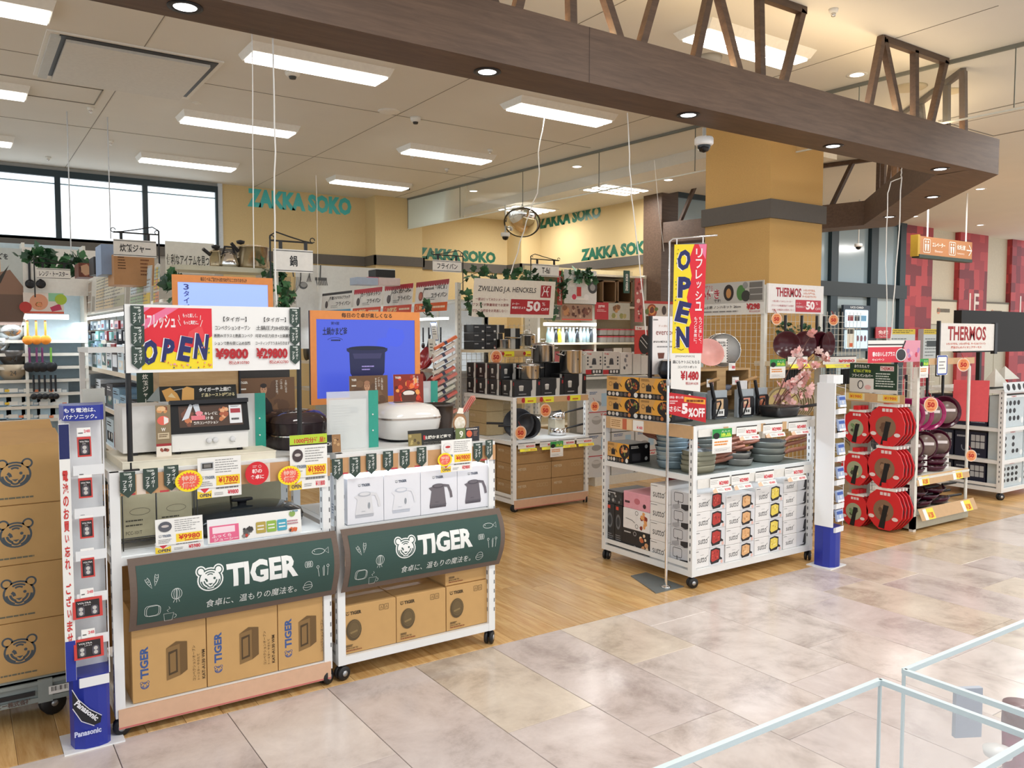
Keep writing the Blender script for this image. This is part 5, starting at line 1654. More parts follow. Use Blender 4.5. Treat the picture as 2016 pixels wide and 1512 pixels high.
# front layer of handles: pans pushed in with handles towards the walkway
for i in range(12):
 z=.75+.022*(i % 8)+(.03 if i>7 else 0)
 o=place_first(pan_bk,(4.34+.035*(i % 7)+(.12 if i>6 else 0),4.10+(.04 if i % 2 else 0),z),-.55+R.uniform(-.2,.2),'grey pan whose brown handle points along the cart front, %s' % ('first','second','third','fourth','fifth','sixth','seventh','eighth','ninth','tenth','eleventh','topmost')[i]+' up','pans with handles along the cart front')
# price rail cards of the centre cart
def rail_card(x0,z0,x1,z1,y,price,label,yellow=False,flap=True,fr=None,slip='f9c8a8',group='price labels on the centre cart'):
 W,H=x1-x0,z1-z0
 f=fr or rotf((x0,y,z0),0)
 o=one('price_label',MB().prism([(0,0),(W,0),(W,H),(0,H)],f,-.001,0,PAPER),label,'price label',group,loc=tuple(f.o))
 p=Print(f,.0006)
 p.rect(0,H*.88,W,H,'3a3a38');p.lines(W*.04,H*.3,W*.5,H*.75,3,ink('b0b0ae'),.3);p.text(price,W*.45,H*.18,W*.95,H*.56,'d8434e',bold=.04)
 p.build('print',o)
 if flap:
  g=Frame(f.p(W*.02,-H*.42,.03),f.u,(f.v*1.0-f.n*.6))
  if yellow is not None:
   s=MB().prism([(0,0),(W*.98,0),(W,H*.5),(W*.02,H*.5)],g,-.0008,0,ink('f6ee3a')if yellow else PAPER).build('flap_card',o)
   q=Print(g,.0005);
   if not yellow:q.poly([(0,0),(W*.22,0),(W*.2,H*.48),(.0,H*.3)],slip)
   q.text(price,W*.6,H*.1,W*.92,H*.34,'e0505a',bold=.03);q.lines(W*.28,H*.15,W*.55,H*.38,2,ink('aaaaaa'),.4);q.build('print',s)
 return o
ST_=hx('cda87c',.5)
price_rail(4.0,5.22,3.735,1.0,1.05,'white price rail below the top deck of the centre cart',hx('e8e6e0',.5),False)
price_rail(4.0,5.2,3.735,.66,.72,'white price rail below the middle shelf of the centre cart',hx('e8e6e0',.5),False)
for a,b,pr in ((1450,1490,'¥2780'),(1502,1540,'¥2980'),(1552,1588,'¥5480')):
 A,B=atY(a,870,3.725),atY(b,860,3.725)
 rail_card(A.x,.985,B.x,1.05,3.725,pr,'price label %s under the top deck, %s' % (pr,'left of the grill pan' if a<1500 else 'below the grill pan' if a<1550 else 'at the right post'))
for a,b,pr,dz in ((1398,1436,'¥2980',0),(1440,1475,'¥2980',0),(1487,1523,'¥3480',0),(1545,1582,'¥3780',0)):
 A,B=atY(a,960,3.722),atY(b,950,3.722)
 rail_card(A.x,.655,B.x,.725,3.722,pr,'price label %s under the middle shelf, %s' % (pr,'at the left post' if a<1400 else 'second from left' if a<1450 else 'mid right' if a<1500 else 'far right'))
for k,x in enumerate((4.26,4.64,4.87)):
 one('rail_strip',MB().box(x-.02,x+.025,3.729,3.733,1.0,1.055,ST_),'tan strip on the rail below the top deck, %s' % ('beside the green card','in the middle','nearest the right post')[k],'strip')
def greencard(p,W,H):
 p.rect(0,H*.62,W,H,'2c9a48');p.disc(W*.2,H*.72,W*.17,'1a1a1a',ry=H*.13);p.text('大人の',W*.45,H*.84,W*.9,H*.93,'e8f4d8');p.text('逸品',W*.42,H*.66,W*.95,H*.82,'d8f050',bold=.03)
 p.lines(W*.1,H*.3,W*.8,H*.52,2,ink('e8953a'),.55,.1);p.rrect(W*.08,H*.06,W*.92,H*.2,.004,.001,ink('888888'));p.lines(W*.14,H*.09,W*.86,H*.17,2,ink('999999'),.35)
small_sheet('notice_card',rotf((4.115,3.715,.885),-.02),.185,.162,'white notice card with green header clipped under the centre cart deck','sign',greencard)
# left side rail cards
fl_=left(3.958,4.6,.99)
o=one('side_rail',MB().prism([(0,0),(.86,0),(.86,.085),(0,.085)],fl_,-.004,0,ST_),'tan rail along the left side of the centre cart deck','price rail',loc=(3.958,4.6,.99))
p=Print(fl_,.0008);p.rect(.05,.005,.28,.08,'e8c89c');p.lines(.06,.015,.17,.07,4,ink('a87c4c'),.5);p.rect(.18,.005,.225,.08,'c86a4a');p.rect(.29,.005,.40,.08,PAPER);p.text('¥1480',.33,.02,.39,.042,'d8434e',bold=.03);p.build('print',o)
# top deck goods
P_PLY=PLYW
t=root_at('plywood_display','plywood two-bay display box on the centre cart top deck','display box',4.75,4.40,1.077)
MB().box(4.44,5.16,4.28,4.60,1.40,1.415,P_PLY).build('top_board',t)
for x,w in ((4.44,.02),(4.78,.10),(5.14,.02)):MB().box(x,x+w,4.28,4.60,1.077,1.40,P_PLY).build('upright',t)
MB().box(4.46,5.14,4.585,4.60,1.077,1.40,hx('7d6244',.6)).build('back_board',t)
def boxed_pan(x,y,rot,lab,food):
 t=root_at('boxed_grill_pan',lab,'pan',x,y,1.077,'square pans shown in grey sleeves')
 c,q=math.cos(rot),math.sin(rot)
 M=lambda a,b,z:Vector((x+a*c-b*q,y+a*q+b*c,1.077+z))
 fr=Frame(M(-.085,-.03,0),M(1,0,0)-M(0,0,0),(0,0,1))
 MB().prism([(0,0),(.17,0),(.17,.20),(0,.20)],fr,-.03,0,hx('a4adb4',.5)).build('sleeve',t)
 pb=MB().prism([(.02,.01),(.15,.01),(.16,.03),(.16,.13),(.145,.15),(.03,.15),(.012,.13),(.012,.03)],fr,0,.02,BLACK).build('pan_body',t)
 q_=Print(fr,.0206);q_.rect(.04,.07,.11,.14,food);q_.blobs(.04,.07,.11,.14,5,[ink('e8d0a8'),ink('d8a080')],.008,.014);q_.rect(.035,.02,.12,.068,'ecebe8')
 for k in range(3):q_.rrect(.045+k*.022,.035,.06+k*.022,.055,.003,0,ink('222222'));q_.n-=q_.step
 q_.build('label_print',pb)
 MB().tube([fr.p(.03,.12,.015),fr.p(.012,.17,.015),fr.p(-.01,.26,.01)],[.011,.013,.012],BLACK,8).build('handle',t)
 MB().tube([fr.p(-.03,.005,.05),fr.p(-.03,.11,.06),fr.p(-.012,.125,.06),fr.p(.035,.13,.06),fr.p(.045,.11,.055),fr.p(.02,.03,.04),fr.p(-.005,.005,.04)],.006,BLACK,6).build('wire_stand',t)
 return t
boxed_pan(4.48,4.02,.0,'black square pan in grey sleeve, left of three on the top deck','d8b890')
boxed_pan(4.74,4.00,.0,'black square pan in grey sleeve, middle of three on the top deck','d09080')
boxed_pan(4.98,4.06,.1,'black square pan in grey sleeve, right of three on the top deck','b86a4c')
one('standing_sleeve',MB().obox((4.40,4.12,1.17),.05,.15,.18,.2,hx('b4c4cc',.5)).obox((4.415,4.08,1.13),.012,.03,.11,.1,hx('f0f0ee',.5)),'pale blue carton standing beside the black and orange cartons','box')
one('standing_sleeve',MB().obox((5.02,4.24,1.20),.09,.03,.24,.1,hx('e6e8ec',.5)),'tall white sleeve behind the right boxed pan','box')
t=root_at('grill_pan','black rectangular grill pan with long handle at the deck right corner','pan',5.02,3.86,1.077)
loft(MB(),[(4.98,3.86,1.08,.115,.085,7),(4.98,3.86,1.15,.135,.10,7),(4.98,3.86,1.15,.128,.093,7),(4.98,3.86,1.135,.12,.085,7)],hx('1e1e20',.35),seg=32).build('pan_body',t)
MB().tube([(5.11,3.85,1.142),(5.2,3.82,1.14),(5.36,3.78,1.155)],[.008,.011,.012],BLACK,8).build('handle',t)
loft(MB(),[(4.98,3.86,1.151,.136,.101,7),(4.98,3.86,1.158,.125,.092,7),(4.98,3.86,1.16,.05,.04,3)],hx('26272a',.25),seg=32).build('lid',t)
# pots on and in the plywood display
lidc=glassy((.75,.78,.78),.3,.1)
def leaning_pan(x,y,z,r,col,lab,hl=(-.05,0),tilt=1.0,rz=.3,name='frying_pan',hcol=None,cat='pan'):
 t=thing(name,lab,cat,(x,y,z))
 M=Matrix.Rotation(rz,3,'Z')@ Matrix.Rotation(tilt,3,'X')
 c=Vector((x,y,z+r*math.sin(tilt)))
 MB().lathe([(0,0),(r*.8,0),(r*.98,.04),(r,.045),(r*.97,.045),(r*.78,.01),(0,.008)],c,col,26,M=M).build('pan_body',t)
 MB().tube([c+M @ Vector((-r,0,.035)),c+M @ Vector((-r-.16,0,.05))],[.011,.011],hcol or hx('c8a070',.5),8).build('handle',t)
 return t
leaning_pan(4.93-.12,4.40,1.417,.115,hx('eeb0a8',.35),'pink frying pan leaning on the plywood display',tilt=1.15,rz=-.5)
for i,(x,y,z,r)in enumerate(((5.03,4.44,1.417,.135),(5.06,4.50,1.417,.135))):
 t=thing('splatter_screen','round grey splatter screen upright on the plywood display, %s' % ('front one','rear one')[i],'splatter screen',(x,y,z),'splatter screens on the display')
 M=Matrix.Rotation(-.75,3,'Z')@ Matrix.Rotation(1.4,3,'X')
 c=Vector((x,y,z+r))
 MB().lathe([(0,0),(r,0),(r,.004),(0,.004)],c,hx('9a9a98',.5,metal=.3),30,M=M).build('mesh_disc',t)
 MB().lathe([(r*.97,-.003),(r,-.003),(r,.007),(r*.97,.007)],c,STEEL,30,M=M).build('rim',t)
 fr=Frame(c+M @ Vector((-.06,-.1,.0085)),M @ Vector((1,0,0)),M @ Vector((0,1,0)))
 b=MB().prism([(0,0),(.09,0),(.09,.19),(0,.19)],fr,-.001,0,PAPER).build('paper_band',t)
 q_=Print(fr,.0008);q_.text('油はね',.014,.15,.076,.17,'2a2a2a',bold=.03);q_.text('防止網',.014,.125,.076,.145,'2a2a2a',bold=.03);q_.poly([(.02,.05),(.07,.05),(.045,.09)],'3a3a3a')
 for k in range(9):q_.rect(0,.005+k*.021,.006,.015+k*.021,'222222');q_.n-=q_.step;q_.rect(.084,.005+k*.021,.09,.015+k*.021,'222222');q_.n-=q_.step
 q_.build('print',b)
for i,(x,y,a)in enumerate(((4.47,4.38,1.0),(4.55,4.42,1.15),(4.62,4.45,1.25))):
 t=thing('saucepan_cover','clear glass lid leaning on the plywood display, %s of three' % ('left','middle','right')[i],'lid',(x,y,1.417),'glass lids leaning on the display')
 M=Matrix.Rotation(-1.0,3,'Z')@ Matrix.Rotation(a,3,'X');r=.11
 c=Vector((x,y,1.417+r*math.sin(a)))
 MB().lathe([(0,.02),(r*.6,.016),(r,0)],c,lidc,26,M=M).build('glass',t)
 MB().lathe([(r*.97,-.002),(r,-.002),(r,.003),(r*.97,.003)],c,STEEL,26,M=M).build('rim',t)
 MB().lathe([(0,.02),(.012,.02),(.016,.045),(0,.05)],c,BLACK,12,M=M).build('knob',t)
for i,(x,c_)in enumerate(((4.55,'a8c8b8'),(4.98,'9aa6c0'))):
 t=thing('frying_pan',('mint','slate blue')[i]+' frying pan with pale wooden handle inside the plywood display','pan',(x,4.40,1.2))
 MB().lathe([(0,0),(.07,0),(.09,.04),(.087,.04),(.068,.006),(0,.005)],(x,4.42,1.24),hx(c_,.4),24).build('pan_body',t)
 MB().tube([(x+.05,4.36,1.275),(x+.19,4.22,1.345)],[.012,.013],hx('c8a070',.5),8).build('handle',t)
 MB().box(x-.06,x+.06,4.36,4.48,1.20,1.24,P_PLY).build('riser',t)
for i,(x,y,z,pr)in enumerate(((4.66,4.27,1.28,'¥980'),(4.93,4.26,1.29,'¥1480'),(4.90,4.27,1.40,'¥880'))):
 rail_card(x,z,x+.075,z+.065,y,pr,'small price label %s on the plywood display, %s' % (pr,'left' if x<4.8 else 'right' if z<1.35 else 'top'),flap=False)
# evercook board and black pot
t=root_at('brand_board','white board lettered evercook on black post above orange cartons','sign',4.1,4.18,1.372)
MB().box(3.985,4.003,4.17,4.19,1.372,1.80,BLACK).build('post',t)
b=MB().box(4.003,4.27,4.172,4.178,1.395,1.80,WHITE).build('board',t)
p=Print(front(4.003,4.172,1.395),.0008)
p.text('DOSHISHA',.008,.375,.055,.385,'3a3a3c',bold=.03);p.text('ずっと使える',.06,.33,.16,.345,'b88a78');p.text('evercook',.035,.275,.245,.315,'8a2a24',bold=.0);p.text('あなたの頼れるフライパン',.01,.22,.24,.235,'2a2a2c',bold=.02);p.lines(.045,.185,.2,.2,1,ink('999999'),.6)
p.poly([(.06,.11),(.11,.11),(.118,.15),(.052,.15)],'6e3c2c');p.build('print',b)
t=root_at('black_pot','round dark navy pot sitting on the orange and black cartons','pot',4.11,4.08,1.372)
MB().lathe([(0,0),(.07,0),(.092,.03),(.095,.07),(.082,.112),(.084,.116),(.078,.116),(.07,.1),(0,.1)],(4.10,4.08,1.372),hx('1c2028',.25,noise=0),26).build('vessel',t)
MB().lathe([(.0,.0),(.082,0),(.082,.006),(.0,.016)],(4.10,4.08,1.49),STEEL,24).build('lid',t)
# flag stand
FP=Vector((3.84,3.85,0))
th=math.radians(42)
fd_=Vector((math.cos(th),-math.sin(th),0))
t=root_at('flag_stand','chrome banner pole with hook arm and grey foot plate before centre cart','banner stand',FP.x,FP.y,0)
q0=Vector((FP.x,FP.y,0))
MB().hexa([(3.70,3.80,0),(3.955,3.80,0),(3.975,4.18,0),(3.83,4.18,0),(3.70,3.80,.006),(3.955,3.80,.006),(3.975,4.18,.006),(3.83,4.18,.006)],hx('7c868a',.35,metal=.5)).build('foot_plate',t)
MB().lathe([(0,.006),(.035,.006),(.03,.014),(.012,.02),(0,.02)],(FP.x,FP.y,0),CHROME,18).build('collar',t)
MB().tube([(FP.x,FP.y,.01),(FP.x,FP.y,1.36)],.0095,CHROME,10).tube([(FP.x,FP.y,1.36),(FP.x,FP.y,2.27),q0+fd_*.02+Vector((0,0,2.288)),q0+fd_*.30+Vector((0,0,2.305))],.0065,CHROME,8).build('pole',t)
MB().lathe([(0,-.02),(.014,-.02),(.014,.02),(0,.02)],(FP.x,FP.y,1.36),hx('b8bcc0',.4),12).build('clamp',t)
MB().tube([q0+fd_*.045+Vector((0,0,2.29)),q0+fd_*.045+Vector((0,0,2.25))],.004,WHITE,6).tube([q0+fd_*.21+Vector((0,0,2.3)),q0+fd_*.21+Vector((0,0,2.255))],.004,WHITE,6).build('clip',t)
fr=Frame(q0+fd_*.022+Vector((0,0,1.55)),fd_,(0,0,1))
W,H=.205,.70
bn=one('hanging_banner',MB().prism([(0,0),(W-.012,0),(W+.008,H),(.008,H)],fr,-.001,0,ink('e32a3a')),'tall yellow and red OPEN banner hanging from the chrome pole','banner',loc=tuple(fr.o))
p=Print(fr,.0008)
p.poly([(0,0),(.11,0),(.085,.12),(.12,.2),(.09,.36),(.12,.5),(.1,.6),(.135,H),(.008,H)],'f9e02c')
p.poly([(.16,H),(W+.006,H),(W,H*.86)],'ee7aa0')
for ch,cx,cy,a in (('O',.07,.60,0),('P',.075,.425,.1),('E',.068,.265,-.12),('N',.068,.105,.12)):
 p.tilt(ch,cx-.005,cy-.003,.082,.135,-.12+a,ink('f4f2f6'),bold=.05);p.tilt(ch,cx,cy,.082,.135,-.12+a,ink('252a66'),bold=.05)
p.vtext('リフレッシュ',.165,.672,.042,.068,ink('f8ecee'),bold=.02)
p.vtext('もっと楽しく、',.178,.235,.019,.027,ink('f8ecee'),bold=.01);p.vtext('もっと素敵に。',.148,.235,.019,.027,ink('f8ecee'),bold=.01)
for k in range(16):
 x=R.uniform(.012,.03);z=R.uniform(.05,H-.02)
 p.poly([(x,z),(x+.004,z+.006),(x+.007,z),(x+.003,z-.004)],R.choice(('3c8a5a','8a6a20','3a3a70')));p.n-=p.step*.9
p.stroke([(.012,.035),(.04,.05),(.035,.03),(.06,.02),(.075,.028)],.004,ink('7a5a1c'))
p.build('lettering',bn)
fr=Frame(q0+fd_*.016+Vector((0,0,1.30)),fd_,(0,0,1))
wb_=one('hanging_banner',MB().prism([(0,.02),(.188,0),(.192,.252),(0,.252)],fr,-.001,0,PAPER),'white price sheet reading ¥1480 below the OPEN banner','banner',loc=tuple(fr.o))
p=Print(fr,.0008)
p.text('[MONONICS]',.03,.222,.15,.236,'3a3a3c');p.text('鍋にもケトルにもなる',.012,.182,.182,.205,'2a2a2c',bold=.01);p.text('コンパクトポット',.045,.152,.165,.17,'2a2a2c',bold=.01)
p.text('¥1480',.062,.075,.178,.135,'b8202c',bold=.05);p.text('税込¥1628',.095,.045,.175,.065,'b84a4c',bold=.01);p.build('lettering',wb_)
fr=Frame(q0+fd_*.003+Vector((0,0,1.10))-fd_*0,fd_,(0,0,1))
rs=one('hanging_banner',MB().prism([(0,.055),(.24,0),(.24,.163),(0,.195)],fr,-.002,0,ink('c8242e')),'red sign reading 5%OFF under the white price sheet','banner',loc=tuple(fr.o))
p=Print(fr,.0008)
p.poly([(.10,.168),(.235,.15),(.235,.118),(.10,.135)],'f6a83a');p.lines(.115,.13,.225,.152,1,ink('7a3a10'),.7,0)
p.text('衣料品・暮らしの品',.008,.155,.095,.172,'fbeeee',bold=.02);p.lines(.01,.118,.06,.145,2,ink('f6dada'),.5)
p.text('さらに',.008,.07,.08,.105,'fbeeee',bold=.03);p.text('5',.085,.055,.125,.125,'fbeeee',bold=.06);p.text('%OFF',.128,.035,.232,.095,'fbeeee',bold=.04)
p.build('lettering',rs)
# ================================================================== INNER SHELVING
SHG=hx('e4e3da',.5)
MESHM=hx('d8d6cc',.5)
ORD=('first','second','third','fourth','fifth','sixth','seventh','eighth','ninth','tenth','eleventh','twelfth','thirteenth','fourteenth','fifteenth','sixteenth')
def mesh_grid(mb,fr,W,H,step=.05,r=.0022,m=None):
 m=m or MESHM
 k=0
 while k*step<=W+1e-6:
  mb.bar(fr.p(k*step,0),fr.p(k*step,H),r*1.6,r*1.6,m,up=fr.n);k+=1
 k=0
 while k*step<=H+1e-6:
  mb.bar(fr.p(0,k*step,.003),fr.p(W,k*step,.003),r*1.6,r*1.6,m,up=fr.n);k+=1
 return mb
LEAFS=[hx('2f5a38',.5),hx('3f7246',.5),hx('24452e',.5)]
def ivy(label,pts,n,spread=.06,r=.03,name='ivy_garland'):
 P0=Vector(pts[0]);t=thing(name,label,'plant',tuple(P0))
 MB().tube(pts,.003,hx('4a4a2c',.7),5).build('stem',t)
 mb=MB()
 for i in range(n):
  f=R.random()*(len(pts)-1);k=min(int(f),len(pts)-2);p=Vector(pts[k]).lerp(Vector(pts[k+1]),f-k)
  p+=Vector((R.uniform(-spread,spread),R.uniform(-spread,spread)*.7,R.uniform(-spread,spread)))
  s=r*R.uniform(.7,1.3)
  M=Matrix.Rotation(R.random()*6.3,3,'Z')@ Matrix.Rotation(R.uniform(.5,1.6),3,'X')@ Matrix.Rotation(R.random()*6.3,3,'Z')
  sh=[(0,-.55),(.42,-.62),(.5,-.1),(.95,.1),(.5,.4),(.35,.75),(0,1.15),(-.35,.75),(-.5,.4),(-.95,.1),(-.5,-.1),(-.42,-.62)]
  V=[p+M @ Vector((x*s,y*s,.12*s*abs(x)))for x,y in sh]+[p+M @ Vector((0,.1*s,0))]
  mb.add(V,[(12,k,(k+1)% 12)for k in range(12)],R.choice(LEAFS))
 mb.build('leaves',t,kind='stuff')
 return t
IRON=hx('17181a',.5)
def hang_sign(x0,x1,y,z0,z1,text,label,side='l',col=IRON,tfull=.72):
 t=root_at('aisle_sign',label,'sign',(x0+x1)/2,y,z0-.2)
 W=x1-x0;pz=z1+.05
 px=x0-.02 if side=='l' else x1+.02
 s=1 if side=='l' else-1
 q=x1 if side=='l' else x0
 b=MB().tube([(px,y,z0-.18),(px,y,pz+.03)],.006,col,6).tube([(px,y,pz),(q,y,pz)],.006,col,6)
 b.tube([(px,y,pz+.03),(px+s*W*.15,y,pz+.055),(px+s*W*.5,y,pz+.03),(px+s*W*.85,y,pz+.008),(q,y,pz)],.0045,col,6)
 for cx in (px+s*.012,q):
  b.tube([(cx+.016*math.cos(a*.8),y,pz+.016+.016*math.sin(a*.8))for a in range(8)],.0035,col,5)
 for cx in (x0+W*.18,x1-W*.18):b.box(cx-.01,cx+.01,y-.006,y+.006,z1,pz,col)
 b.build('bracket',t)
 br=MB().box(x0,x1,y-.004,y+.004,z0,z1,hx('ece9e2',.5)).build('board',t)
 MB().box(x0,x1,y-.006,y+.006,z1-.012,z1-.008,IRON).box(x0,x1,y-.006,y+.006,z0+.008,z0+.012,IRON).build('edge_rail',t)
 p=Print(front(x0,y-.004,z0),.001)
 H=z1-z0
 p.text(text,W*(1-tfull)/2,H*.26,W*(1+tfull)/2,H*.74,'2c2c2e',bold=.02)
 p.build('lettering',br)
 return t
def sgn(pxa,pxb,pya,pyb,Y,text,label,side='l',tfull=.72,col=IRON):
 A,B=atY(pxa,pya,Y),atY(pxb,pyb,Y)
 return hang_sign(A.x,B.x,Y,B.z,A.z,text,label,side,col,tfull)
sgn(223,308,470,508,6.7,'炊飯ジャー','aisle sign for rice cookers hanging before the windows','r')
sgn(538,616,489,538,5.2,'鍋','aisle sign with one large character over the screen corner','l',.2)
sgn(852,908,511,537,7.2,'フライパン','aisle sign for frying pans left of the ivy garland','r')
sgn(1048,1100,519,546,7.25,'T-fal','aisle sign lettered T-fal over the pot shelf','l',.3)
sgn(72,139,527,551,9.2,'レンジ・トースター','aisle sign for ranges and toasters below the left ivy','l',.86)
# ------------------------------------------------------------------ pot cart
c4=cart('white cart with steel pots on black cartons before the rear wall',4.32,5.235,6.35,7.25,(.67,1.09),1.09,'peach',group=None)
c4b=MB().box(4.33,5.22,6.342,6.35,.03,.11,hx('d9b193',.5))
t=root_at('gondola_end','cream steel gondola end with mesh back and upper shelf of steel pots','shelf',4.8,7.4,0)
for x in (4.31,5.2):
 mb=MB().box(x,x+.045,7.36,7.405,0,2.22 if x<5 else 1.75,SHG);slots(mb,x+.022,7.36,.2,2.2);mb.build('post',t)
mesh_grid(MB(),front(4.36,7.36,.7),.85,1.1,.06).build('mesh_back',t)
MB().box(4.355,5.2,7.10,7.36,1.50,1.53,hx('e0d3b4',.5)).build('shelf',t)
MB().box(4.355,5.2,7.28,7.40,1.93,1.95,SHG).build('top_shelf',t)
o=one('price_rail',MB().box(4.62,5.19,7.094,7.098,1.45,1.515,ST_),'tan price rail under the upper pot shelf','price rail')
p=Print(front(4.62,7.094,1.45),.001)
for u in (.09,.36):p.rect(u,.005,u+.13,.06,'f3e93a');p.disc(u-.01,.035,.018,'b8282c');p.lines(u+.02,.012,u+.11,.03,1,ink('c8502a'),.7)
p.rect(0,0,.06,.062,'d88a84');p.build('print',o)
# brand board
A,B=atY(920,562,7.05),atY(1062,572,7.05)
fr=Frame((4.30,7.06,1.86),(1,0,0),(.09,0,1))
W,H=1.02,.39
bo=one('brand_board',MB().prism([(0,0),(W,0),(W,H),(0,H)],fr,-.004,0,hx('ece5d8',.6)),'cream brand board reading 50% OFF above the steel pots','sign',loc=(4.3,7.06,1.86))
p=Print(fr,.0012)
p.text('ZWILLING J.A. HENCKELS',.05,.245,.77,.315,'2c2826',bold=.01,shear=.1)
p.rect(.83,.215,.965,.345,'a82c34');p.stroke([(.85,.23),(.875,.29),(.86,.33),(.885,.33)],.01,PAPER);p.stroke([(.93,.23),(.905,.29),(.92,.33),(.945,.33)],.01,PAPER);p.stroke([(.865,.28),(.935,.28)],.01,PAPER)
p.text('一度は使ってみたいメーカー',.03,.165,.42,.195,'8a2a2c',bold=.01);p.text('ブランドが数量限定でお買得!',.0,.11,.44,.14,'8a2a2c',bold=.01);p.text('ぜひこの機会をお見逃しなく!',.0,.05,.42,.08,'8a2a2c',bold=.01)
p.rect(.46,.035,.96,.19,'b0252d');p.text('50',.66,.065,.84,.175,'f6ecec',bold=.04);p.text('%',.86,.13,.9,.165,'f6ecec');p.text('OFF',.85,.075,.95,.105,'f6ecec',bold=.02);p.text('メーカー',.475,.13,.565,.155,'f6ecec',bold=.02);p.text('希望価格より',.475,.09,.645,.115,'f6ecec',bold=.02)
p.build('lettering',bo)
ivy('ivy garland over the cream brand board, left bunch',[(4.33,7.2,2.27),(4.5,7.2,2.33),(4.66,7.2,2.25)],30,.07,.045)
ivy('ivy garland over the cream brand board, long right bunch',[(4.78,7.2,2.25),(5.0,7.2,2.33),(5.2,7.2,2.28),(5.38,7.2,2.2),(5.4,7.2,1.9)],90,.08,.045)
ivy('ivy strand hanging down the gondola post by the brand board',[(4.30,7.18,2.1),(4.34,7.15,1.95),(4.38,7.0,1.9)],22,.05,.045)
# black cartons on the deck
def blkp(p,W,H):
 p.poly([(W*.62,0),(W*.80,0),(W*.82,H),(W*.62,H)],'c9c8c4');p.poly([(W*.62,H*.3),(W*.67,H*.45),(W*.66,H),(W*.62,H)],'17171a')
 p.poly([(W*.18,H*.35),(W*.32,H*.35),(W*.34,H*.62),(W*.16,H*.62)],'b9b8b4');p.disc(W*.25,H*.64,W*.09,'d8d6d2',ry=H*.05);p.rect(W*.90,H*.68,W*.96,H*.88,'a8282c');p.lines(W*.15,H*.12,W*.5,H*.18,1,ink('b8b8b8'),.7)
BK=hx('17171a',.35)
for row in range(2):
 for i in range(3):
  y1=7.24-i*.215
  carton(4.35,4.56,y1-.212,y1-.003,1.093+row*.155,1.245+row*.155,BK,'black pot carton along the cart left side, %s row, %s from the rear' % (('lower','upper')[row],ORD[i]),'black pot cartons',drawl=blkp,draw=blkp,tape=False)
xs=(4.35,4.66,4.94,5.22)
for i in range(3):
 carton(xs[i],xs[i+1]-.004,6.37,6.585,1.093,1.093+(.155,.165,.20)[i],BK,'black pot carton along the cart front, %s from the left' % ORD[i],'black pot cartons',draw=blkp,drawl=blkp,tape=False)
for i in range(2):
 carton(4.58+i*.31,4.88+i*.31,6.62,6.85,1.093,1.40,BK,'black carton behind the front row under the pots, %s one' % ('left','right')[i],'black pot cartons',tape=False)
def stockpot(x,y,z,r,h,label,lid=True,side=True,long=False):
 t=thing('steel_pot',label,'pot',(x,y,z),'steel pots on the cart and shelf')
 MB().lathe([(0,0),(r*.96,0),(r,.008),(r,h),(r*1.03,h+.004),(r*.97,h+.004),(r*.96,.01),(0,.01)],(x,y,z),STEEL,28).build('vessel',t)
 if lid:
  MB().lathe([(r*1.0,h+.004),(r*.9,h+.016),(r*.3,h+.028),(0,h+.03)],(x,y,z),hx('a9a9a6',.15,metal=.8),26).build('lid',t)
  MB().tube([(x-.035,y,z+h+.02),(x-.035,y,z+h+.06),(x+.035,y,z+h+.06),(x+.035,y,z+h+.02)],.006,CHROME,6).build('lid_handle',t)
 if long:
  MB().tube([(x-r,y,z+h*.8),(x-r-.2,y-.03,z+h*.85)],.009,CHROME,6).build('handle',t)
 elif side:
  for s in (-1,1):
   MB().tube([(x+s*r,y-.035,z+h*.8),(x+s*(r+.04),y-.035,z+h*.85),(x+s*(r+.04),y+.035,z+h*.85),(x+s*r,y+.035,z+h*.8)],.006,CHROME,6).build('handle',t)
 q=Print(front(x,y-r-.0005,z),.001);q.rect(-.006,h*.6,.006,h*.6+.014,'33353a');q.build('badge',t)
 return t
stockpot(4.60,6.48,1.25,.105,.13,'steel casserole on the front black cartons, left of three')
stockpot(4.92,6.70,1.405,.12,.17,'steel stock pot on the rear black cartons, middle of three')
stockpot(5.10,6.47,1.296,.115,.225,'tall steel stock pot without lid at the right cart corner',lid=False)
stockpot(4.77,7.2,1.53,.085,.10,'small steel saucepan on the upper shelf of the gondola end',lid=False,long=False,side=False)
stockpot(5.08,7.2,1.56,.10,.11,'steel saucepan with lid and long handle on upper shelf',long=True)
for i in range(3):
 for j in range(2):
  carton(4.37+j*.145,4.51+j*.145,7.14,7.33,1.531+i*.085,1.614+i*.085,BK,'small black carton on the upper shelf, %s layer, %s column' % (('bottom','middle','top')[i],('left','right')[j]),'small black cartons on the upper shelf',draw=lambda p,W,H:(p.rect(W*.72,H*.1,W*.9,H*.3,'c8c8c4'),p.lines(W*.1,H*.6,W*.5,H*.8,1,ink('aaaaaa'),.6)),tape=False)
for i,(a,b,z)in enumerate(((4.665,4.8,1.70),(4.665,4.78,1.62),(4.88,5.0,1.62))):
 carton(a,b,7.22,7.34,1.531 if i==1 else z-.001 if i==0 else 1.531,z+.085 if i==0 else 1.697 if i==1 else 1.75,BK,'black carton with silver side beside the small cartons, %s' % ('upper one','lower one','by the saucepan')[i],None,draw=lambda p,W,H:p.rect(0,0,W*.5,H,'b9b8b4'),tape=False)
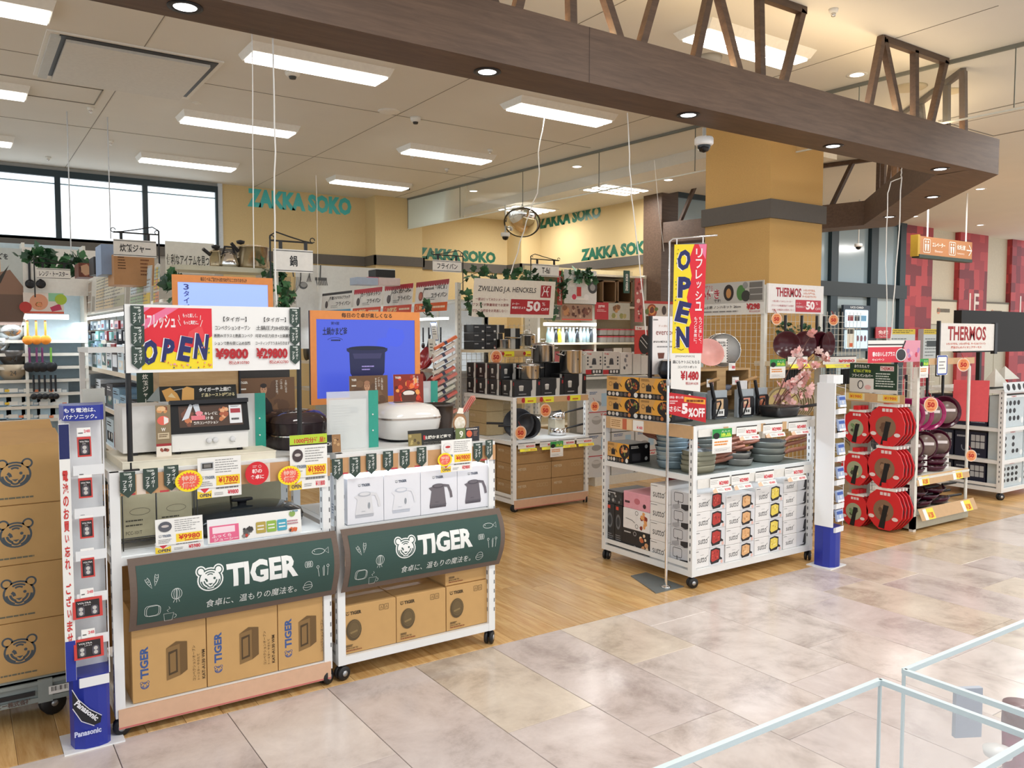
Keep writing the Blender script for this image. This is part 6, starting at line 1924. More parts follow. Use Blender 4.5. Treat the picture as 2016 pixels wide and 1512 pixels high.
# brown cartons below, pans on the middle shelf
KR2=hx('a8865a',.7)
def mey(p,W,H):
 p.text('MEYER',.03,H-.06,.13,H-.035,'c9b99c',bold=.02)
 for k in range(4):p.rrect(W-.17+k*.035,H-.065,W-.145+k*.035,H-.035,.003,.002,ink('c2ae8c'));p.n-=p.step
for i in range(3):
 for j in range(2):
  carton(4.365+j*.43,4.79+j*.42,6.38,6.70,.117+i*.165,.279+i*.165,KR2,'brown pan carton under the pots, %s layer, %s column' % (('bottom','middle','top')[i],('left','right')[j]),'brown cartons in the pot cart',draw=mey,drawl=mey,tape=False)
 carton(4.365,4.62,6.72,7.05,.117+i*.165,.279+i*.165,KR2,'brown pan carton on the left side of pot cart, %s layer' % ('bottom','middle','top')[i],'brown cartons in the pot cart',drawl=mey,tape=False)
 carton(4.36,4.56,6.88,7.22,.675+i*.12,.793+i*.12,hx('b5a078',.7),'tan carton on the middle shelf, far left, %s layer' % ('bottom','middle','top')[i],'tan cartons on the middle shelf',drawl=mey,tape=False)
 carton(4.57,4.86,6.98,7.22,.675+i*.12,.793+i*.12,hx('b5a078',.7),'tan carton on the middle shelf, second column, %s layer' % ('bottom','middle','top')[i],'tan cartons on the middle shelf',draw=mey,tape=False)
leaning_pan(4.50,6.52,.672,.15,BLACK,'large black frying pan leaning at the left of pot cart',tilt=1.25,rz=-.6,hcol=BLACK)
leaning_pan(4.56,6.45,.672,.125,BLACK,'smaller black frying pan leaning before the large one',tilt=1.25,rz=-.6,hcol=BLACK)
for i,(x,y,z,r,L)in enumerate(((5.0,6.55,.675,.085,.2),(5.02,6.6,.83,.085,.2),(4.78,6.7,.80,.10,.2))):
 t=thing('steel_saucepan','chrome saucepan with black handle on the middle shelf, %s' % ('front lower','upper one on a stand','shallow one behind')[i],'pan',(x,y,z))
 MB().lathe([(0,0),(r*.9,0),(r,.015),(r,.075),(r*.96,.075),(r*.93,.01),(0,.008)],(x,y,z),CHROME,26).build('pan_body',t)
 MB().tube([(x+r,y-.02,z+.06),(x+r+.05,y-.04,z+.075),(x+r+L,y-.1,z+.11)],[.006,.009,.012],BLACK,8).build('handle',t)
 if i:MB().box(x-.06,x+.06,y-.06,y+.06,.672,z,hx('d8cfb8')).build('riser',t)
for k,(x,y)in enumerate(((4.47,7.02),(5.0,6.33))):
 pass
def tag50(x,y,z,r,label,fr=None):
 f=fr or rotf((x,y,z),-.8*math.atan2(x,y))
 o=one('discount_tag',MB().prism(circ(0,0,r,r*1.2,22),f,-.001,0,hx('f4dccb',.5)),label,'discount tag','orange round 50 tags',loc=(x,y,z))
 p=Print(f,.001);p.disc(0,0,r*.86,'f3a56c',ry=r*1.04);p.text('50',-r*.52,-r*.42,r*.52,r*.42,'c22c1e',bold=.06);p.lines(-r*.4,r*.55,r*.4,r*.75,1,ink('d85a30'),.8,0);p.lines(-r*.4,-r*.75,r*.4,-r*.58,1,ink('d85a30'),.8,0)
 p.build('lettering',o)
 MB().bar(f.p(0,r*1.15,0),f.p(-.02,r*1.9,.0),.018,.002,hx('c8282c')).build('strap',o)
 return o
for (px,py,Y,r,lab)in ((977,703,7.05,.062,'round 50 tag hanging from the upper pot shelf'),(1074,808,6.32,.055,'round 50 tag at the front of the chrome saucepans'),(1025,852,6.31,.055,'round 50 tag in front of the leaning black pans'),(1171,800,6.33,.045,'round 50 tag beyond the right post of the pot cart'),
       (1529,628,4.73,.045,'round 50 tag left of the hanging dark red pans'),(1641,630,4.73,.045,'round 50 tag right of the hanging dark red pans')):
 P=atY(px,py,Y);tag50(P.x,Y,P.z,r,lab)
o=price_rail(4.36,5.22,6.345,1.03,1.085,'tan price rail under the pot cart deck',ST_,False)
p=Print(front(4.36,6.341,1.03),.001)
for u in (.09,.3,.63):p.rect(u,.0,u+.13,.055,'efe93c');p.disc(u-.02,.03,.02,'b8282c',ry=.024);p.lines(u+.03,.01,u+.12,.03,1,ink('c8502a'),.7)
p.build('yellow_labels',o)
for k in range(4):
 x=4.37+k*.225+(.03 if k else 0)
 rail_card(x,.60,x+.2,.655,6.34,'¥5000','price label under the middle shelf of pot cart, %s from the left' % ORD[k],yellow=True,group='price labels of the pot cart')
small_sheet('notice_card',rotf((4.72,6.30,.50),0),.155,.15,'small notice card with green header on the pot cart','sign',greencard)
# ------------------------------------------------------------------ gondola for frying pans (left face) ----
def gondola(x0,x1,y0,y1,h,label,shelves=(.12,.5,.9,1.3)):
 t=root_at('gondola',label,'shelf',(x0+x1)/2,(y0+y1)/2,0)
 xm=(x0+x1)/2
 MB().box(xm-.02,xm+.02,y0,y1,0,h,hx('dfe3e4',.6)).build('back_panel',t)
 n=int((y1-y0)/.9)
 for i in range(n+1):
  y=y0+(y1-y0-.04)*i/n
  mb=MB().box(xm-.03,xm+.03,y,y+.04,0,h+.03,SHG)
  mb.build('post',t)
 for z in shelves:
  MB().box(x0,xm-.02,y0+.02,y1-.02,z-.025,z,hx('eceff0',.5)).build('shelf',t)
  MB().box(x0-.004,x0,y0+.02,y1-.02,z-.03,z+.015,hx('dccfba',.5)).build('price_edge',t)
 MB().box(x0+.03,xm,y0+.02,y1-.02,h-.02,h,SHG).build('top_shelf',t)
 return t
gondola(4.30,5.1,7.42,12.4,2.05,'long cream gondola of frying pans behind the orange-framed screen')
gondola(1.32,2.1,6.75,12.2,1.95,'long cream gondola of small appliances under the leaflet holders')
EMW=mat((1,1,1),.4,0,0,emit=2.2)
for (x,y0,y1,z,lab)in ((4.24,7.5,12.2,1.84,'fluorescent shelf lamp along the frying pan gondola'),(1.28,6.85,12.0,1.86,'fluorescent shelf lamp along the appliance gondola')):
 one('shelf_lamp',MB().box(x,x+.05,y0,y1,z,z+.025,EMW),lab,'lamp')
 area_light('shelf_light',x-.05,(y0+y1)/2,z-.03,.1,(y1-y0),9,(.85,.93,1))
def header_card(fr,W,H,label,kind,title,sub,group):
 cols={'blue':('5aa0c8','3a3a3c'),'red':('d8503a','b83040'),'orange':('e0622e','9c2c34')}[kind]
 o=one('header_card',MB().prism([(0,0),(W,0),(W,H),(0,H)],fr,-.003,0,hx('e6e4e0',.5)),label,'sign',group,loc=tuple(fr.o))
 p=Print(fr,.0015)
 p.rect(0,0,W,H*.28,cols[0])
 p.rect(0,H*.90,W,H,cols[1])
 if kind !='blue':
  for k in range(14):p.disc(W*(k+.5)/14,H*.90,W/28,cols[1],n=10);p.n-=p.step
  p.text('IH対応',W*.16,H*.06,W*.5,H*.23,'f2d8a8',bold=.05);p.lines(W*.58,H*.1,W*.94,H*.18,1,ink('f4e4c8'),.8,0);p.ring(W*.08,H*.14,H*.08,.004,ink('f2d8a8'))
 else:p.lines(W*.1,H*.08,W*.9,H*.2,1,ink('d8ecf4'),.7,0)
 p.text(title,W*.28,H*.70,W*.95,H*.84,'2e2e30',bold=.02);p.text(sub,W*.5,H*.44,W*.97,H*.60,'2e2e30',bold=.02)
 p.disc(W*.18,H*.52,H*.15,'3c3436' if kind !='orange' else '8a4a40',ry=H*.15);p.disc(W*.18,H*.53,H*.11,'5a5254' if kind !='orange' else 'b87060');p.stroke([(W*.24,H*.62),(W*.3,H*.85)],.008,ink('3c3436'));p.lines(W*.34,H*.36,W*.62,H*.48,2,ink('9a9a9a'),.4)
 p.build('print',o)
 return o
spans=((12.55,11.0,'blue','セラブラック','フクシー'),(10.95,9.9,'blue','軽量フジマルブラック','フライパン'),(9.85,9.0,'red','コーラルキッチン','フライパン'),(8.95,8.2,'red','ふかみ','フライパン'),(8.15,7.40,'orange','evercook「1年保証」','フライパン'))
for i,(a,b,k,tt,ss)in enumerate(spans):
 header_card(Frame((4.22,a,1.93),(0,-1,0),(.1,0,1)),a-b-.02,.33,'frying pan header card over the gondola, %s from the rear' % ORD[i],k,tt,ss,'header cards over the frying pans')
def leaflet(fr,W,H,label,cols,group='clear leaflet holders'):
 o=one('leaflet_holder',MB().prism([(0,0),(W,0),(W,H*.93),(W*.5,H),(0,H*.93)],fr,-.002,0,hx('cfcdc4',.5)),label,'leaflet',group,loc=tuple(fr.o))
 p=Print(fr,.0015);k=0
 for j in range(3):
  for i in range(3):p.rect(W*(.04+i*.32),H*(.06+j*.29),W*(.33+i*.32),H*(.31+j*.29),R.choice(cols));p.n-=p.step
 p.n+=p.step
 p.lines(W*.05,H*.1,W*.95,H*.88,10,ink('8a8a86'),.3)
 p.build('print',o)
 return o
for i,(a,b,cols)in enumerate(((12.0,10.2,('b9a898','c8b8a8','a89888')),(10.0,8.0,('d8c8a8','b8b8a0','d8d4c0')),(7.85,6.85,('d8c060','a8c0a0','c8d8e0')))):
 leaflet(Frame((1.28,a,1.90+(.02 if i<2 else .0)),(0,-1,0),(.06,0,1)),a-b-.06,.40 if i<2 else .34,'clear holder of catalogue leaflets over the appliance gondola, %s from the rear' % ORD[i],cols)
leaflet(Frame((1.28,6.82,1.90),(0,-1,0),(.06,0,1)),.22,.32,'small clear leaflet holder nearest the walkway',('d8c060','b0c0b0','e0a080'))
# goods on the appliance gondola (left face)
pal=['8fb0c8','dfe4e8','2c2c30','7a2a2a','b8c8d0','4a6a68','d8d0c0','9aa8a8','5a5a60','c8d8e0']
def goods(X0,X1,ys,z,hmin,hmax,lab,group,cols,fr_left=True,pr=True,cat='box',name='small_carton'):
 i=0
 for (a,b)in ys:
  h=R.uniform(hmin,hmax)
  c=R.choice(cols)
  def dr(p,W,H):
   p.rect(W*.1,H*.15,W*.9,H*R.uniform(.45,.6),R.choice(cols));p.blobs(W*.15,H*.2,W*.85,H*.55,4,[ink(R.choice(cols)),ink('e8e4dc')],min(W,H)*.08,min(W,H)*.18);p.lines(W*.12,H*.7,W*.8,H*.9,2,ink('e8e8e8' if c in ('2c2c30','7a2a2a','4a6a68','5a5a60')else '3a3a3c'),.45)
  carton(X0,X1,a,b,z,z+h,hx(c,.45),'%s, %s from the rear' % (lab,ORD[i]),group,name=name,cat=cat,drawl=dr,tape=False)
  i+=1
def seq(a,b,n,gap=.015):
 w=(b-a)/n
 return [(a+i*w+gap/2,a+(i+1)*w-gap/2)for i in range(n)][::-1]
goods(1.36,1.62,seq(6.9,12.0,14),1.30,.18,.36,'small boxed appliance on the gondola upper shelf','boxed appliances on the upper shelf',pal)
goods(1.36,1.62,seq(6.9,12.0,12),.90,.15,.33,'small boxed appliance on the gondola second shelf','boxed appliances on the second shelf',pal)
goods(1.36,1.64,seq(6.9,12.0,10),.50,.15,.33,'boxed appliance on the gondola third shelf','boxed appliances on the third shelf',pal)
goods(1.36,1.64,seq(6.9,11.9,9),.12,.2,.33,'boxed appliance on the gondola lowest shelf','boxed appliances on the lowest shelf',['c9a067','b8a888','d8d8d4','8a9aa0'])
for r in range(3):
 for i in range(16):
  y=6.95+i*.31
  c=R.choice(('9ab8d0','d8e2ea','2a2a30','8a2a30','b8d0e0','3a4a52','e0e4e4','6fa8a0'))
  carton(1.34+.02*r,1.40+.02*r,y,y+R.uniform(.14,.24),1.50+r*.12,1.50+r*.12+R.uniform(.08,.11),hx(c,.35),'hanging packet on the appliance gondola hooks, row %s, %s from the front' % (('one','two','three')[r],ORD[i]),'hanging packets on the gondola',name='hanging_packet',cat='packet',drawl=lambda p,W,H:p.rect(W*.15,H*.2,W*.8,H*.6,R.choice(('e8e8e6','8a3038','2c3c58','a8c8d8'))),tape=False)
# tall aisle strip and yellow tag
A=atY(136,695,6.6)
o=one('aisle_strip',MB().box(1.26,1.27,6.62,6.80,1.0,1.60,hx('2c4a40',.5)).box(1.258,1.27,6.62,6.80,1.38,1.62,hx('dfe6e4',.5)),'vertical green and white aisle marker strip on the appliance gondola end','sign')
p=Print(front(atY(136,700,6.6).x-.04,6.6,0),.002)
fr=front(1.13,6.70,1.0)
o2=one('aisle_strip',MB().prism([(0,0),(.12,0),(.12,.62),(0,.62)],fr,-.003,0,hx('2a4238',.5)),'green vertical strip listing rice cookers and toasters','sign',loc=(1.13,6.70,1.0))
p=Print(fr,.001);p.rect(0,.40,.12,.62,'dfe4e2');p.vtext('調理家電',.06,.575,.03,.036,ink('4a5a54'));p.vtext('炊飯ジャー',.06,.375,.04,.046,ink('f0f2ee'),bold=.02);p.vtext('レンジ',.06,.12,.036,.042,ink('f0f2ee'),bold=.02);p.build('lettering',o2)
starburst(1.18,6.66,1.02,.09,'oval yellow and pink tag on the green vertical strip')
# red and black goods at the near end of the frying pan gondola
REDP=hx('8f1d26',.15,noise=0)
for i,(y,z)in enumerate(((7.75,1.42),(7.95,1.13),(7.62,1.12),(8.1,1.45),(7.8,.82),(8.1,.8))):
 t=thing('red_pan','glossy dark red pan hooked on the gondola by the screen, %s' % ORD[i],'pan',(4.18,y,z),'dark red pans beside the screen')
 M=Matrix.Rotation(-1.1,3,'Y')
 MB().lathe([(0,0),(.12,0),(.15,.05),(.145,.05),(.11,.01),(0,.01)],(4.18,y,z),REDP,26,M=M).build('pan_body',t)
 MB().tube([(4.17,y,z+.13),(4.2,y,z+.26)],.011,BLACK,7).build('handle',t)
for i in range(13):
 y=7.36;z=1.60-i*.062
 c=('e8743c','e8e4dc','f0c8c0','e9e6e0','e4e0d8','e87a68','e88a80','e6e6e2','e2e6d8','e87870','d8e0d0','e0e8e0','e6a090')[i]
 t=thing('boxed_pan','slanted pan in pale sleeve on the gondola end rack, %s from the top' % ORD[i],'pan',(4.18+.0,y,z),'slanted pans on the end rack')
 MB().obox((4.13-.012*(i % 3),7.30,z),.26,.10,.03,(0,-.5,-.35),hx(c,.4)).build('sleeve',t)
 MB().obox((4.13-.012*(i % 3),7.30,z),.03,.102,.034,(0,-.5,-.35),hx('3a3c5a',.4)).build('band',t)
one('wire_rack',MB().tube([(4.02,7.345,0),(4.02,7.345,1.66),(4.24,7.345,1.66),(4.24,7.345,0)],.008,SHG,6).tube([(4.02,7.345,.7),(4.24,7.345,.7)],.006,SHG,6),'cream wire rack holding the slanted sleeved pans','rack')
for i in range(9):
 y=7.55+i*.13
 t=thing('kitchen_tool','black hanging kitchen tool on the gondola hooks, %s from the front' % ORD[i],'tool',(4.22,y,1.55),'kitchen tools on the gondola hooks')
 MB().tube([(4.22,y,1.76),(4.22,y,1.6)],.009,BLACK,6).build('handle',t)
 MB().lathe([(0,-.008),(.03,-.006),(.033,0),(.03,.006),(0,.008)],(4.22,y,1.565),R.choice((BLACK,STEEL,hx('d8d0c0'))),12,'x').build('head',t)
for i in range(8):
 y=9.4+i*.3
 t=thing('boxed_pan','pan in red and white sleeve on the rear gondola hooks, %s from the front' % ORD[i],'pan',(4.2,y,1.3),'sleeved pans on the rear hooks')
 MB().lathe([(0,0),(.1,0),(.13,.05),(0,.05)],(4.26,y,1.45),hx(R.choice(('a83038','2a2a2c','d8d4d0','c86a60')),.3),18,'x',M=Matrix.Rotation(PI,3,'Z')).build('pan_body',t)
 MB().tube([(4.24,y,1.56),(4.24,y,1.76)],.01,BLACK,6).build('handle',t)
# blue card
fr=Frame((4.16,7.62,1.62),(0,-1,0),(0,.25,1))
small_sheet('hook_card',fr,.14,.2,'white card with blue edge hanging on the gondola hooks','sign',lambda p,W,H:(p.rrect(.005,.005,W-.005,H-.005,.012,.008,ink('3a5aa8')),p.lines(W*.2,H*.3,W*.8,H*.8,4,ink('888888'),.4)))
fr=Frame((4.15,7.68,1.44),(0,-1,0),(0,.1,1))
small_sheet('hook_card',fr,.16,.2,'oval fish-shaped white card under the blue-edged card','sign',lambda p,W,H:p.lines(W*.2,H*.3,W*.8,H*.8,3,ink('666666'),.4))
# things over the gondolas: picture panel, pots, boxes
fr=front(5.15,12.9,2.25)
A,B=atY(553,505,11.0),atY(777,600,11.0)
o=one('wall_picture',MB().box(3.9,atY(778,540,11.0).x,11.0,11.03,1.5,atY(700,526,11.0).z,hx('d9dcda',.5)),'white wall panel with big whisk and ladle pictures under the brown band','panel')
p=Print(front(0,11.0,0),.002)
def up(px,py):P=atY(px,py,11.0);return (P.x,P.z)
dk=ink('55585a')
x,z=up(575,530);
for k in range(5):p.ring(x,z-.1,.03+.02*k,.006,dk,ry=.22,n=14,a0=PI,a1=2*PI)
p.stroke([up(574,520),up(578,545)],.02,dk)
p.stroke([up(592,522),up(592,550),up(590,560)],.016,dk);a=up(597,562);p.disc(a[0],a[1],.06,dk,ry=.05);p.disc(a[0]+.005,a[1]+.01,.045,'9a9c9c',ry=.035)
p.stroke([up(610,522),up(609,545)],.012,dk)
for dx in (-4,0,4):p.stroke([up(609,540),up(608+dx,555)],.01,dk)
p.stroke([up(631,522),up(630,550)],.018,dk)
for k in range(7):p.stroke([up(622+k*3.2,549),up(625+k*3.2,562)],.012,dk)
p.rect(*up(620,552),*up(643,547),dk)
p.build('pictures',o)
small=lambda pxa,pya,pxb,pyb,Y:(atY(pxa,pyb,Y).x,atY(pxb,pyb,Y).x,atY(pxa,pyb,Y).z,atY(pxa,pya,Y).z)
def backbox(pxa,pya,pxb,pyb,Y,d,h,label,dr=None,cat='box',name='carton',grp=None,tape=False):
 x0,x1,z0,z1=small(pxa,pya,pxb,pyb,Y)
 return carton(x0,x1,Y,Y+d,z0,z1,hx(h,.5),label,grp,name=name,cat=cat,draw=dr,tape=tape)
backbox(200,480,225,540,7.2,.3,'8aa0c0','pale blue carton left of the rice cooker aisle sign')
backbox(225,500,305,560,7.1,.3,'b98a5c','brown printed carton below the rice cooker aisle sign',lambda p,W,H:(p.lines(W*.1,H*.5,W*.3,H*.95,5,ink('5a3a20'),.4),p.lines(W*.65,H*.3,W*.9,H*.9,5,ink('7a4a2a'),.4)))
backbox(185,505,200,540,8.2,.3,'26262c','black carton at the window end of the gondola top')
backbox(155,517,184,545,8.6,.3,'6a3a2c','dark red printed carton beside the black carton',lambda p,W,H:p.blobs(0,0,W,H,8,[ink('8a4a3a'),ink('c8a080'),ink('3a2420')],.03,.07))
backbox(704,545,745,560,8.0,.2,'a9b8cc','pale blue box with bottle print on the frying pan gondola')
backbox(722,545,788,560,8.4,.2,'d8c8c4','long pink and red box on the frying pan gondola',lambda p,W,H:p.rect(0,0,W*.35,H,'d83a5a'))
backbox(740,530,778,545,8.6,.2,'17171a','black box on top of the long pink box')
# long shelf with pots under the ceiling sign
x0,x1,z0,z1=small(345,520,540,530,6.6)
one('top_shelf_board',MB().box(x0,x1,6.6,6.9,z0,z1,hx('cfcfba',.5)).box(x1-.06,x1,6.6,6.9,0,z0,SHG),'cream shelf board carrying the kettle and casserole','shelf')
zs_=z1+.001
BRS=mat(srgb('b9a98c'),.25,.8,.02)
def xp(px):return atY(px,520,6.7).x
for (pa,pb,h,lab,nm)in ((470,535,.17,'large brass-toned casserole on the cream shelf board','casserole'),(416,440,.12,'small brass-toned pot on the cream shelf board','saucepan')):
 x=(xp(pa)+xp(pb))/2;r=(xp(pb)-xp(pa))/2*.92
 t=thing(nm,lab,'pot',(x,6.76,zs_))
 MB().lathe([(0,0),(r*.95,0),(r,.02),(r,h),(r*1.04,h),(r*1.04,h+.008),(r*.6,h+.02),(0,h+.025)],(x,6.76,zs_),BRS,26).build('vessel',t)
 MB().lathe([(0,h+.02),(.03,h+.03),(.035,h+.05),(0,h+.06)],(x-(r*.85 if nm=='casserole' else 0),6.74,zs_),BLACK,12).build('knob',t)
 MB().tube([(x-r,6.74,zs_+h*.8),(x-r-.06,6.72,zs_+h*1.15)],.014,BLACK,7).build('handle',t)
x=xp(455)
t=thing('kettle','chrome whistling kettle between the brass-toned pots','kettle',(x,6.76,zs_))
MB().lathe([(0,0),(.07,0),(.08,.03),(.06,.1),(.03,.13),(0,.135)],(x,6.76,zs_),CHROME,22).build('vessel',t)
MB().tube([(x-.05,6.76,zs_+.1),(x-.03,6.76,zs_+.17),(x+.03,6.76,zs_+.17),(x+.05,6.76,zs_+.1)],.01,BLACK,7).build('handle',t)
MB().tube([(x+.05,6.76,zs_+.07),(x+.1,6.76,zs_+.12)],[.014,.009],CHROME,7).build('spout',t)
A=atY(326,517,8.8);B=atY(422,503,8.8)
o=one('slogan_sheet',MB().box(A.x,B.x,8.8,8.81,A.z-.1,B.z+.12,hx('dcdcd2',.5)),'pale slogan sheet in Japanese above the cream shelf board','sign')
p=Print(front(A.x,8.8,A.z),.001);p.text('便利なアイテムを見つけ',.01,-.02,B.x-A.x-.01,.09,'44463f',bold=.02);p.build('lettering',o)
ivy('dark ivy hanging beside the upper orange-framed screen',[(xp(325),6.5,2.15),(xp(332),6.5,1.95)],26,.06,.045)
ivy('ivy sprig on the right end of the cream shelf board',[(xp(505),6.55,2.2),(xp(545),6.55,2.15),(xp(545),6.5,1.95)],40,.06,.045)
ivy('ivy garland above the range and toaster sign',[(atY(50,500,9.4).x,9.4,atY(50,500,9.4).z),(atY(85,515,9.4).x,9.4,atY(85,512,9.4).z),(atY(120,520,9.4).x,9.4,atY(120,520,9.4).z),(atY(170,518,9.4).x,9.4,atY(170,518,9.4).z)],90,.1,.06)
ivy('ivy sprig beside the frying pan header cards',[(4.12,7.7,2.05),(4.1,7.6,1.9)],14,.05,.045)
fr=None
# wire-mesh post right of the upper screen
t=root_at('mesh_post','thin cream upright with ivy right of the upper screen','post',atY(545,600,5.4).x,5.4,0)
MB().box(atY(543,600,5.4).x,atY(549,600,5.4).x,5.4,5.43,0,2.1,SHG).build('upright',t)
ivy('ivy climbing the cream upright beside the upper screen',[(atY(552,560,5.35).x,5.35,1.95),(atY(556,600,5.35).x,5.35,1.8)],22,.04,.035)
# ------------------------------------------------------------------ rear left wall shelves
YB=10.6
def XZ(px,py,Y=YB):P=atY(px,py,Y);return P.x,P.z
t=root_at('wall_shelving','white wall shelving with bowls and utensils at the far left','shelf',.9,YB+.3,0)
xa,xb=-.2,1.28
MB().box(xa,xb,YB+.35,YB+.4,0,2.72,hx('c9dbe4',.5)).build('back_panel',t)
for x in (xa,XZ(46,600)[0],xb-.03):MB().box(x,x+.03,YB,YB+.35,0,2.7,SHG).build('upright',t)
shz=[XZ(60,y)[1]for y in (670,696,722,748,775,800,826)]
for i,z in enumerate(shz+[.5,.12]):
 MB().box(xa,xb,YB,YB+.34,z-.02,z,hx('e6ecee',.4)).build('shelf',t)
 MB().box(xa,xb,YB-.004,YB,z-.03,z+.004,hx('dcd6ca',.5)).build('price_edge',t)
# big bowl picture and pegboard
x0,z0=XZ(-20,640);x1,z1=XZ(44,490)
o=one('wall_picture',MB().box(x0,x1,YB-.02,YB-.01,z0,z1,hx('b9c0bd',.5)),'grey picture panel with wooden bowls at the left edge','panel')
p=Print(front(x0,YB-.02,z0),.001);W,H=x1-x0,z1-z0
p.rect(0,H*.62,W*.35,H*.9,'e0a860');p.poly([(0,H*.1),(W*.1,0),(W*.9,0),(W,H*.15),(W,H*.4),(0,H*.4)],'6a5448');p.poly([(0,H*.4),(W*.3,H*.68),(W*.62,H*.72),(W,H*.5),(W,H*.4)],'8a6a58');p.poly([(0,H*.45),(W*.6,H*.78),(W*.35,H*.55),(0,H*.35)],'33302c')
p.text('ズを',W*.28,H*.85,W*.58,H*.93,'33373a',bold=.03);p.build('print',o)
x0,z0=XZ(46,580);x1,z1=XZ(200,495)
o=one('pegboard',MB().box(x0,x1,YB-.03,YB-.01,z0,z1,hx('dedcd6',.6)),'white pegboard with two black ladles behind the ivy','panel')
for i,(px,py)in enumerate(((58,560),(79,560))):
 x,z=XZ(px,py)
 t=thing('ladle','black ladle hanging on the white pegboard, %s one' % ('left','right')[i],'utensil',(x,YB-.05,z),'ladles on the pegboard')
 MB().lathe([(0,0),(.045,.01),(.05,.03),(0,.02)],(x,YB-.06,z),BLACK,14,'y').build('bowl',t)
 MB().tube([(x,YB-.05,z+.04),(x,YB-.05,z+(.28 if i==0 else .08))],.012,BLACK,6).build('handle',t)
x0,z0=XZ(46,617);x1,z1=XZ(124,578)
o=one('food_poster',MB().box(x0,x1,YB-.045,YB-.035,z0,z1,hx('ded2c8',.5)),'long food picture strip over the utensil shelves','sign')
p=Print(front(x0,YB-.045,z0),.001);W,H=x1-x0,z1-z0
p.rect(0,0,W,H*.1,'d0583c');p.rect(W*.62,H*.6,W,H,'8ac09a');p.disc(W*.38,H*.55,.09,'d89878');p.blobs(W*.25,H*.3,W*.5,H*.5,12,[ink('b8482c'),ink('5a7a3c'),ink('d88a60')],.02,.04);p.poly([(W*.65,H*.3),(W*.9,H*.5),(W*.95,H*.2),(W*.7,H*.1)],'b83a5a');p.disc(W*.05,H*.3,.06,'b83a34');p.disc(W*.93,H*.7,.06,'a0b83c');p.build('print',o)
x0,z0=XZ(46,628);x1,z1=XZ(135,620)
one('shelf_lamp',MB().box(x0,x1,YB-.02,YB+.02,z0,z1,EMW),'white light strip under the food picture strip','lamp')
area_light('shelf_light',.8,YB-.1,z0-.03,1.0,.1,5,(.8,.9,1))
def hangtool(px,py,L,c,hc,label,group,w=.04):
 x,z=XZ(px,py)
 t=thing('utensil',label,'utensil',(x,YB-.06,z-L),group)
 MB().tube([(x,YB-.05,z),(x,YB-.05,z-L*.62)],.011,hc,6).build('handle',t)
 MB().lathe([(0,-.012),(w*.8,-.01),(w,0),(w*.8,.01),(0,.012)],(x,YB-.05,z-L*.8),c,14,'y',sy=1).build('head',t)
OR=hx('e88a2c',.35)
for i,px in enumerate((53,70,88)):hangtool(px,631,.27,OR,OR,'orange silicone ladle on the wall shelf, %s of three' % ORD[i],'orange ladles',.055)
for i,px in enumerate((57,71,82,99)):hangtool(px,684,.27,BLACK,hx(('6a2a5a','6a2a5a','6a2a5a','6fa83c')[i]),('black turner with %s handle, %s of four' % (('purple','purple','purple','green')[i],ORD[i])),'black turners',.06)
for i,px in enumerate((65,76,87,99,108)):hangtool(px,738,.30,BLACK,BLACK,'black slim ladle in the lower row, %s of five' % ORD[i],'black slim ladles',.035)
def bowl(px,py,r,h,m,label,group):
 x,z=XZ(px,py)
 t=thing('mixing_bowl',label,'bowl',(x,YB+.12,z),group)
 MB().lathe([(0,0),(r*.5,0),(r*.85,h*.4),(r,h),(r*.96,h),(r*.8,h*.42),(0,.01)],(x,YB+.12,z),m,24).build('bowl',t)
 q=Print(front(x,YB+.12-r*.97,z),.002);q.text('24',-.03,h*.3,.03,h*.6,'3a3e40');q.build('size_mark',t)
for i,(px,py,m)in enumerate(((24,670,STEEL),(28,720,hx('55504c',.3,metal=.5)),(26,748,hx('b8a890',.4,metal=.4)),(-8,696,STEEL))):
 bowl(px,py,.16,.17,m,'steel mixing bowl on the wall shelving, %s' % ('uppermost','dark one below','tan one lower','at the left picture edge')[i],'mixing bowls')
k=0
for row,(py,h)in enumerate(((775,.14),(800,.13),(826,.14))):
 for i,px in enumerate((4,32,62,92,118)):
  x,z=XZ(px,py)
  carton(x-.09,x+.09,YB+.03,YB+.25,z+.001,z+h,glassy((.75,.85,.9),.35,.1)if row==0 else hx(R.choice(('a9c4d4','dfe6e8','c8d0d0','9ab0bc')),.4),'clear storage box on the far left shelf, row %s, %s' % (('one','two','three')[row],ORD[i]),'storage boxes on the wall shelving',name='storage_box',draw=lambda p,W,H:(p.rect(W*.1,H*.1,W*.6,H*.4,'e8e4dc'),p.rect(W*.65,H*.1,W*.9,H*.3,R.choice(('e8c03c','e88a5c','d8d8d4')))),tape=False)
ivx=None
# ================================================================== REAR RIGHT UNIT, THERMOS RACKS
YR=9.5
def bx5(pxa,pya,pxb,pyb,Y):
 A,B=atY(pxa,pyb,Y),atY(pxb,pya,Y)
 return A.x,B.x,A.z,B.z
def board(pxa,pya,pxb,pyb,Y,h,name,label,cat,fn=None,t=.012,group=None):
 x0,x1,z0,z1=bx5(pxa,pya,pxb,pyb,Y)
 o=one(name,MB().box(x0,x1,Y,Y+t,z0,z1,hx(h,.5)),label,cat,group)
 if fn:
  p=Print(front(x0,Y,z0),.0015);fn(p,x1-x0,z1-z0);p.build('print',o)
 return o
t=root_at('wall_unit','cream rear wall unit with picture boards and bright glassware shelves','shelf',7.9,9.7,0)
MB().box(6.9,9.0,9.84,9.88,0,2.7,hx('c4b48e',.6)).build('back_panel',t)
for x in (6.9,7.95,8.96):MB().box(x,x+.04,9.52,9.84,0,2.62,SHG).build('upright',t)
for z in (.4,.9,1.25,1.58,2.13,2.6):MB().box(6.92,8.98,9.5,9.84,z-.03,z,hx('e4dcc6',.5)).build('shelf',t)
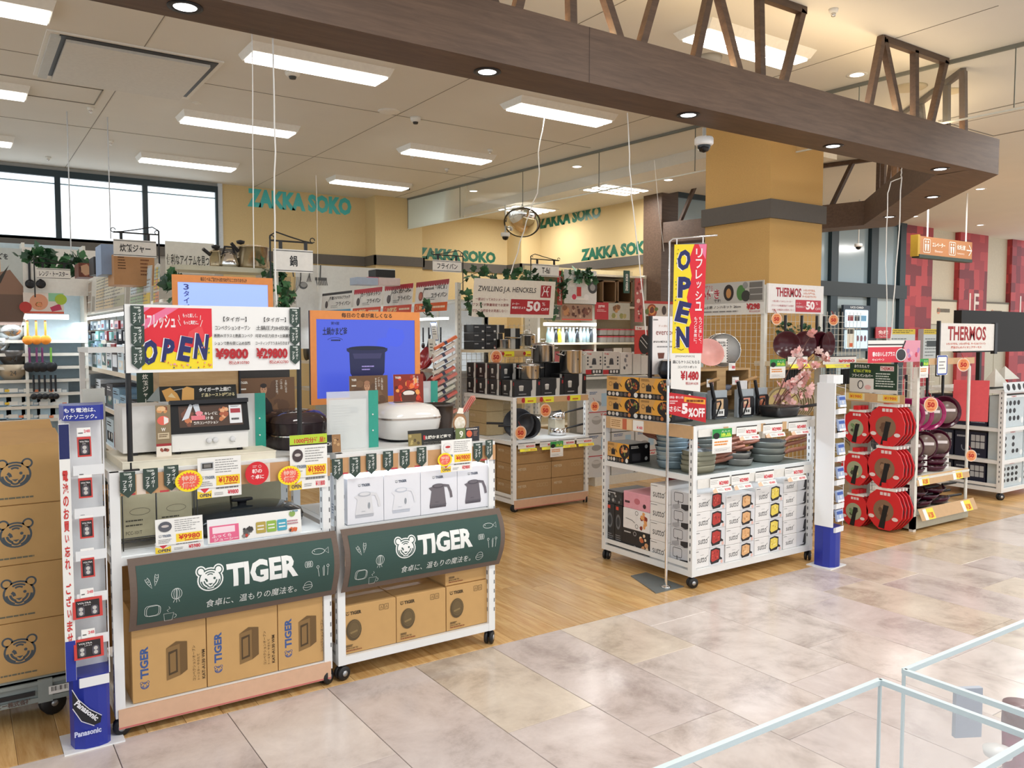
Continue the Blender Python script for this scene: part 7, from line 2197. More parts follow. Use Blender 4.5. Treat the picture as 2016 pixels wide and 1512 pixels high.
board(1072,602,1104,629,9.46,'6a655c','picture_board','brown picture board with small captions on the rear unit','sign',lambda p,W,H:(p.blobs(0,0,W,H,8,[ink('8a8070'),ink('4a463e')],.03,.06),p.lines(W*.4,H*.6,W*.9,H*.9,2,ink('d8d4c8'),.5),p.rect(W*.35,H*.2,W*.9,H*.42,'c8c4b8')))
board(1106,600,1166,630,9.46,'a5826a','picture_board','picture board of chocolate cups in a baking tray','sign',lambda p,W,H:(p.rect(0,0,W,H*.08,'c8503c'),p.blobs(0,H*.1,W*.3,H,10,[ink('c89060'),ink('8a5a3a')],.03,.05),p.blobs(W*.3,H*.1,W*.98,H,26,[ink('5a3226'),ink('7a4a3a'),ink('c8a890')],.02,.04)))
board(1171,597,1240,629,9.46,'b4b0a0','picture_board','picture board with red field and baked chicken','sign',lambda p,W,H:(p.rect(0,0,W*.38,H,'b82c34'),p.text('pyrex',W*.10,H*.66,W*.28,H*.84,'f0e0dc',bold=.03),p.lines(W*.06,H*.45,W*.32,H*.6,2,ink('e8c8c4'),.4),p.blobs(W*.48,H*.35,W*.74,H*.95,8,[ink('9a6a3a'),ink('b8844a'),ink('7a5230')],.04,.07),p.blobs(W*.42,H*.04,W*.95,H*.35,10,[ink('8a8a4a'),ink('c8b890'),ink('a89a60')],.03,.05)))
board(1111,534,1174,597,9.44,'dfe0de','pegboard','white pegboard with kitchen tools under ivy on the rear unit','panel',lambda p,W,H:(p.rrect(W*.15,H*.5,W*.32,H*.82,.02,0,PAPER),p.rrect(W*.62,H*.55,W*.76,H*.82,.02,0,PAPER),p.rect(W*.38,H*.22,W*.52,H*.5,'c83a34'),p.disc(W*.88,H*.5,.09,'3c3c3c'),p.disc(W*.88,H*.5,.05,'9a9a98'),p.rect(W*.2,H*.12,W*.75,H*.17,PAPER),p.disc(W*.3,H*.2,.04,'d83a5a'),p.disc(W*.68,H*.2,.045,'f2f2f2')))
for i,(a,b,c,h)in enumerate(((1098,1107,600,'c2382c'),(1228,1240,577,'1f4a38'))):
 board(a,533,b,c,9.42,h,'hanging_flag','%s hanging flag lettered ZAKKA SOKO' % ('red','dark green')[i],'flag',lambda p,W,H:p.text('ZAKKA SOKO',W*.3,H*.1,W*.7,H*.85,'ece8e0',bold=.04,rot=1))
P=atY(1110,590,9.4).z
ivy('ivy around the white pegboard on the rear unit',[(atY(q,w,9.38).x,9.38,atY(q,w,9.38).z)for q,w in ((1105,590),(1108,560),(1125,540),(1145,545),(1160,535),(1166,550))],60,.08,.06)
for i,(a,b)in enumerate(((1186,1213),(1216,1245))):
 x0,x1,z0,z1=bx5(a,553,b,596,9.46)
 t=root_at('cubby','dark wooden cubby box on the rear unit, %s one' % ('left','right')[i],'box',(x0+x1)/2,9.6,z0,'wooden cubbies')
 dm=hx('7d6040',.6)
 MB().box(x0,x1,9.46,9.8,z0,z0+.02,dm).box(x0,x1,9.46,9.8,z1-.02,z1,dm).box(x0,x0+.02,9.46,9.8,z0,z1,dm).box(x1-.02,x1,9.46,9.8,z0,z1,dm).box(x0,x1,9.78,9.8,z0,z1,hx('54402c',.6)).build('carcass',t)
x0,x1,z0,z1=bx5(1078,636,1176,641,9.40)
one('shelf_lamp',MB().box(x0,x1,9.42,9.50,z0,z1,EMW),'bright white light bar over the glass bottle shelf','lamp')
area_light('shelf_light',(x0+x1)/2,9.42,z0-.02,1.0,.08,6,(.85,.93,1))
for i in range(14):
 px=1082+i*7.0
 x,z=atY(px,674,9.55).x,1.582
 c=('9ab4bc','d8e4e8','2a2e34','e8d03c','dfe8d8','3a3e40','a8c4d0','b8d0d8','2c3034','c8d4d8','a4bcc8','9fb8c4','444a50','c4d4dc')[i]
 t=thing('bottle','glass or steel bottle on the lit rear shelf, %s from the left' % ORD[i],'bottle',(x,9.58,z),'bottles under the rear light bar')
 MB().lathe([(0,0),(.034,0),(.036,.12),(.02,.17),(.02,.2),(0,.2)],(x,9.58,z),hx(c,.15),14).build('body',t)
 MB().lathe([(0,.2),(.022,.2),(.022,.225),(0,.225)],(x,9.58,z),hx('d8dadc',.3),12).build('cap',t)
for i in range(12):
 px=1186+(i % 6)*12;r=i//6
 x,z=atY(px,674,9.6).x,1.582+r*.11
 t=thing('glass_container','red-lidded glass container on the rear shelf, %s row, %s' % (('lower','upper')[r],ORD[i % 6]),'container',(x,9.62,z),'red-lidded containers')
 loft(MB(),[(x,9.62,z,.07,.06,4),(x,9.62,z+.075,.075,.065,4)],hx('a8a49c',.2)).build('body',t)
 loft(MB(),[(x,9.62,z+.075,.078,.068,4),(x,9.62,z+.095,.078,.068,4)],hx('c83a44',.3)).build('lid',t)
for i in range(10):
 x=7.02+i*.19
 carton(x,x+.17,9.54,9.75,1.252,1.252+R.uniform(.12,.26),hx(R.choice(('d8d4cc','8a3a38','c8ccd0','5a4a44','b8b0a4')),.5),'small carton on the shelf below the bottles, %s from the left' % ORD[i],'cartons below the bottles',tape=False)
 carton(x,x+.17,9.54,9.75,.902,.902+R.uniform(.12,.26),hx(R.choice(('d8d4cc','8a8a88','c8ccd0','5a4a44','b8b0a4')),.5),'small carton on the low rear shelf, %s from the left' % ORD[i],'cartons on the low rear shelf',tape=False)
# bag of red tools and the pan poster
board(1250,548,1266,634,8.6,'b8524a','hanging_bags','column of red packets hanging by the dark wooden post','packet',lambda p,W,H:p.blobs(0,0,W,H,20,[ink('d8382c'),ink('e8c8c0'),ink('8a2a28')],.02,.04))
board(1268,594,1328,622,7.9,'d8cfc6','picture_board','red-topped picture board with stew behind evercook board','sign',lambda p,W,H:(p.rect(0,H*.82,W,H,'c23a34'),p.disc(W*.25,H*.35,.09,'a8502c'),p.disc(W*.25,H*.38,.06,'e89a4c'),p.blobs(0,0,W*.5,H*.7,6,[ink('7a3a28'),ink('6a7a3c')],.03,.05),p.disc(W*.65,H*.4,.04,'4a3c3a',ry=.06)))
# pressure pot cartons
def tf(p,W,H):
 p.text('T-fal',W*.08,H*.86,W*.34,H*.94,'c8303a',bold=.03);p.poly([(W*.36,H*.42),(W*.64,H*.42),(W*.6,H*.66),(W*.4,H*.66)],'3a3c42');p.disc(W*.5,H*.67,W*.1,'55585e',ry=H*.04)
 p.disc(W*.3,H*.32,W*.1,'6a6c70',ry=H*.04);p.rect(0,0,W*.34,H*.2,'b82c34');p.rect(W*.34,0,W,H*.2,'26282c')
 for k in range(3):p.rrect(W*(.42+k*.18),H*.05,W*(.54+k*.18),H*.17,.004,0,ink('dcdcdc'));p.n-=p.step
 for k in range(3):p.disc(W*.12,H*(.74-k*.15),W*.05,'3c3e44',n=8);p.n-=p.step;p.disc(W*.88,H*(.74-k*.15),W*.05,'3c3e44',n=8);p.n-=p.step
def tf2(p,W,H):
 p.rect(0,0,W,H,'d0d3d6');p.text('T-fal',W*.55,H*.40,W*.9,H*.45,'c8303a',bold=.03);p.disc(W*.4,H*.3,W*.2,'a8a9aa',ry=H*.1);p.disc(W*.4,H*.34,W*.2,'c8c9ca',ry=H*.04);p.disc(W*.8,H*.3,W*.12,'6a9ac0',ry=H*.08)
 p.rect(0,H*.48,W,H*.5,'b82c34');p.disc(W*.4,H*.68,W*.2,'9a9b9c',ry=H*.07);p.rect(W*.6,H*.62,W*.85,H*.92,'a8c8e0');p.lines(W*.1,H*.9,W*.5,H*.97,2,ink('4a6a9a'),.5)
GC=hx('d3d1cc',.5)
for i,a in enumerate((1153,1187)):
 x0,x1,z0,z1=bx5(a,692,a+33,737,7.2)
 carton(x0,x1,7.2,7.45,z0,z1,GC,'grey pressure pot carton with red corner, %s of the pair' % ('left','right')[i],'pressure pot cartons',draw=tf,tape=False)
for i,(a,b,c,d)in enumerate(((1221,694,1245,737),(1246,695,1262,737),(1262,700,1276,737))):
 x0,x1,z0,z1=bx5(a,b,c,d,7.25)
 carton(x0,x1-.004,7.25,7.45,z0,z1,GC,'plain grey carton right of the pressure pots, %s' % ORD[i],'plain grey cartons',draw=(lambda p,W,H:p.blobs(W*.2,H*.1,W*.7,H*.95,5,[ink('4a4c50'),ink('7a7c80')],.02,.03))if i==0 else None,tape=False)
x0,x1,z0,z1=bx5(1152,738,1276,748,7.18)
t=root_at('carton_shelf','grey shelf unit carrying the pressure pot cartons','shelf',(x0+x1)/2,7.35,0)
MB().box(x0,x1,7.19,7.5,z1-.03,z1-.002,SHG).box(x0,x1,7.46,7.5,0,z1,SHG).box(x1-.03,x1,7.2,7.5,0,z1,SHG).build('frame',t)
for i in range(4):
 x0=atY(1156,755,7.0).x+i*.36
 for j in range(2):
  carton(x0,x0+.34,7.0,7.18,.10+j*.49,.58+j*.49,GC,'tall pale pan set carton with blue print, %s tier, %s' % (('lower','upper')[j],ORD[i]),'tall pan set cartons',draw=tf2,tape=False)
one('carton_plinth',MB().box(5.85,7.35,6.98,7.5,0,.098,SHG),'grey plinth under the tall pan set cartons','plinth')
board(1250,642,1275,697,7.0,'c83a34','pan_poster','red and white poster with black grill pan beside evercook board','sign',lambda p,W,H:(p.rect(0,H*.86,W,H,'e8e4e0'),p.text('T-fal',W*.1,H*.88,W*.5,H*.96,'b82c34',bold=.03),p.disc(W*.75,H*.35,W*.45,'1c1c1e',ry=H*.36),p.stroke([(W*.4,H*.5),(W*.95,H*.2)],.01,ink('c8c8c8')),p.stroke([(W*.5,H*.62),(W*.98,H*.35)],.01,ink('c8c8c8'))))
# ---------------- mesh gondola before the pillar (two faces)
t=root_at('mesh_gondola','cream wire mesh gondola wrapped around the square pillar','shelf',6.2,5.1,0)
GX,GY=5.96,4.80
for x,y in ((GX,GY),(6.75,GY),(GX,5.6),(7.45,GY)):
 MB().box(x-.02,x+.02,y-.02,y+.02,0,2.12 if x<7 else 1.45,SHG).build('post',t)
mesh_grid(MB(),left(GX,5.6,.4),.8,1.65,.06).build('mesh_side',t)
mesh_grid(MB(),front(GX,GY+.03,.3),1.5,1.6,.06).build('mesh_front',t)
for z in (.5,.12):MB().box(GX,7.45,GY-.3,GY+.1,z-.03,z,hx('c9b89a',.5)).build('shelf',t)
MB().box(GX,7.45,GY-.3,GY+.1,1.40,1.44,hx('d8c8ac',.5)).build('upper_shelf',t)
fr=left(GX-.03,5.58,1.86)
o=one('price_board',MB().prism([(0,0),(.80,0),(.80,.30),(0,.30)],fr,-.004,0,hx('e2e0da',.5)),'grey board about a 26 cm splatter net at ¥298','sign',loc=tuple(fr.o))
p=Print(fr,.0015);W,H=.80,.30
p.rect(0,H*.36,W,H,'b9b6b0');p.text('み付き',W*.06,H*.5,W*.36,H*.82,'f2eeea',bold=.08);p.text('み付き',W*.06,H*.5,W*.36,H*.82,'a83a44',bold=.03);p.text('です!',W*.28,H*.4,W*.38,H*.5,'3a3030',bold=.03);p.text('直接使うと',W*.08,H*.84,W*.26,H*.94,'b84a54',bold=.02)
p.disc(W*.50,H*.68,.06,'2a201c',ry=.075);p.disc(W*.5,H*.66,.03,'b8844c',ry=.045);p.disc(W*.68,H*.66,.05,'4a7a3c',ry=.07);p.disc(W*.75,H*.56,.05,'33332f',ry=.05);p.disc(W*.74,H*.88,.03,'8a8a88')
for k in range(3):p.rect(W*.80,H*(.42+k*.19),W*.98,H*(.58+k*.19),'6c6964');p.n-=p.step
p.n+=p.step
p.text('ハネ防止網 ノンハネット 26cm',W*.02,H*.2,W*.68,H*.3,'3a3636',bold=.01);p.text('¥298',W*.76,H*.14,W*.95,H*.33,'b8282e',bold=.05);p.lines(W*.02,H*.08,W*.66,H*.14,1,ink('8a8684'),.7,.1);p.text('税込¥328',W*.8,H*.06,W*.95,H*.12,'b8484e')
p.build('lettering',o)
fr=front(5.95,GY-.05,1.87)
o=one('brand_board',MB().prism([(0,0),(.79,0),(.79,.26),(0,.26)],fr,-.02,0,hx('ece9e6',.5)),'white THERMOS board with red 50% OFF field','sign',loc=tuple(fr.o))
p=Print(fr,.0015);W,H=.79,.26
p.text('THERMOS',W*.13,H*.56,W*.58,H*.88,'a82c3a',bold=.03);p.text('いろいろできる、',W*.62,H*.78,W*.84,H*.86,'d8743c',bold=.02);p.text('いろいろ選べる、',W*.62,H*.67,W*.84,H*.75,'d8743c',bold=.02);p.text('サーモスのフライパン',W*.60,H*.56,W*.86,H*.64,'d8743c',bold=.02)
p.rect(W*.48,H*.06,W*.95,H*.48,'c23a48');p.text('50',W*.67,H*.14,W*.83,H*.44,'f8eeee',bold=.05);p.text('%',W*.85,H*.32,W*.89,H*.42,'f8eeee');p.text('OFF',W*.845,H*.14,W*.94,H*.22,'f8eeee');p.text('メーカー',W*.49,H*.32,W*.58,H*.39,'f8eeee');p.text('希望価格より',W*.49,H*.2,W*.66,H*.28,'f8eeee')
p.text('一度は使ってみたいメーカー',W*.06,H*.37,W*.42,H*.44,'b84a58');p.text('ブランドが数量限定でお買得',W*.05,H*.22,W*.44,H*.29,'b84a58');p.text('ぜひこの機会をお見逃しなく!',W*.06,H*.08,W*.45,H*.15,'b84a58')
p.build('lettering',o)
DRK=hx('4a1a24',.2,noise=0)
def hpan(X,Y,z,r,m,face,label,group,L=.2,hm=None):
 """pan hanging upright by its handle; face: angle of its outward axis"""
 t=thing('frying_pan',label,'pan',(X,Y,z),group)
 M=Matrix.Rotation(face,3,'Z')@ Matrix.Rotation(PI/2,3,'Y')
 MB().lathe([(0,0),(r*.8,0),(r*.97,.045),(r,.05),(r*.96,.05),(r*.78,.012),(0,.01)],(X,Y,z),m,26,M=M).build('pan_body',t)
 MB().tube([(X,Y,z+r*.95),(X,Y,z+r+L*.4),(X,Y,z+r+L)],[.009,.013,.012],hm or BLACK,7).build('handle',t)
 return t
for i,x in enumerate((6.10,6.33,6.55,6.66)):
 hpan(x,GY-.12,1.59,.12,DRK,-2.2+i*.25,'dark red pan hanging under the THERMOS board, %s from the left' % ORD[i],'dark red pans under the board',.14)
GOLD=hx('cdbf9f',.28,metal=.25,noise=0)
CARDY=hx('d8c48a',.5)
k=0
for (x0,z,n)in ((5.98,1.08,7),(6.80,1.07,6),(6.76,.6,5)):
 for i in range(n):
  hpan(x0+i*.05,GY-.22+i*.012,z,.15,GOLD,PI+.35,'champagne pan with yellow card in the rack, %s stack, %s' % (('left','right','low')[k],ORD[i]),'champagne pans in the mesh gondola',.14)
 fr=Frame((x0-.085,GY-.115,z-.13),(.35,-.94,0),(0,0,1))
 o=one('sleeve_card',MB().prism(circ(.13,.13,.13,.13,18),fr,-.001,0,CARDY),'yellow round sleeve card before the %s champagne pan stack' % ('left','right','low')[k],'card',loc=tuple(fr.o))
 p=Print(fr,.001);p.disc(.15,.04,.03,'d8482c',ry=.02);p.lines(.05,.12,.18,.18,2,ink('8a7a48'),.3);p.build('print',o)
 k+=1
for i,(a,b,pr)in enumerate(((1551,1590,'¥1680'),(1620,1686,'¥980'))):
 x0,x1,z0,z1=bx5(a,700,b,720,GY-.32)
 rail_card(x0,z0+.01,x1,z1,GY-.32,pr,'yellow-edged price label %s on the upper mesh shelf, %s blossom' % (pr,'left of the' if a<1600 else 'right of the'),yellow=True)
o=price_rail(5.96,7.45,GY-.305,1.385,1.44,'tan price rail along the mesh gondola upper shelf',ST_,False)
P=atY(1530,712,GY-.34)
small_sheet('notice_card',rotf((P.x-.09,GY-.34,1.31),0),.2,.16,'notice card with green header under the upper mesh shelf','sign',greencard)
ivy('ivy behind the hanging dark red pans',[(6.1,GY-.02,1.75),(6.4,GY-.02,1.7),(6.65,GY-.02,1.72),(6.5,GY-.02,1.5),(6.2,GY-.02,1.48)],70,.06,.03)
# cherry blossom branch
bl0=Vector((5.02,3.98,1.08))
t=root_at('blossom_branch','pink artificial cherry blossom branches at the centre cart right end','flowers',bl0.x,bl0.y,bl0.z)
rods=MB();ends=[]
for i in range(7):
 px,py=((1600,655),(1612,690),(1632,700),(1590,735),(1640,745),(1575,800),(1606,720))[i]
 e=atY(px,py,3.85+.04*(i % 3))
 m_=bl0.lerp(e,.5)+Vector((R.uniform(-.03,.03),R.uniform(-.03,.03),.02))
 rods.tube([bl0,m_,e],[.005,.004,.002],hx('6a4436',.7),5)
 for k in range(7):
  f=.25+.75*R.random();q=bl0.lerp(m_,f*2)if f<.5 else m_.lerp(e,f*2-1)
  ends.append(q+Vector((R.uniform(-.05,.05),R.uniform(-.04,.04),R.uniform(-.04,.04))))
 ends.append(e)
rods.build('branch',t)
PK=[hx('f3c4c0',.6,noise=0),hx('f8dcd8',.6,noise=0),hx('efb0ac',.6,noise=0)]
for q in ends:
 mb=MB();M=Matrix.Rotation(R.random()*6,3,'Z')@ Matrix.Rotation(R.uniform(.6,1.9),3,'X');m_=R.choice(PK)
 for k in range(5):
  a=2*PI*k/5;Mk=Matrix.Rotation(a,3,'Z')
  V=[q+M @ Mk @ Vector(v)for v in ((0,0,0),(.014,.014,.003),(.011,.032,.010),(0,.036,.012),(-.011,.032,.010),(-.014,.014,.003))]
  mb.add(V,[(0,1,2,3),(0,3,4,5)],m_)
 mb.lathe([(0,0),(.004,.002),(0,.006)],q,hx('e0b050'),6)
 mb.build('blossom',t)
# ---------------- red cover gondola
t=root_at('gondola','cream steel gondola with red pan covers on its end','shelf',7.15,4.1,0)
HX0,HX1,HY0,HY1=6.70,7.60,3.80,4.40
MB().box(HX0,HX1,HY0,HY1,.02,.13,hx('c4c4b4',.5)).build('base',t)
for x,y,zt in ((HX0,HY0,1.40),(HX0,HY1-.04,1.43),(HX1-.04,HY1-.04,1.43)):
 MB().box(x,x+.04,y,y+.04,0,zt,SHG).build('post',t)
MB().tube([(HX1-.02,HY0+.02,.1),(HX1-.02,HY0+.02,1.39),(HX1-.05,HY0+.02,1.43),(HX1-.3,HY0+.3,1.43)],.014,SHG,8).build('rail',t)
mesh_grid(MB(),left(HX0,HY1,.3),.58,1.0,.07).build('mesh_end',t)
mesh_grid(MB(),front(HX0+.3,HY0+.35,.4),.6,1.0,.07).build('mesh_front',t)
MB().box(HX0-.02,HX0+.02,HY1-.18,HY1,.13,1.43,hx('d9d8cc',.5)).build('side_plate',t)
mb=MB().box(HX0+.03,HX1,HY0,HY0+.35,.44,.46,SHG);mb.build('shelf',t)
fr=Frame((HX0+.03,HY0-.01,.39),(1,0,0),(0,.2,1))
def railp(u):
 def f(p,W,H):
  for x in u:p.rect(x,0,x+.16,H*.9,'f1e04a');p.rect(x,0,x+.05,H*.9,PAPER);p.text('¥1280',x+.06,H*.1,x+.14,H*.6,'d8502c',bold=.04)
 return f
small_sheet('price_rail',fr,.86,.085,'tan slanted price rail with two yellow labels, middle shelf','price rail',railp((.03,.58)),ST_)
fr=Frame((HX0+.03,HY0-.06,.10),(1,0,0),(0,.45,1))
small_sheet('price_rail',fr,.92,.105,'wide tan price rail with two yellow labels near the floor','price rail',railp((.06,.68)),ST_)
fr=left(HX0-.22,4.38,1.10)
o=one('price_rail',MB().prism([(0,0),(.60,0),(.60,.075),(0,.075)],fr,-.004,0,ST_),'tan rail with two yellow labels over the red covers','price rail',loc=tuple(fr.o))
p=Print(fr,.001)
for u in (.04,.36):p.rect(u,.01,u+.2,.07,'e8dcb0');p.rect(u+.05,.02,u+.18,.068,'f3c94a');p.text('¥1980',u+.06,.03,u+.17,.055,'d8602c',bold=.03)
p.build('print',o)
fr=left(HX0-.20,4.30,1.18)
o=one('sign_board',MB().prism([(0,0),(.44,0),(.44,.25),(0,.25)],fr,-.004,0,hx('e0ddd4',.5)),'dark green board about foldable frying pan covers','sign',loc=tuple(fr.o))
p=Print(fr,.001);W,H=.44,.25
p.rect(0,H*.12,W,H,'1f3d2c');p.rect(0,0,W*.52,H*.48,'e6e4de');p.text('おりたたんで',W*.1,H*.84,W*.42,H*.95,'f0f2ee',bold=.03);p.text('収納に便利な',W*.08,H*.68,W*.46,H*.79,'d8e850',bold=.03);p.text('フライパンカバー',W*.05,H*.52,W*.5,H*.63,'f0f2ee',bold=.03)
p.rect(W*.65,H*.76,W*.93,H*.92,'e8dcd8');p.text('THERMOS',W*.66,H*.78,W*.92,H*.90,'b82c34',bold=.03);p.lines(W*.56,H*.2,W*.96,H*.7,6,ink('d0d8d0'),.45);p.ring(W*.24,H*.26,.024,.007,ink('222222'),ry=.034);p.disc(W*.4,H*.18,.03,'e8b8b4',ry=.02)
p.build('lettering',o)
REDC=hx('dc2a30',.35,noise=0)
foodc=('9aa878','8a6a50')
n=0
for col,(yc,pxc)in enumerate(((4.23,1708),(3.95,1769))):
 for row,py in enumerate((842,925,1008)):
  z=atX(pxc,py-(2 if col else 0),6.55).z;r=.135 if col==0 else .165
  for k in range(3 if col==0 else 4):
   X=6.50+k*.045;yy=yc+(.0 if col else .0)-k*.004
   fr=left(X,yy,z)
   t=thing('pan_cover_pack','red round pan cover pack, %s column, %s row, %s in its stack' % (('left','right')[col],('top','middle','bottom')[row],('front','second','third','last')[k]),'package',(X,yy,z),'red pan cover packs on the gondola end')
   pts=[(a*r,b*r)for a,b in ((-.42,1.0),(.5,1.0),(.8,.72),(1.0,.2),(.97,-.35),(.62,-.8),(.35,-1.05),(-.25,-1.05),(-.55,-.85),(-.95,-.4),(-1.0,.15),(-.8,.7))]
   mb=MB().prism(pts,fr,-.012,0,REDC);mb.build('card',t)
   MB().prism([(-.5*r,r),(.65*r,r),(.65*r,1.14*r),(-.5*r,1.14*r)],fr,-.014,.002,PAPER).build('header_strip',t)
   MB().box(X-.01,X+.03,yy-.03,yy+.02,z+1.14*r,z+1.4*r,REDC).build('hook_block',t)
   MB().lathe([(0,-.02),(r*.98,-.02),(r*.98,-.032),(0,-.032)],(X,yy,z),BLACK,20,M=Matrix.Rotation(-PI/2,3,'Y')).build('rim',t)
   if k==0:
    p=Print(fr,.0012)
    p.disc(-.02*r,-.05*r,r*.56,('a8b090','8a6c54')[col],n=24);p.blobs(-.4*r,-.45*r,.38*r,.35*r,10,[ink(c)for c in (('d8c890','7a9a6a','4a4a3a')if col==0 else ('a07c60','7a5a44','6a4c3a'))],r*.12,r*.2)
    p.poly([(-.02*r,.25*r),(.28*r,.22*r),(.16*r,-.25*r),(.05*r,-1.0*r),(-.28*r,-.95*r),(-.12*r,-.3*r)],'17171a')
    for q in range(3):p.rect((-.22+q*.2)*r,.74*r,(-.06+q*.2)*r,.9*r,'f0dcdc');p.n-=p.step
    for s_ in (-.68,.62):p.disc(s_*r,-.42*r,.17*r,'f0e4e2',ry=.1*r,n=12)
    p.build('print',t)
PUR=hx('b02a6a',.15,noise=0);PUD=hx('4a1428',.15,noise=0)
for row,(z,xs_)in enumerate(((.98,(6.82,6.96,7.16,7.42)),(.70,(6.86,7.08,7.3)))):
 for i,x in enumerate(xs_):
  t=hpan(x,HY0+.17,z,.15 if row==0 else .13,PUR if i<3 and row==0 else PUD,PI+.9,'glossy %s pan on the gondola front, %s row, %s from the left' % ('magenta' if i<3 and row==0 else 'plum',('upper','lower')[row],ORD[i]),'plum and magenta pans',.2)
  c=MB().lathe([(0,.0),(.10,.0),(.10,.002),(0,.002)],(x-.045,HY0+.11,z),hx('75625a',.3),20,M=Matrix.Rotation(PI+.9,3,'Z')@ Matrix.Rotation(PI/2,3,'Y'));c.build('label_disc',t)
  MB().obox((x-.05,HY0+.105,z+.02),.003,.16,.025,.9-PI/2+PI/2,hx('e8dede')).build('paper_band',t)
for i in range(6):
 x=6.85+(i % 2)*.36;z=.463+(i//2)*.055
 t=thing('frying_pan','dark plum pan lying on the gondola middle shelf, %s pile, %s' % (('left','right')[i % 2],ORD[i//2]),'pan',(x,3.98,z),'plum pans on the middle shelf')
 MB().lathe([(0,0),(.11,0),(.14,.05),(.135,.05),(.1,.01),(0,.01)],(x+.05,3.98,z),PUD,24).build('pan_body',t)
 MB().obox((x+.17,3.9,z+.03),.05,.003,.04,-.6,PAPER).build('paper_band',t)
for i in range(7):
 x=6.82+i*.1
 t=thing('frying_pan','plum pan heaped on the gondola bottom shelf, %s from the left' % ORD[i],'pan',(x,4.02,.14),'plum pans on the bottom shelf')
 MB().lathe([(0,0),(.11,0),(.14,.05),(.135,.05),(.1,.01),(0,.01)],(x,4.02,.14+(i % 3)*.06),PUD,22,M=Matrix.Rotation((i % 3-1)*.12,3,'X')).build('pan_body',t)
 MB().tube([(x+.12,3.96,.19+(i % 3)*.06),(x+.28,3.92,.2+(i % 3)*.06)],.012,BLACK,6).build('handle',t)
# top signs
def camp(p,W,H):
 p.rect(W*.68,0,W,H,'e8a0b4');p.rect(0,0,W*.68,H*.70,'dc3a4c');p.blobs(W*.7,0,W,H,8,[ink('f0b8c8'),ink('d84a68'),ink('b88ac0')],.02,.04);p.rect(0,H*.78,W*.66,H*.84,'2a2226')
 p.text('春のおいしさプラス',W*.08,H*.28,W*.50,H*.5,'fbeef0',bold=.04);p.text('キャンペーン',W*.08,H*.08,W*.3,H*.2,'fbeef0',bold=.03);p.disc(W*.62,H*.34,W*.105,'eceaea',ry=H*.30);p.disc(W*.62,H*.34,W*.088,'3a3c42',ry=H*.26);p.stroke([(W*.64,H*.62),(W*.70,H*.98)],.016,ink('222226'))
A=atY(1708,715,3.98);B=atY(1812,670,3.98)
o=small_sheet('campaign_sign',front(A.x,3.98,A.z+.0),B.x-A.x,B.z-A.z,'pink and red campaign sign with a pan picture','sign',camp)
t=root_at('sign_stand','short black rod pair holding the white THERMOS name board','stand',7.5,4.0,1.44)
A=atY(1849,692,4.0);B=atY(1958,638,4.0)
MB().box(A.x-.02,A.x,3.99,4.02,1.3,B.z+.02,BLACK).box(B.x,B.x+.05,3.99,4.03,B.z-.29,B.z+.01,BLACK).build('rod',t)
def thm(p,W,H):p.text('THERMOS',W*.14,H*.38,W*.84,H*.90,'9c2228',bold=.03);p.text('いろいろできる、いろいろ選べる、サーモスのフライパン',W*.12,H*.22,W*.84,H*.31,'c8502c',bold=.03);p.text('魔法びんのパイオニアサーモス',W*.2,H*.09,W*.76,H*.18,'c8502c',bold=.03)
small_sheet('name_board',front(A.x,4.0,A.z),B.x-A.x,B.z-A.z,'white THERMOS name board before the black monitor','sign',thm,hx('e6e2dc',.5),.004)
o=price_rail(6.72,7.6,3.79,1.42,1.475,'tan top price rail over the magenta pans',ST_,False)
P=atY(1815,725,3.78);small_sheet('notice_card',front(P.x-.05,3.77,P.z-.08),.13,.16,'notice card with green header above magenta pans','sign',greencard)
P=atY(1852,720,3.78);small_sheet('hook_card',front(P.x-.08,3.77,P.z-.08),.17,.17,'blue-edged card over the magenta pans','sign',lambda p,W,H:(p.rrect(.008,.008,W-.008,H-.008,.015,.012,ink('3a5ab0')),p.lines(W*.2,H*.25,W*.8,H*.75,3,ink('999999'),.4)))
for px,py,Y,r,lab in ((1833,797,3.72,.055,'round 50 tag in front of the magenta pans'),(1897,718,3.72,.05,'tilted round 50 tag at the gondola top right corner'),(1912,897,3.72,.045,'round 50 tag at the right post of the plum pans')):
 P=atY(px,py,Y);tag50(P.x,Y,P.z,r,lab)
# ---------------- right edge cart with monitor
c5=cart('white cart of pale blue pan set cartons cut by the right edge',8.74,9.7,4.05,4.95,(.40,.73,1.12),1.12,'white',post=.05,deck=hx('d5d6d2'))
def setp(p,W,H):
 for j in range(3):
  for i in range(4):
   if R.random()<.85:p.disc(W*(.12+i*.2),H*(.28+j*.24),W*.07,'2c2f34',ry=H*.08,n=12);p.n-=p.step
 p.n+=p.step;p.disc(W*.92,H*.2,W*.07,'e8eef0',ry=H*.1);p.rect(0,H*.93,W,H,'ecf0f2');p.text('THERMOS',W*.35,H*.94,W*.6,H*.99,'b83a44',bold=.02)
def navyp(p,W,H):
 for j in range(2):
  for i in range(3):p.rrect(W*(.52+i*.15),H*(.36+j*.28),W*(.65+i*.15),H*(.6+j*.28),.004,0,ink('c0c4c8'));p.n-=p.step
 p.ring(W*.3,H*.4,W*.08,.01,ink('8a94a4'),ry=H*.16,a0=PI*.9,a1=PI*2,n=8);p.lines(W*.06,H*.74,W*.45,H*.86,1,ink('a8b0bc'),.6);p.lines(W*.5,H*.1,W*.95,H*.18,1,ink('8a94a4'),.7)
LB=hx('c3d0d6',.45);NV=hx('1d2138',.4)
lv=((.117,.365),(.402,.69),(.732,1.06))
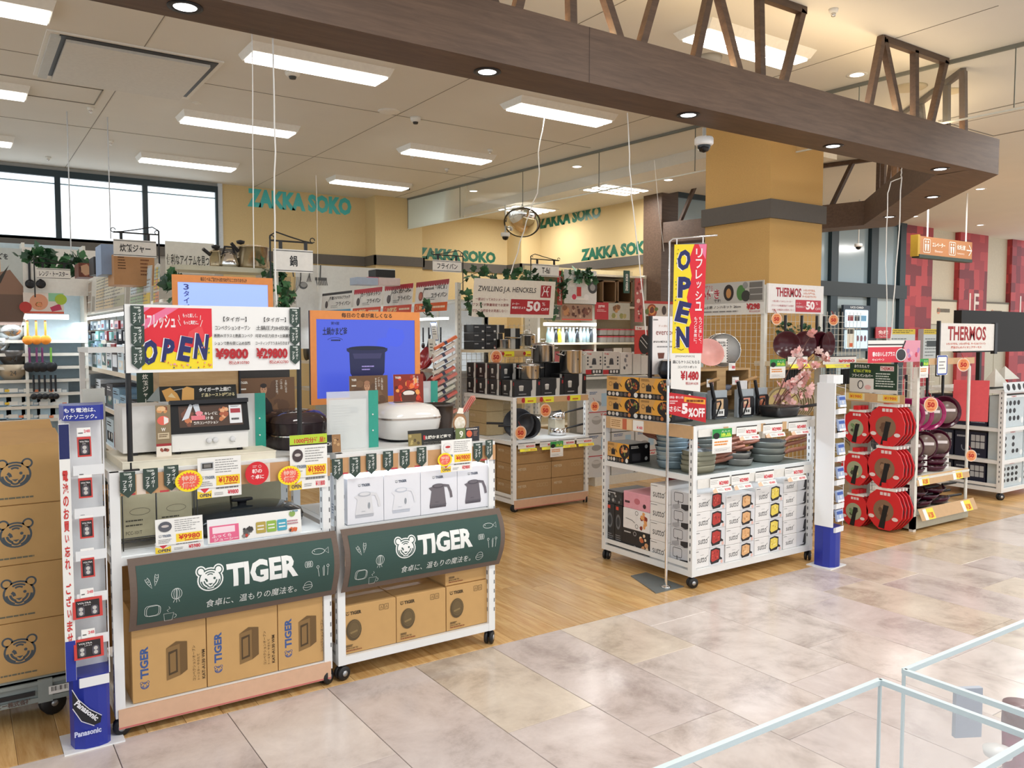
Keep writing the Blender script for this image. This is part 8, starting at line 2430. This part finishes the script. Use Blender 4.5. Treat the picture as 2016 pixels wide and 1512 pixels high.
for i,(a,b)in enumerate(lv):
 for j in range(2):
  carton(8.80+j*.45,9.23+j*.44,4.08,4.22,a,b,LB,'pale blue pan set carton, %s shelf of the right cart, %s' % (('bottom','middle','upper')[i],('left','right')[j]),'pale blue pan set cartons',draw=setp,tape=False)
  carton(8.80,9.1,4.24+j*.34,4.56+j*.34,a,b-.02,NV,'navy pan set carton on the cart left side, %s shelf, %s' % (('bottom','middle','upper')[i],('near','far')[j]),'navy pan set cartons',drawl=navyp,tape=False)
t=root_at('monitor','black monitor seen from the side on the right cart','screen',9.1,4.35,1.13)
MB().hexa([(8.45,4.35,1.50),(9.9,4.35,1.50),(9.9,4.43,1.50),(8.45,4.43,1.50),(8.45,4.35,1.93),(9.9,4.35,1.93),(9.9,4.43,1.93),(8.45,4.43,1.93)],hx('0b0b0d',.6,noise=0)).build('casing',t)
MB().box(8.9,8.94,4.38,4.42,1.13,1.5,BLACK).box(8.8,9.2,4.25,4.5,1.125,1.14,BLACK).build('stand',t)
fr=Frame((8.72,4.04,1.10),(1,0,0),(0,.2,1))
small_sheet('price_rail',fr,.95,.10,'white rail with round pan pictures on the right cart top','price rail',lambda p,W,H:[p.disc(W*(.1+k*.12),H*.5,.035,'26282c',n=12)for k in range(7)],hx('d4dade',.5))
for k,(x,z0,z1)in enumerate(((8.75,1.15,1.34),(8.95,1.22,1.36))):
 one('display_card',MB().add([(x,4.15,z0),(x+.32,4.15,z0),(x,4.15,z1),(x,4.3,z0)],[(0,1,2),(0,2,3),(2,1,3),(0,3,1)],hx('dcd9d0')),'folded grey triangular card on the right cart deck, %s' % ('front','rear')[k],'card')
o=one('red_booklet',MB().obox((8.02,4.02,1.05),.02,.3,.4,(0,.3,.4),hx('d84a50',.5)),'red leaflet panel leaning left of the right cart','leaflet')
# low grey cartons behind the tagged post
for i in range(6):
 z=.12+(i//2)*.3
 carton(7.75+(i % 2)*.42,8.14+(i % 2)*.42,4.9,5.3,z,z+.29,hx('d0d0cc',.5),'grey pan carton between the two right carts, %s tier, %s' % (('bottom','middle','top')[i//2],('left','right')[i % 2]),'grey pan cartons between the carts',draw=lambda p,W,H:(p.disc(W*.3,H*.5,.07,'2c2c30'),p.blobs(W*.5,H*.2,W*.9,H*.8,5,[ink('4a4c50'),ink('b8443c')],.03,.05)),tape=False)
one('carton_plinth',MB().box(7.74,8.6,4.88,5.32,0,.118,SHG),'grey plinth under the cartons between the right carts','plinth')
# notices by the facade
for i,(a,b,lab)in enumerate(((1746,1802,'yellow and grey notice board left of the name board'),(1817,1850,'second yellow and grey notice board, cut by the name board'))):
 board(a,648,b,706,9.54,'b9c4c8','notice_board',lab,'sign',lambda p,W,H:(p.rect(0,H*.82,W,H,'c8b438'),p.lines(W*.05,H*.85,W*.95,H*.97,2,ink('4a4420'),.4),p.lines(W*.1,H*.05,W*.9,H*.72,6,ink('6a7478'),.3),p.rect(W*.2,H*.4,W*.8,H*.6,'3a4448')),t=.125)
def vend(p,W,H):
 p.rrect(W*.05,H*.52,W*.93,H*.9,.02,0,EM('b4d0e0',.8));p.rrect(W*.05,H*.06,W*.93,H*.46,.02,0,EM('a8c8dc',.8));p.text('UCS CARD',W*.25,H*.93,W*.75,H*.975,'dfe6ea',bold=.03)
 for k,c in enumerate(('8a3a44','3a4450','6aa0c8')):p.rect(W*(.16+k*.25),H*.66,W*(.36+k*.25),H*.78,c);p.n-=p.step
 p.n+=p.step;p.rect(W*.14,H*.08,W*.42,H*.5,'d8d8cc');p.rect(W*.16,H*.38,W*.40,H*.48,'3a3a34');p.rect(W*.22,H*.1,W*.38,H*.18,'c85a30')
 for k in range(3):p.disc(W*(.55+k*.14),H*.28,W*.05,'7a5a68',ry=H*.07);p.n-=p.step
board(1659,602,1713,692,9.505,'3c4a58','poster_case','dark blue poster case lettered UCS CARD on the glass facade','poster case',vend,t=.05)
board(1724,644,1755,666,9.5,'b03a44','tax_free_sign','small red tax free sign on the glass facade','sign',lambda p,W,H:(p.text('免税',W*.15,H*.35,W*.8,H*.7,'f0dcdc',bold=.02),p.text('Tax Free',W*.2,H*.1,W*.75,H*.24,'f0dcdc')),t=.02)
# ================================================================== CEILING FITTINGS, SIGN, CABLES, GLASS CASES
FX=hx('e9e7df',.5)
TUBE=mat((1,.98,.94),.4,0,0,emit=4.0)
fx0=thing('ceiling_light','twin tube ceiling light','ceiling light',(0,0,4))
mb=MB()
mb.add([(-.62,-.2,4),(.62,-.2,4),(.62,.2,4),(-.62,.2,4),(-.6,-.15,3.94),(.6,-.15,3.94),(.6,.15,3.94),(-.6,.15,3.94)],[(0,1,5,4),(1,2,6,5),(2,3,7,6),(3,0,4,7),(4,5,6,7)],FX)
mb.build('housing',fx0)
for s in (-1,1):MB().box(-.585,.585,s*.07-.06,s*.07+.06,3.925,3.941,TUBE).build('tube',fx0)
ly=('nearest row','second row','third row','rearmost row')
k=0
for (x,y)in LIGHTS:
 if y<5:lab='twin tube ceiling light behind the canopy struts'
 else:lab='twin tube ceiling light, %s, %s column' % (('nearest row','middle row','rearmost row')[LY.index(y)],('left','middle','right')[LX.index(x)])
 if k==0:fx0.location=(x,y,4);fx0['label']=lab;fx0['group']='twin tube ceiling lights'
 else:dup(fx0,(x,y,4),0,lab,'twin tube ceiling lights')
 k+=1
for i,(x,y)in enumerate(((8.25,9.4),(8.25,11.7),(9.5,5.4))):
 z=3.86 if x<9 else 4.0
 t=root_at('strip_light','three-strip ceiling light beyond the glass barrier, %s' % ('middle one','rearmost one','one over the return beam')[i],'ceiling light',x,y,z,'three-strip ceiling lights')
 MB().box(x-.45,x+.45,y-.32,y+.32,z-.012,z-.001,FX).build('housing',t)
 for s in (-.2,0,.2):MB().box(x-.42,x+.42,y+s-.05,y+s+.05,z-.02,z-.011,TUBE).build('tube',t)
# air conditioner cassette
t=root_at('air_conditioner','ceiling cassette air conditioner with dark intake slot','air conditioner',1.35,7.95,3.95)
x0,x1,y0,y1=.66,1.98,7.28,8.58
MB().box(x0,x1,y0,y1,3.985,3.999,FX).build('surround',t)
MB().box(x0+.09,x1-.04,y0+.03,y1-.1,3.978,3.986,BLACK).build('intake_slot',t)
MB().box(x0+.14,x1-.09,y0+.10,y1-.02,3.955,3.978,hx('d6d3ca',.5)).build('grille_panel',t)
MB().box(x0+.03,x0+.10,y0+.05,y1-.05,3.96,3.985,hx('bfc0ba',.4)).build('louvre',t)
def puck(px,py,r,h,name,label,cat,Z=4.0,m=None,seg=18,dark=None):
 P=atZ(px,py,Z)
 t=thing(name,label,cat,(P.x,P.y,Z-h))
 MB().lathe([(0,0),(r,0),(r*.9,-h*.6),(r*.7,-h),(0,-h)],(P.x,P.y,Z),m or FX,seg).build('body',t)
 if dark:MB().lathe([(0,-h),(r*.5,-h),(r*.4,-h-.02),(0,-h-.02)],(P.x,P.y,Z),dark,12).build('sensor',t)
 return t
puck(576,143,.07,.035,'smoke_detector','round smoke detector by the nearest middle ceiling light','detector',dark=hx('4a4a46'))
puck(818,231,.06,.05,'smoke_detector','small dome detector between the middle and right lights','detector',dark=hx('3a3a38'))
puck(766,219,.12,.012,'ceiling_speaker','round flush ceiling speaker left of the small dome detector','speaker')
puck(802,365,.09,.05,'smoke_detector','small detector over the far beige column','detector',dark=hx('3a3a38'))
for i,(px,py)in enumerate(((178,212),(95,309),(218,277),(1641,18),(813,305),(880,332),(965,294))):
 puck(px,py,.035,.03,'sprinkler','small ceiling sprinkler head, %s' % ('under the air conditioner','over the left window','above the hanging rod','over the truss frames','by the right middle light','before the glass barrier','near the glass barrier centre')[i],'sprinkler',dark=STEEL,seg=10)
for i,(px,py)in enumerate(((123,156),(387,202))):puck(px,py,.05,.01,'ceiling_vent','tiny rectangular ceiling vent %s the air conditioner' % ('left of','right of')[i],'vent',seg=4)
puck(1396,112,.11,.06,'ceiling_speaker','round grey ceiling speaker behind the beam and struts','speaker',m=hx('a8a49a'))
puck(1790,172,.16,.02,'ceiling_ring','round ring fitting on the ceiling behind the truss frame','fitting',m=hx('cdbf9c'))
puck(1868,180,.13,.01,'ceiling_ring','smaller ring fitting on the ceiling right of the truss frame','fitting',m=hx('cdbf9c'))
DLM=mat((1,1,1),.4,0,0,emit=5)
def downlight(x,y,Z,label,ring=BLACK,group='downlights under the timber canopy',e=DLM,r=.075):
 t=thing('downlight',label,'downlight',(x,y,Z),group)
 MB().lathe([(r*.66,0),(r,0),(r,-.004),(r*.68,-.004),(r*.64,.0)],(x,y,Z),ring,24).build('ring',t)
 MB().lathe([(0,-.001),(r*.66,-.001),(r*.66,-.002),(0,-.002)],(x,y,Z),e,20).build('lamp',t)
for i,x in enumerate((.886,2.455,4.006,5.555,7.07)):
 downlight(x,3.86,3.099,'black-rimmed downlight under the front beam, %s from the left' % ORD[i])
for i,(px,py)in enumerate(((1838,388),(1753,427))):
 P=atZ(px,py,3.1);downlight(P.x-.02,P.y,3.099,'black-rimmed downlight under the return beam, %s' % ('nearer one','farther one')[i])
for i,(px,py)in enumerate(((1687,147),(1316,354),(1136,328),(932,376),(1930,372),(1640,402),(1670,405),(1800,426),(1930,443))):
 P=atZ(px,py,4.0 if py not in (354,)else 3.86)
 downlight(P.x,P.y,P.z-.0005,'flush ceiling downlight, %s' % ('right of the struts','before the dark post','behind the right glass barrier','behind the far glass barrier','right of the beam corner','left of the single slanted strut','right of the single slanted strut','left of the lift sign rods','over the red wall')[i],FX,'flush ceiling downlights',r=.09)
# dome cameras, mirror
def domecam(P,label,rod=0,s=1):
 t=thing('dome_camera',label,'camera',tuple(P))
 MB().lathe([(0,.055*s),(.058*s,.055*s),(.065*s,.045*s),(.065*s,.01*s),(.055*s,0),(0,0)],P,WHITE,22).build('housing',t)
 MB().lathe([(.045*s,0),(.043*s,-.02*s),(.03*s,-.04*s),(0,-.05*s)],P,hx('14161a',.08,noise=0),20).build('dome',t)
 if rod:MB().tube([(P[0],P[1],P[2]+.05*s),(P[0],P[1],P[2]+rod)],.012*s,hx('b8b8b2',.4),8).build('rod',t)
domecam(Vector((4.36,4.05,2.985)),'white dome camera under the front beam beside the pillar',.12)
P=atY(995,466,11.5);domecam(P,'white dome camera hanging left of the convex mirror',3.86-P.z,1.2)
P=atY(1690,486,8.4);domecam(P,'small dome camera hanging before the blue glass facade',4.0-P.z,1.0)
P=atY(1028,438,11.3)
t=thing('convex_mirror','round convex mirror hanging before the rear beige walls','mirror',tuple(P))
M=Matrix.Rotation(.95,3,'Z')@ Matrix.Rotation(.0,3,'X')@ Matrix.Rotation(-.0,3,'Y')
d=Vector((-.42,-.55,-.72)).normalized();M=d.to_track_quat('Z','Y').to_matrix()
r=.30
MB().lathe([(r,0),(r*.85,.05),(r*.65,.09),(r*.4,.12),(r*.2,.135),(0,.14)],P,mat((.86,.85,.8),.03,1,0),30,M=M).build('mirror_glass',t)
MB().lathe([(r,-.02),(r*1.03,0),(r,.02),(r*.97,.0),(r,-.02)],P,hx('4a4436',.4),30,M=M).build('rim',t)
MB().tube([P+Vector((0,0,.2)),(P.x,P.y,3.86)],.012,hx('8a8a84'),8).build('rod',t)
# lift sign
t=root_at('lift_sign','hanging brown sign for elevator and lavatory with arrow','sign',13.0,7.0,3.0)
x0,x1=12.31,13.86
MB().box(x0,x1,7.0,7.10,2.93,3.21,hx('b57b4c',.5)).build('board',t)
MB().box(x0-.03,x1,6.99,7.11,2.88,2.93,hx('2a3a30',.5)).box(x0-.06,x0,7.0,7.12,2.9,3.23,hx('b8942c')).build('edge',t)
for px in (1826,1902):x=atY(px,460,7.05).x;MB().tube([(x,7.05,3.21),(x,7.05,4.0)],.012,WHITE,8).build('rod',t)
p=Print(front(x0,7.0,2.93),.003);W,H=x1-x0,.28;w_=ink('f2ede4')
for u in (.08,.56):
 p.rrect(W*u-.03,H*.14,W*u+.16,H*.86,.02,.010,w_)
 for s in (.03,.1):p.disc(W*u+s,H*.72,.018,w_,n=10);p.poly([(W*u+s-.025,H*.6),(W*u+s+.025,H*.6),(W*u+s+.012,H*.22),(W*u+s-.012,H*.22)],w_)
p.text('エレベーター',W*.22,H*.48,W*.46,H*.74,w_,bold=.02);p.text('Elevator',W*.27,H*.2,W*.42,H*.32,w_)
p.text('化粧室',W*.69,H*.48,W*.86,H*.76,w_,bold=.02);p.text('Lavatory',W*.70,H*.2,W*.84,H*.32,w_)
p.stroke([(W*.88,H*.5),(W*.98,H*.5)],.018,w_);p.stroke([(W*.93,H*.8),(W*.985,H*.5),(W*.93,H*.2)],.018,w_)
p.build('lettering',t)
# hanging cords
CW=hx('eceae4',.5,noise=0)
def cord(pts,label,r=.004,sag=.01):
 out=[]
 for a,b in zip(pts[:-1],pts[1:]):
  for k in range(4):
   q=a.lerp(b,k/4);out.append(q+Vector((R.uniform(-sag,sag),R.uniform(-sag,sag),0))if out else q)
 out.append(pts[-1])
 one('hanging_wire',MB().tube(out,r,CW,6),label,'wire',loc=tuple(pts[-1]))
def cp(l,Y):return [atY(x,y,Y)for x,y in l]
cord(cp([(496,66),(498,300),(500,528)],4.05),'thin white cord from the beam down to the upper screen, left one',.0025,.002)
cord(cp([(537,74),(541,300),(540,470),(545,600)],4.05),'thin white cord from the beam to the upper screen, right one',.004,.003)
cord(cp([(1075,215),(1062,300),(1058,380),(1030,455),(1005,540)],6.9),'white cord hanging from ceiling to the pot shelf ivy',.006,.01)
cord(cp([(1235,222),(1240,330),(1250,440),(1262,560),(1272,660)],4.1),'white cord hanging from the beam to the evercook board',.004,.006)
cord(cp([(1288,315),(1295,400),(1307,495)],6.2),'thin cord left of the pillar',.003,.004)
cord(cp([(1776,330),(1774,350),(1770,450),(1760,600),(1753,672)],4.08),'white cord from the beam corner to the campaign sign, right one',.005,.006)
cord(cp([(1774,350),(1755,358),(1748,380),(1744,520),(1746,672)],4.1),'white cord from the beam corner to the campaign sign, left one',.0045,.005)
cord(cp([(622,345),(624,400),(626,575)],9.5),'very thin cord before the first wall lettering',.003,.003)
for i,(px,a,b)in enumerate(((140,330,500),(218,278,470))):
 A,B=atY(px,a,9.8),atY(px,b,9.8);A=Vector((B.x,B.y,4.0));one('hanging_rod',MB().tube([A,B],.006,hx('c8ccd0',.4),6),'thin rod hanging from ceiling before the windows, %s' % ('left one','right one')[i],'rod',loc=tuple(B))
# acrylic display cases nearest the camera
ACR=glassy((.95,.985,1.0),.05,.04,1.06)
EDG=mat(srgb('dcecf0'),.15,0,0,spec=.6)
def case(x0,x1,y0,y1,z0,z1,label,e=.007):
 t=root_at('acrylic_case',label,'display case',(x0+x1)/2,(y0+y1)/2,z0)
 for nm,b in (('panel',(x0,x1,y1-.003,y1)),('panel',(x0,x0+.003,y0,y1)),('panel',(x1-.003,x1,y0,y1))):
  MB().box(*b,z0,z1,ACR).build(nm,t)
 mb=MB()
 mb.bar((x0,y1,z1),(x1,y1,z1),e,e,EDG).bar((x0,y0,z1),(x0,y1,z1),e,e,EDG).bar((x1,y0,z1),(x1,y1,z1),e,e,EDG).bar((x0,y0,z1),(x1,y0,z1),e,e,EDG)
 mb.bar((x1,y1,z0),(x1,y1,z1),e*.5,e*.5,EDG).bar((x0,y1,z0),(x0,y1,z1),e*.5,e*.5,EDG)
 mb.build('edge',t)
 return t
case(.30,.992,.415,.602,.80,1.20,'clear acrylic case with open top at the bottom edge')
case(1.048,1.8,.44,.602,.72,1.20,'clear acrylic case with open top at the lower right corner')
one('case_table',MB().box(.25,2.2,.10,.64,.66,.70,hx('e2dde0',.4)),'pale table board under the two acrylic cases','table')
tb=MB()
for x in (.3,2.1):
 for y in (.14,.58):tb.box(x,x+.04,y,y+.04,0,.66,hx('c8c8c8',.4))
one('table_legs',tb,'metal leg frame carrying the pale table board','table frame')
one('case_liner',MB().box(.35,.98,.43,.59,.702,.80,hx('f0dde2',.5)),'pink and white liner block inside the left acrylic case','liner')
P=atZ(1745,1430,.84)
one('price_plate',MB().obox((.93,.56,.840),.045,.012,.078,-.5,hx('6f6d66',.5)),'grey price plate standing in the left acrylic case','plate')
P=atZ(1905,1380,1.0)
one('price_plate',MB().obox((P.x,P.y,.98),.05,.01,.09,-.5,hx('aab4c4',.5)),'pale blue plate standing in the right acrylic case','plate')
P=atZ(2002,1440,1.0)
t=thing('glitter_tumbler','wine red glitter tumbler at the lower right picture edge','tumbler',(P.x,P.y,.90))
MB().lathe([(0,0),(.022,0),(.026,.09),(0,.09)],(P.x+.008,P.y,.92),mat(srgb('8a2048'),.3,.5,.4,400),20).build('body',t)
MB().lathe([(0,.09),(.0265,.09),(.0255,.125),(0,.125)],(P.x+.008,P.y,.92),hx('6a3a3c',.35),20).build('cap',t)
P=atZ(1965,1475,1.0)
one('white_disc',MB().lathe([(0,0),(.02,0),(.022,.01),(0,.014)],(P.x,P.y,.99),WHITE,20),'small white round object in the left acrylic case','object')
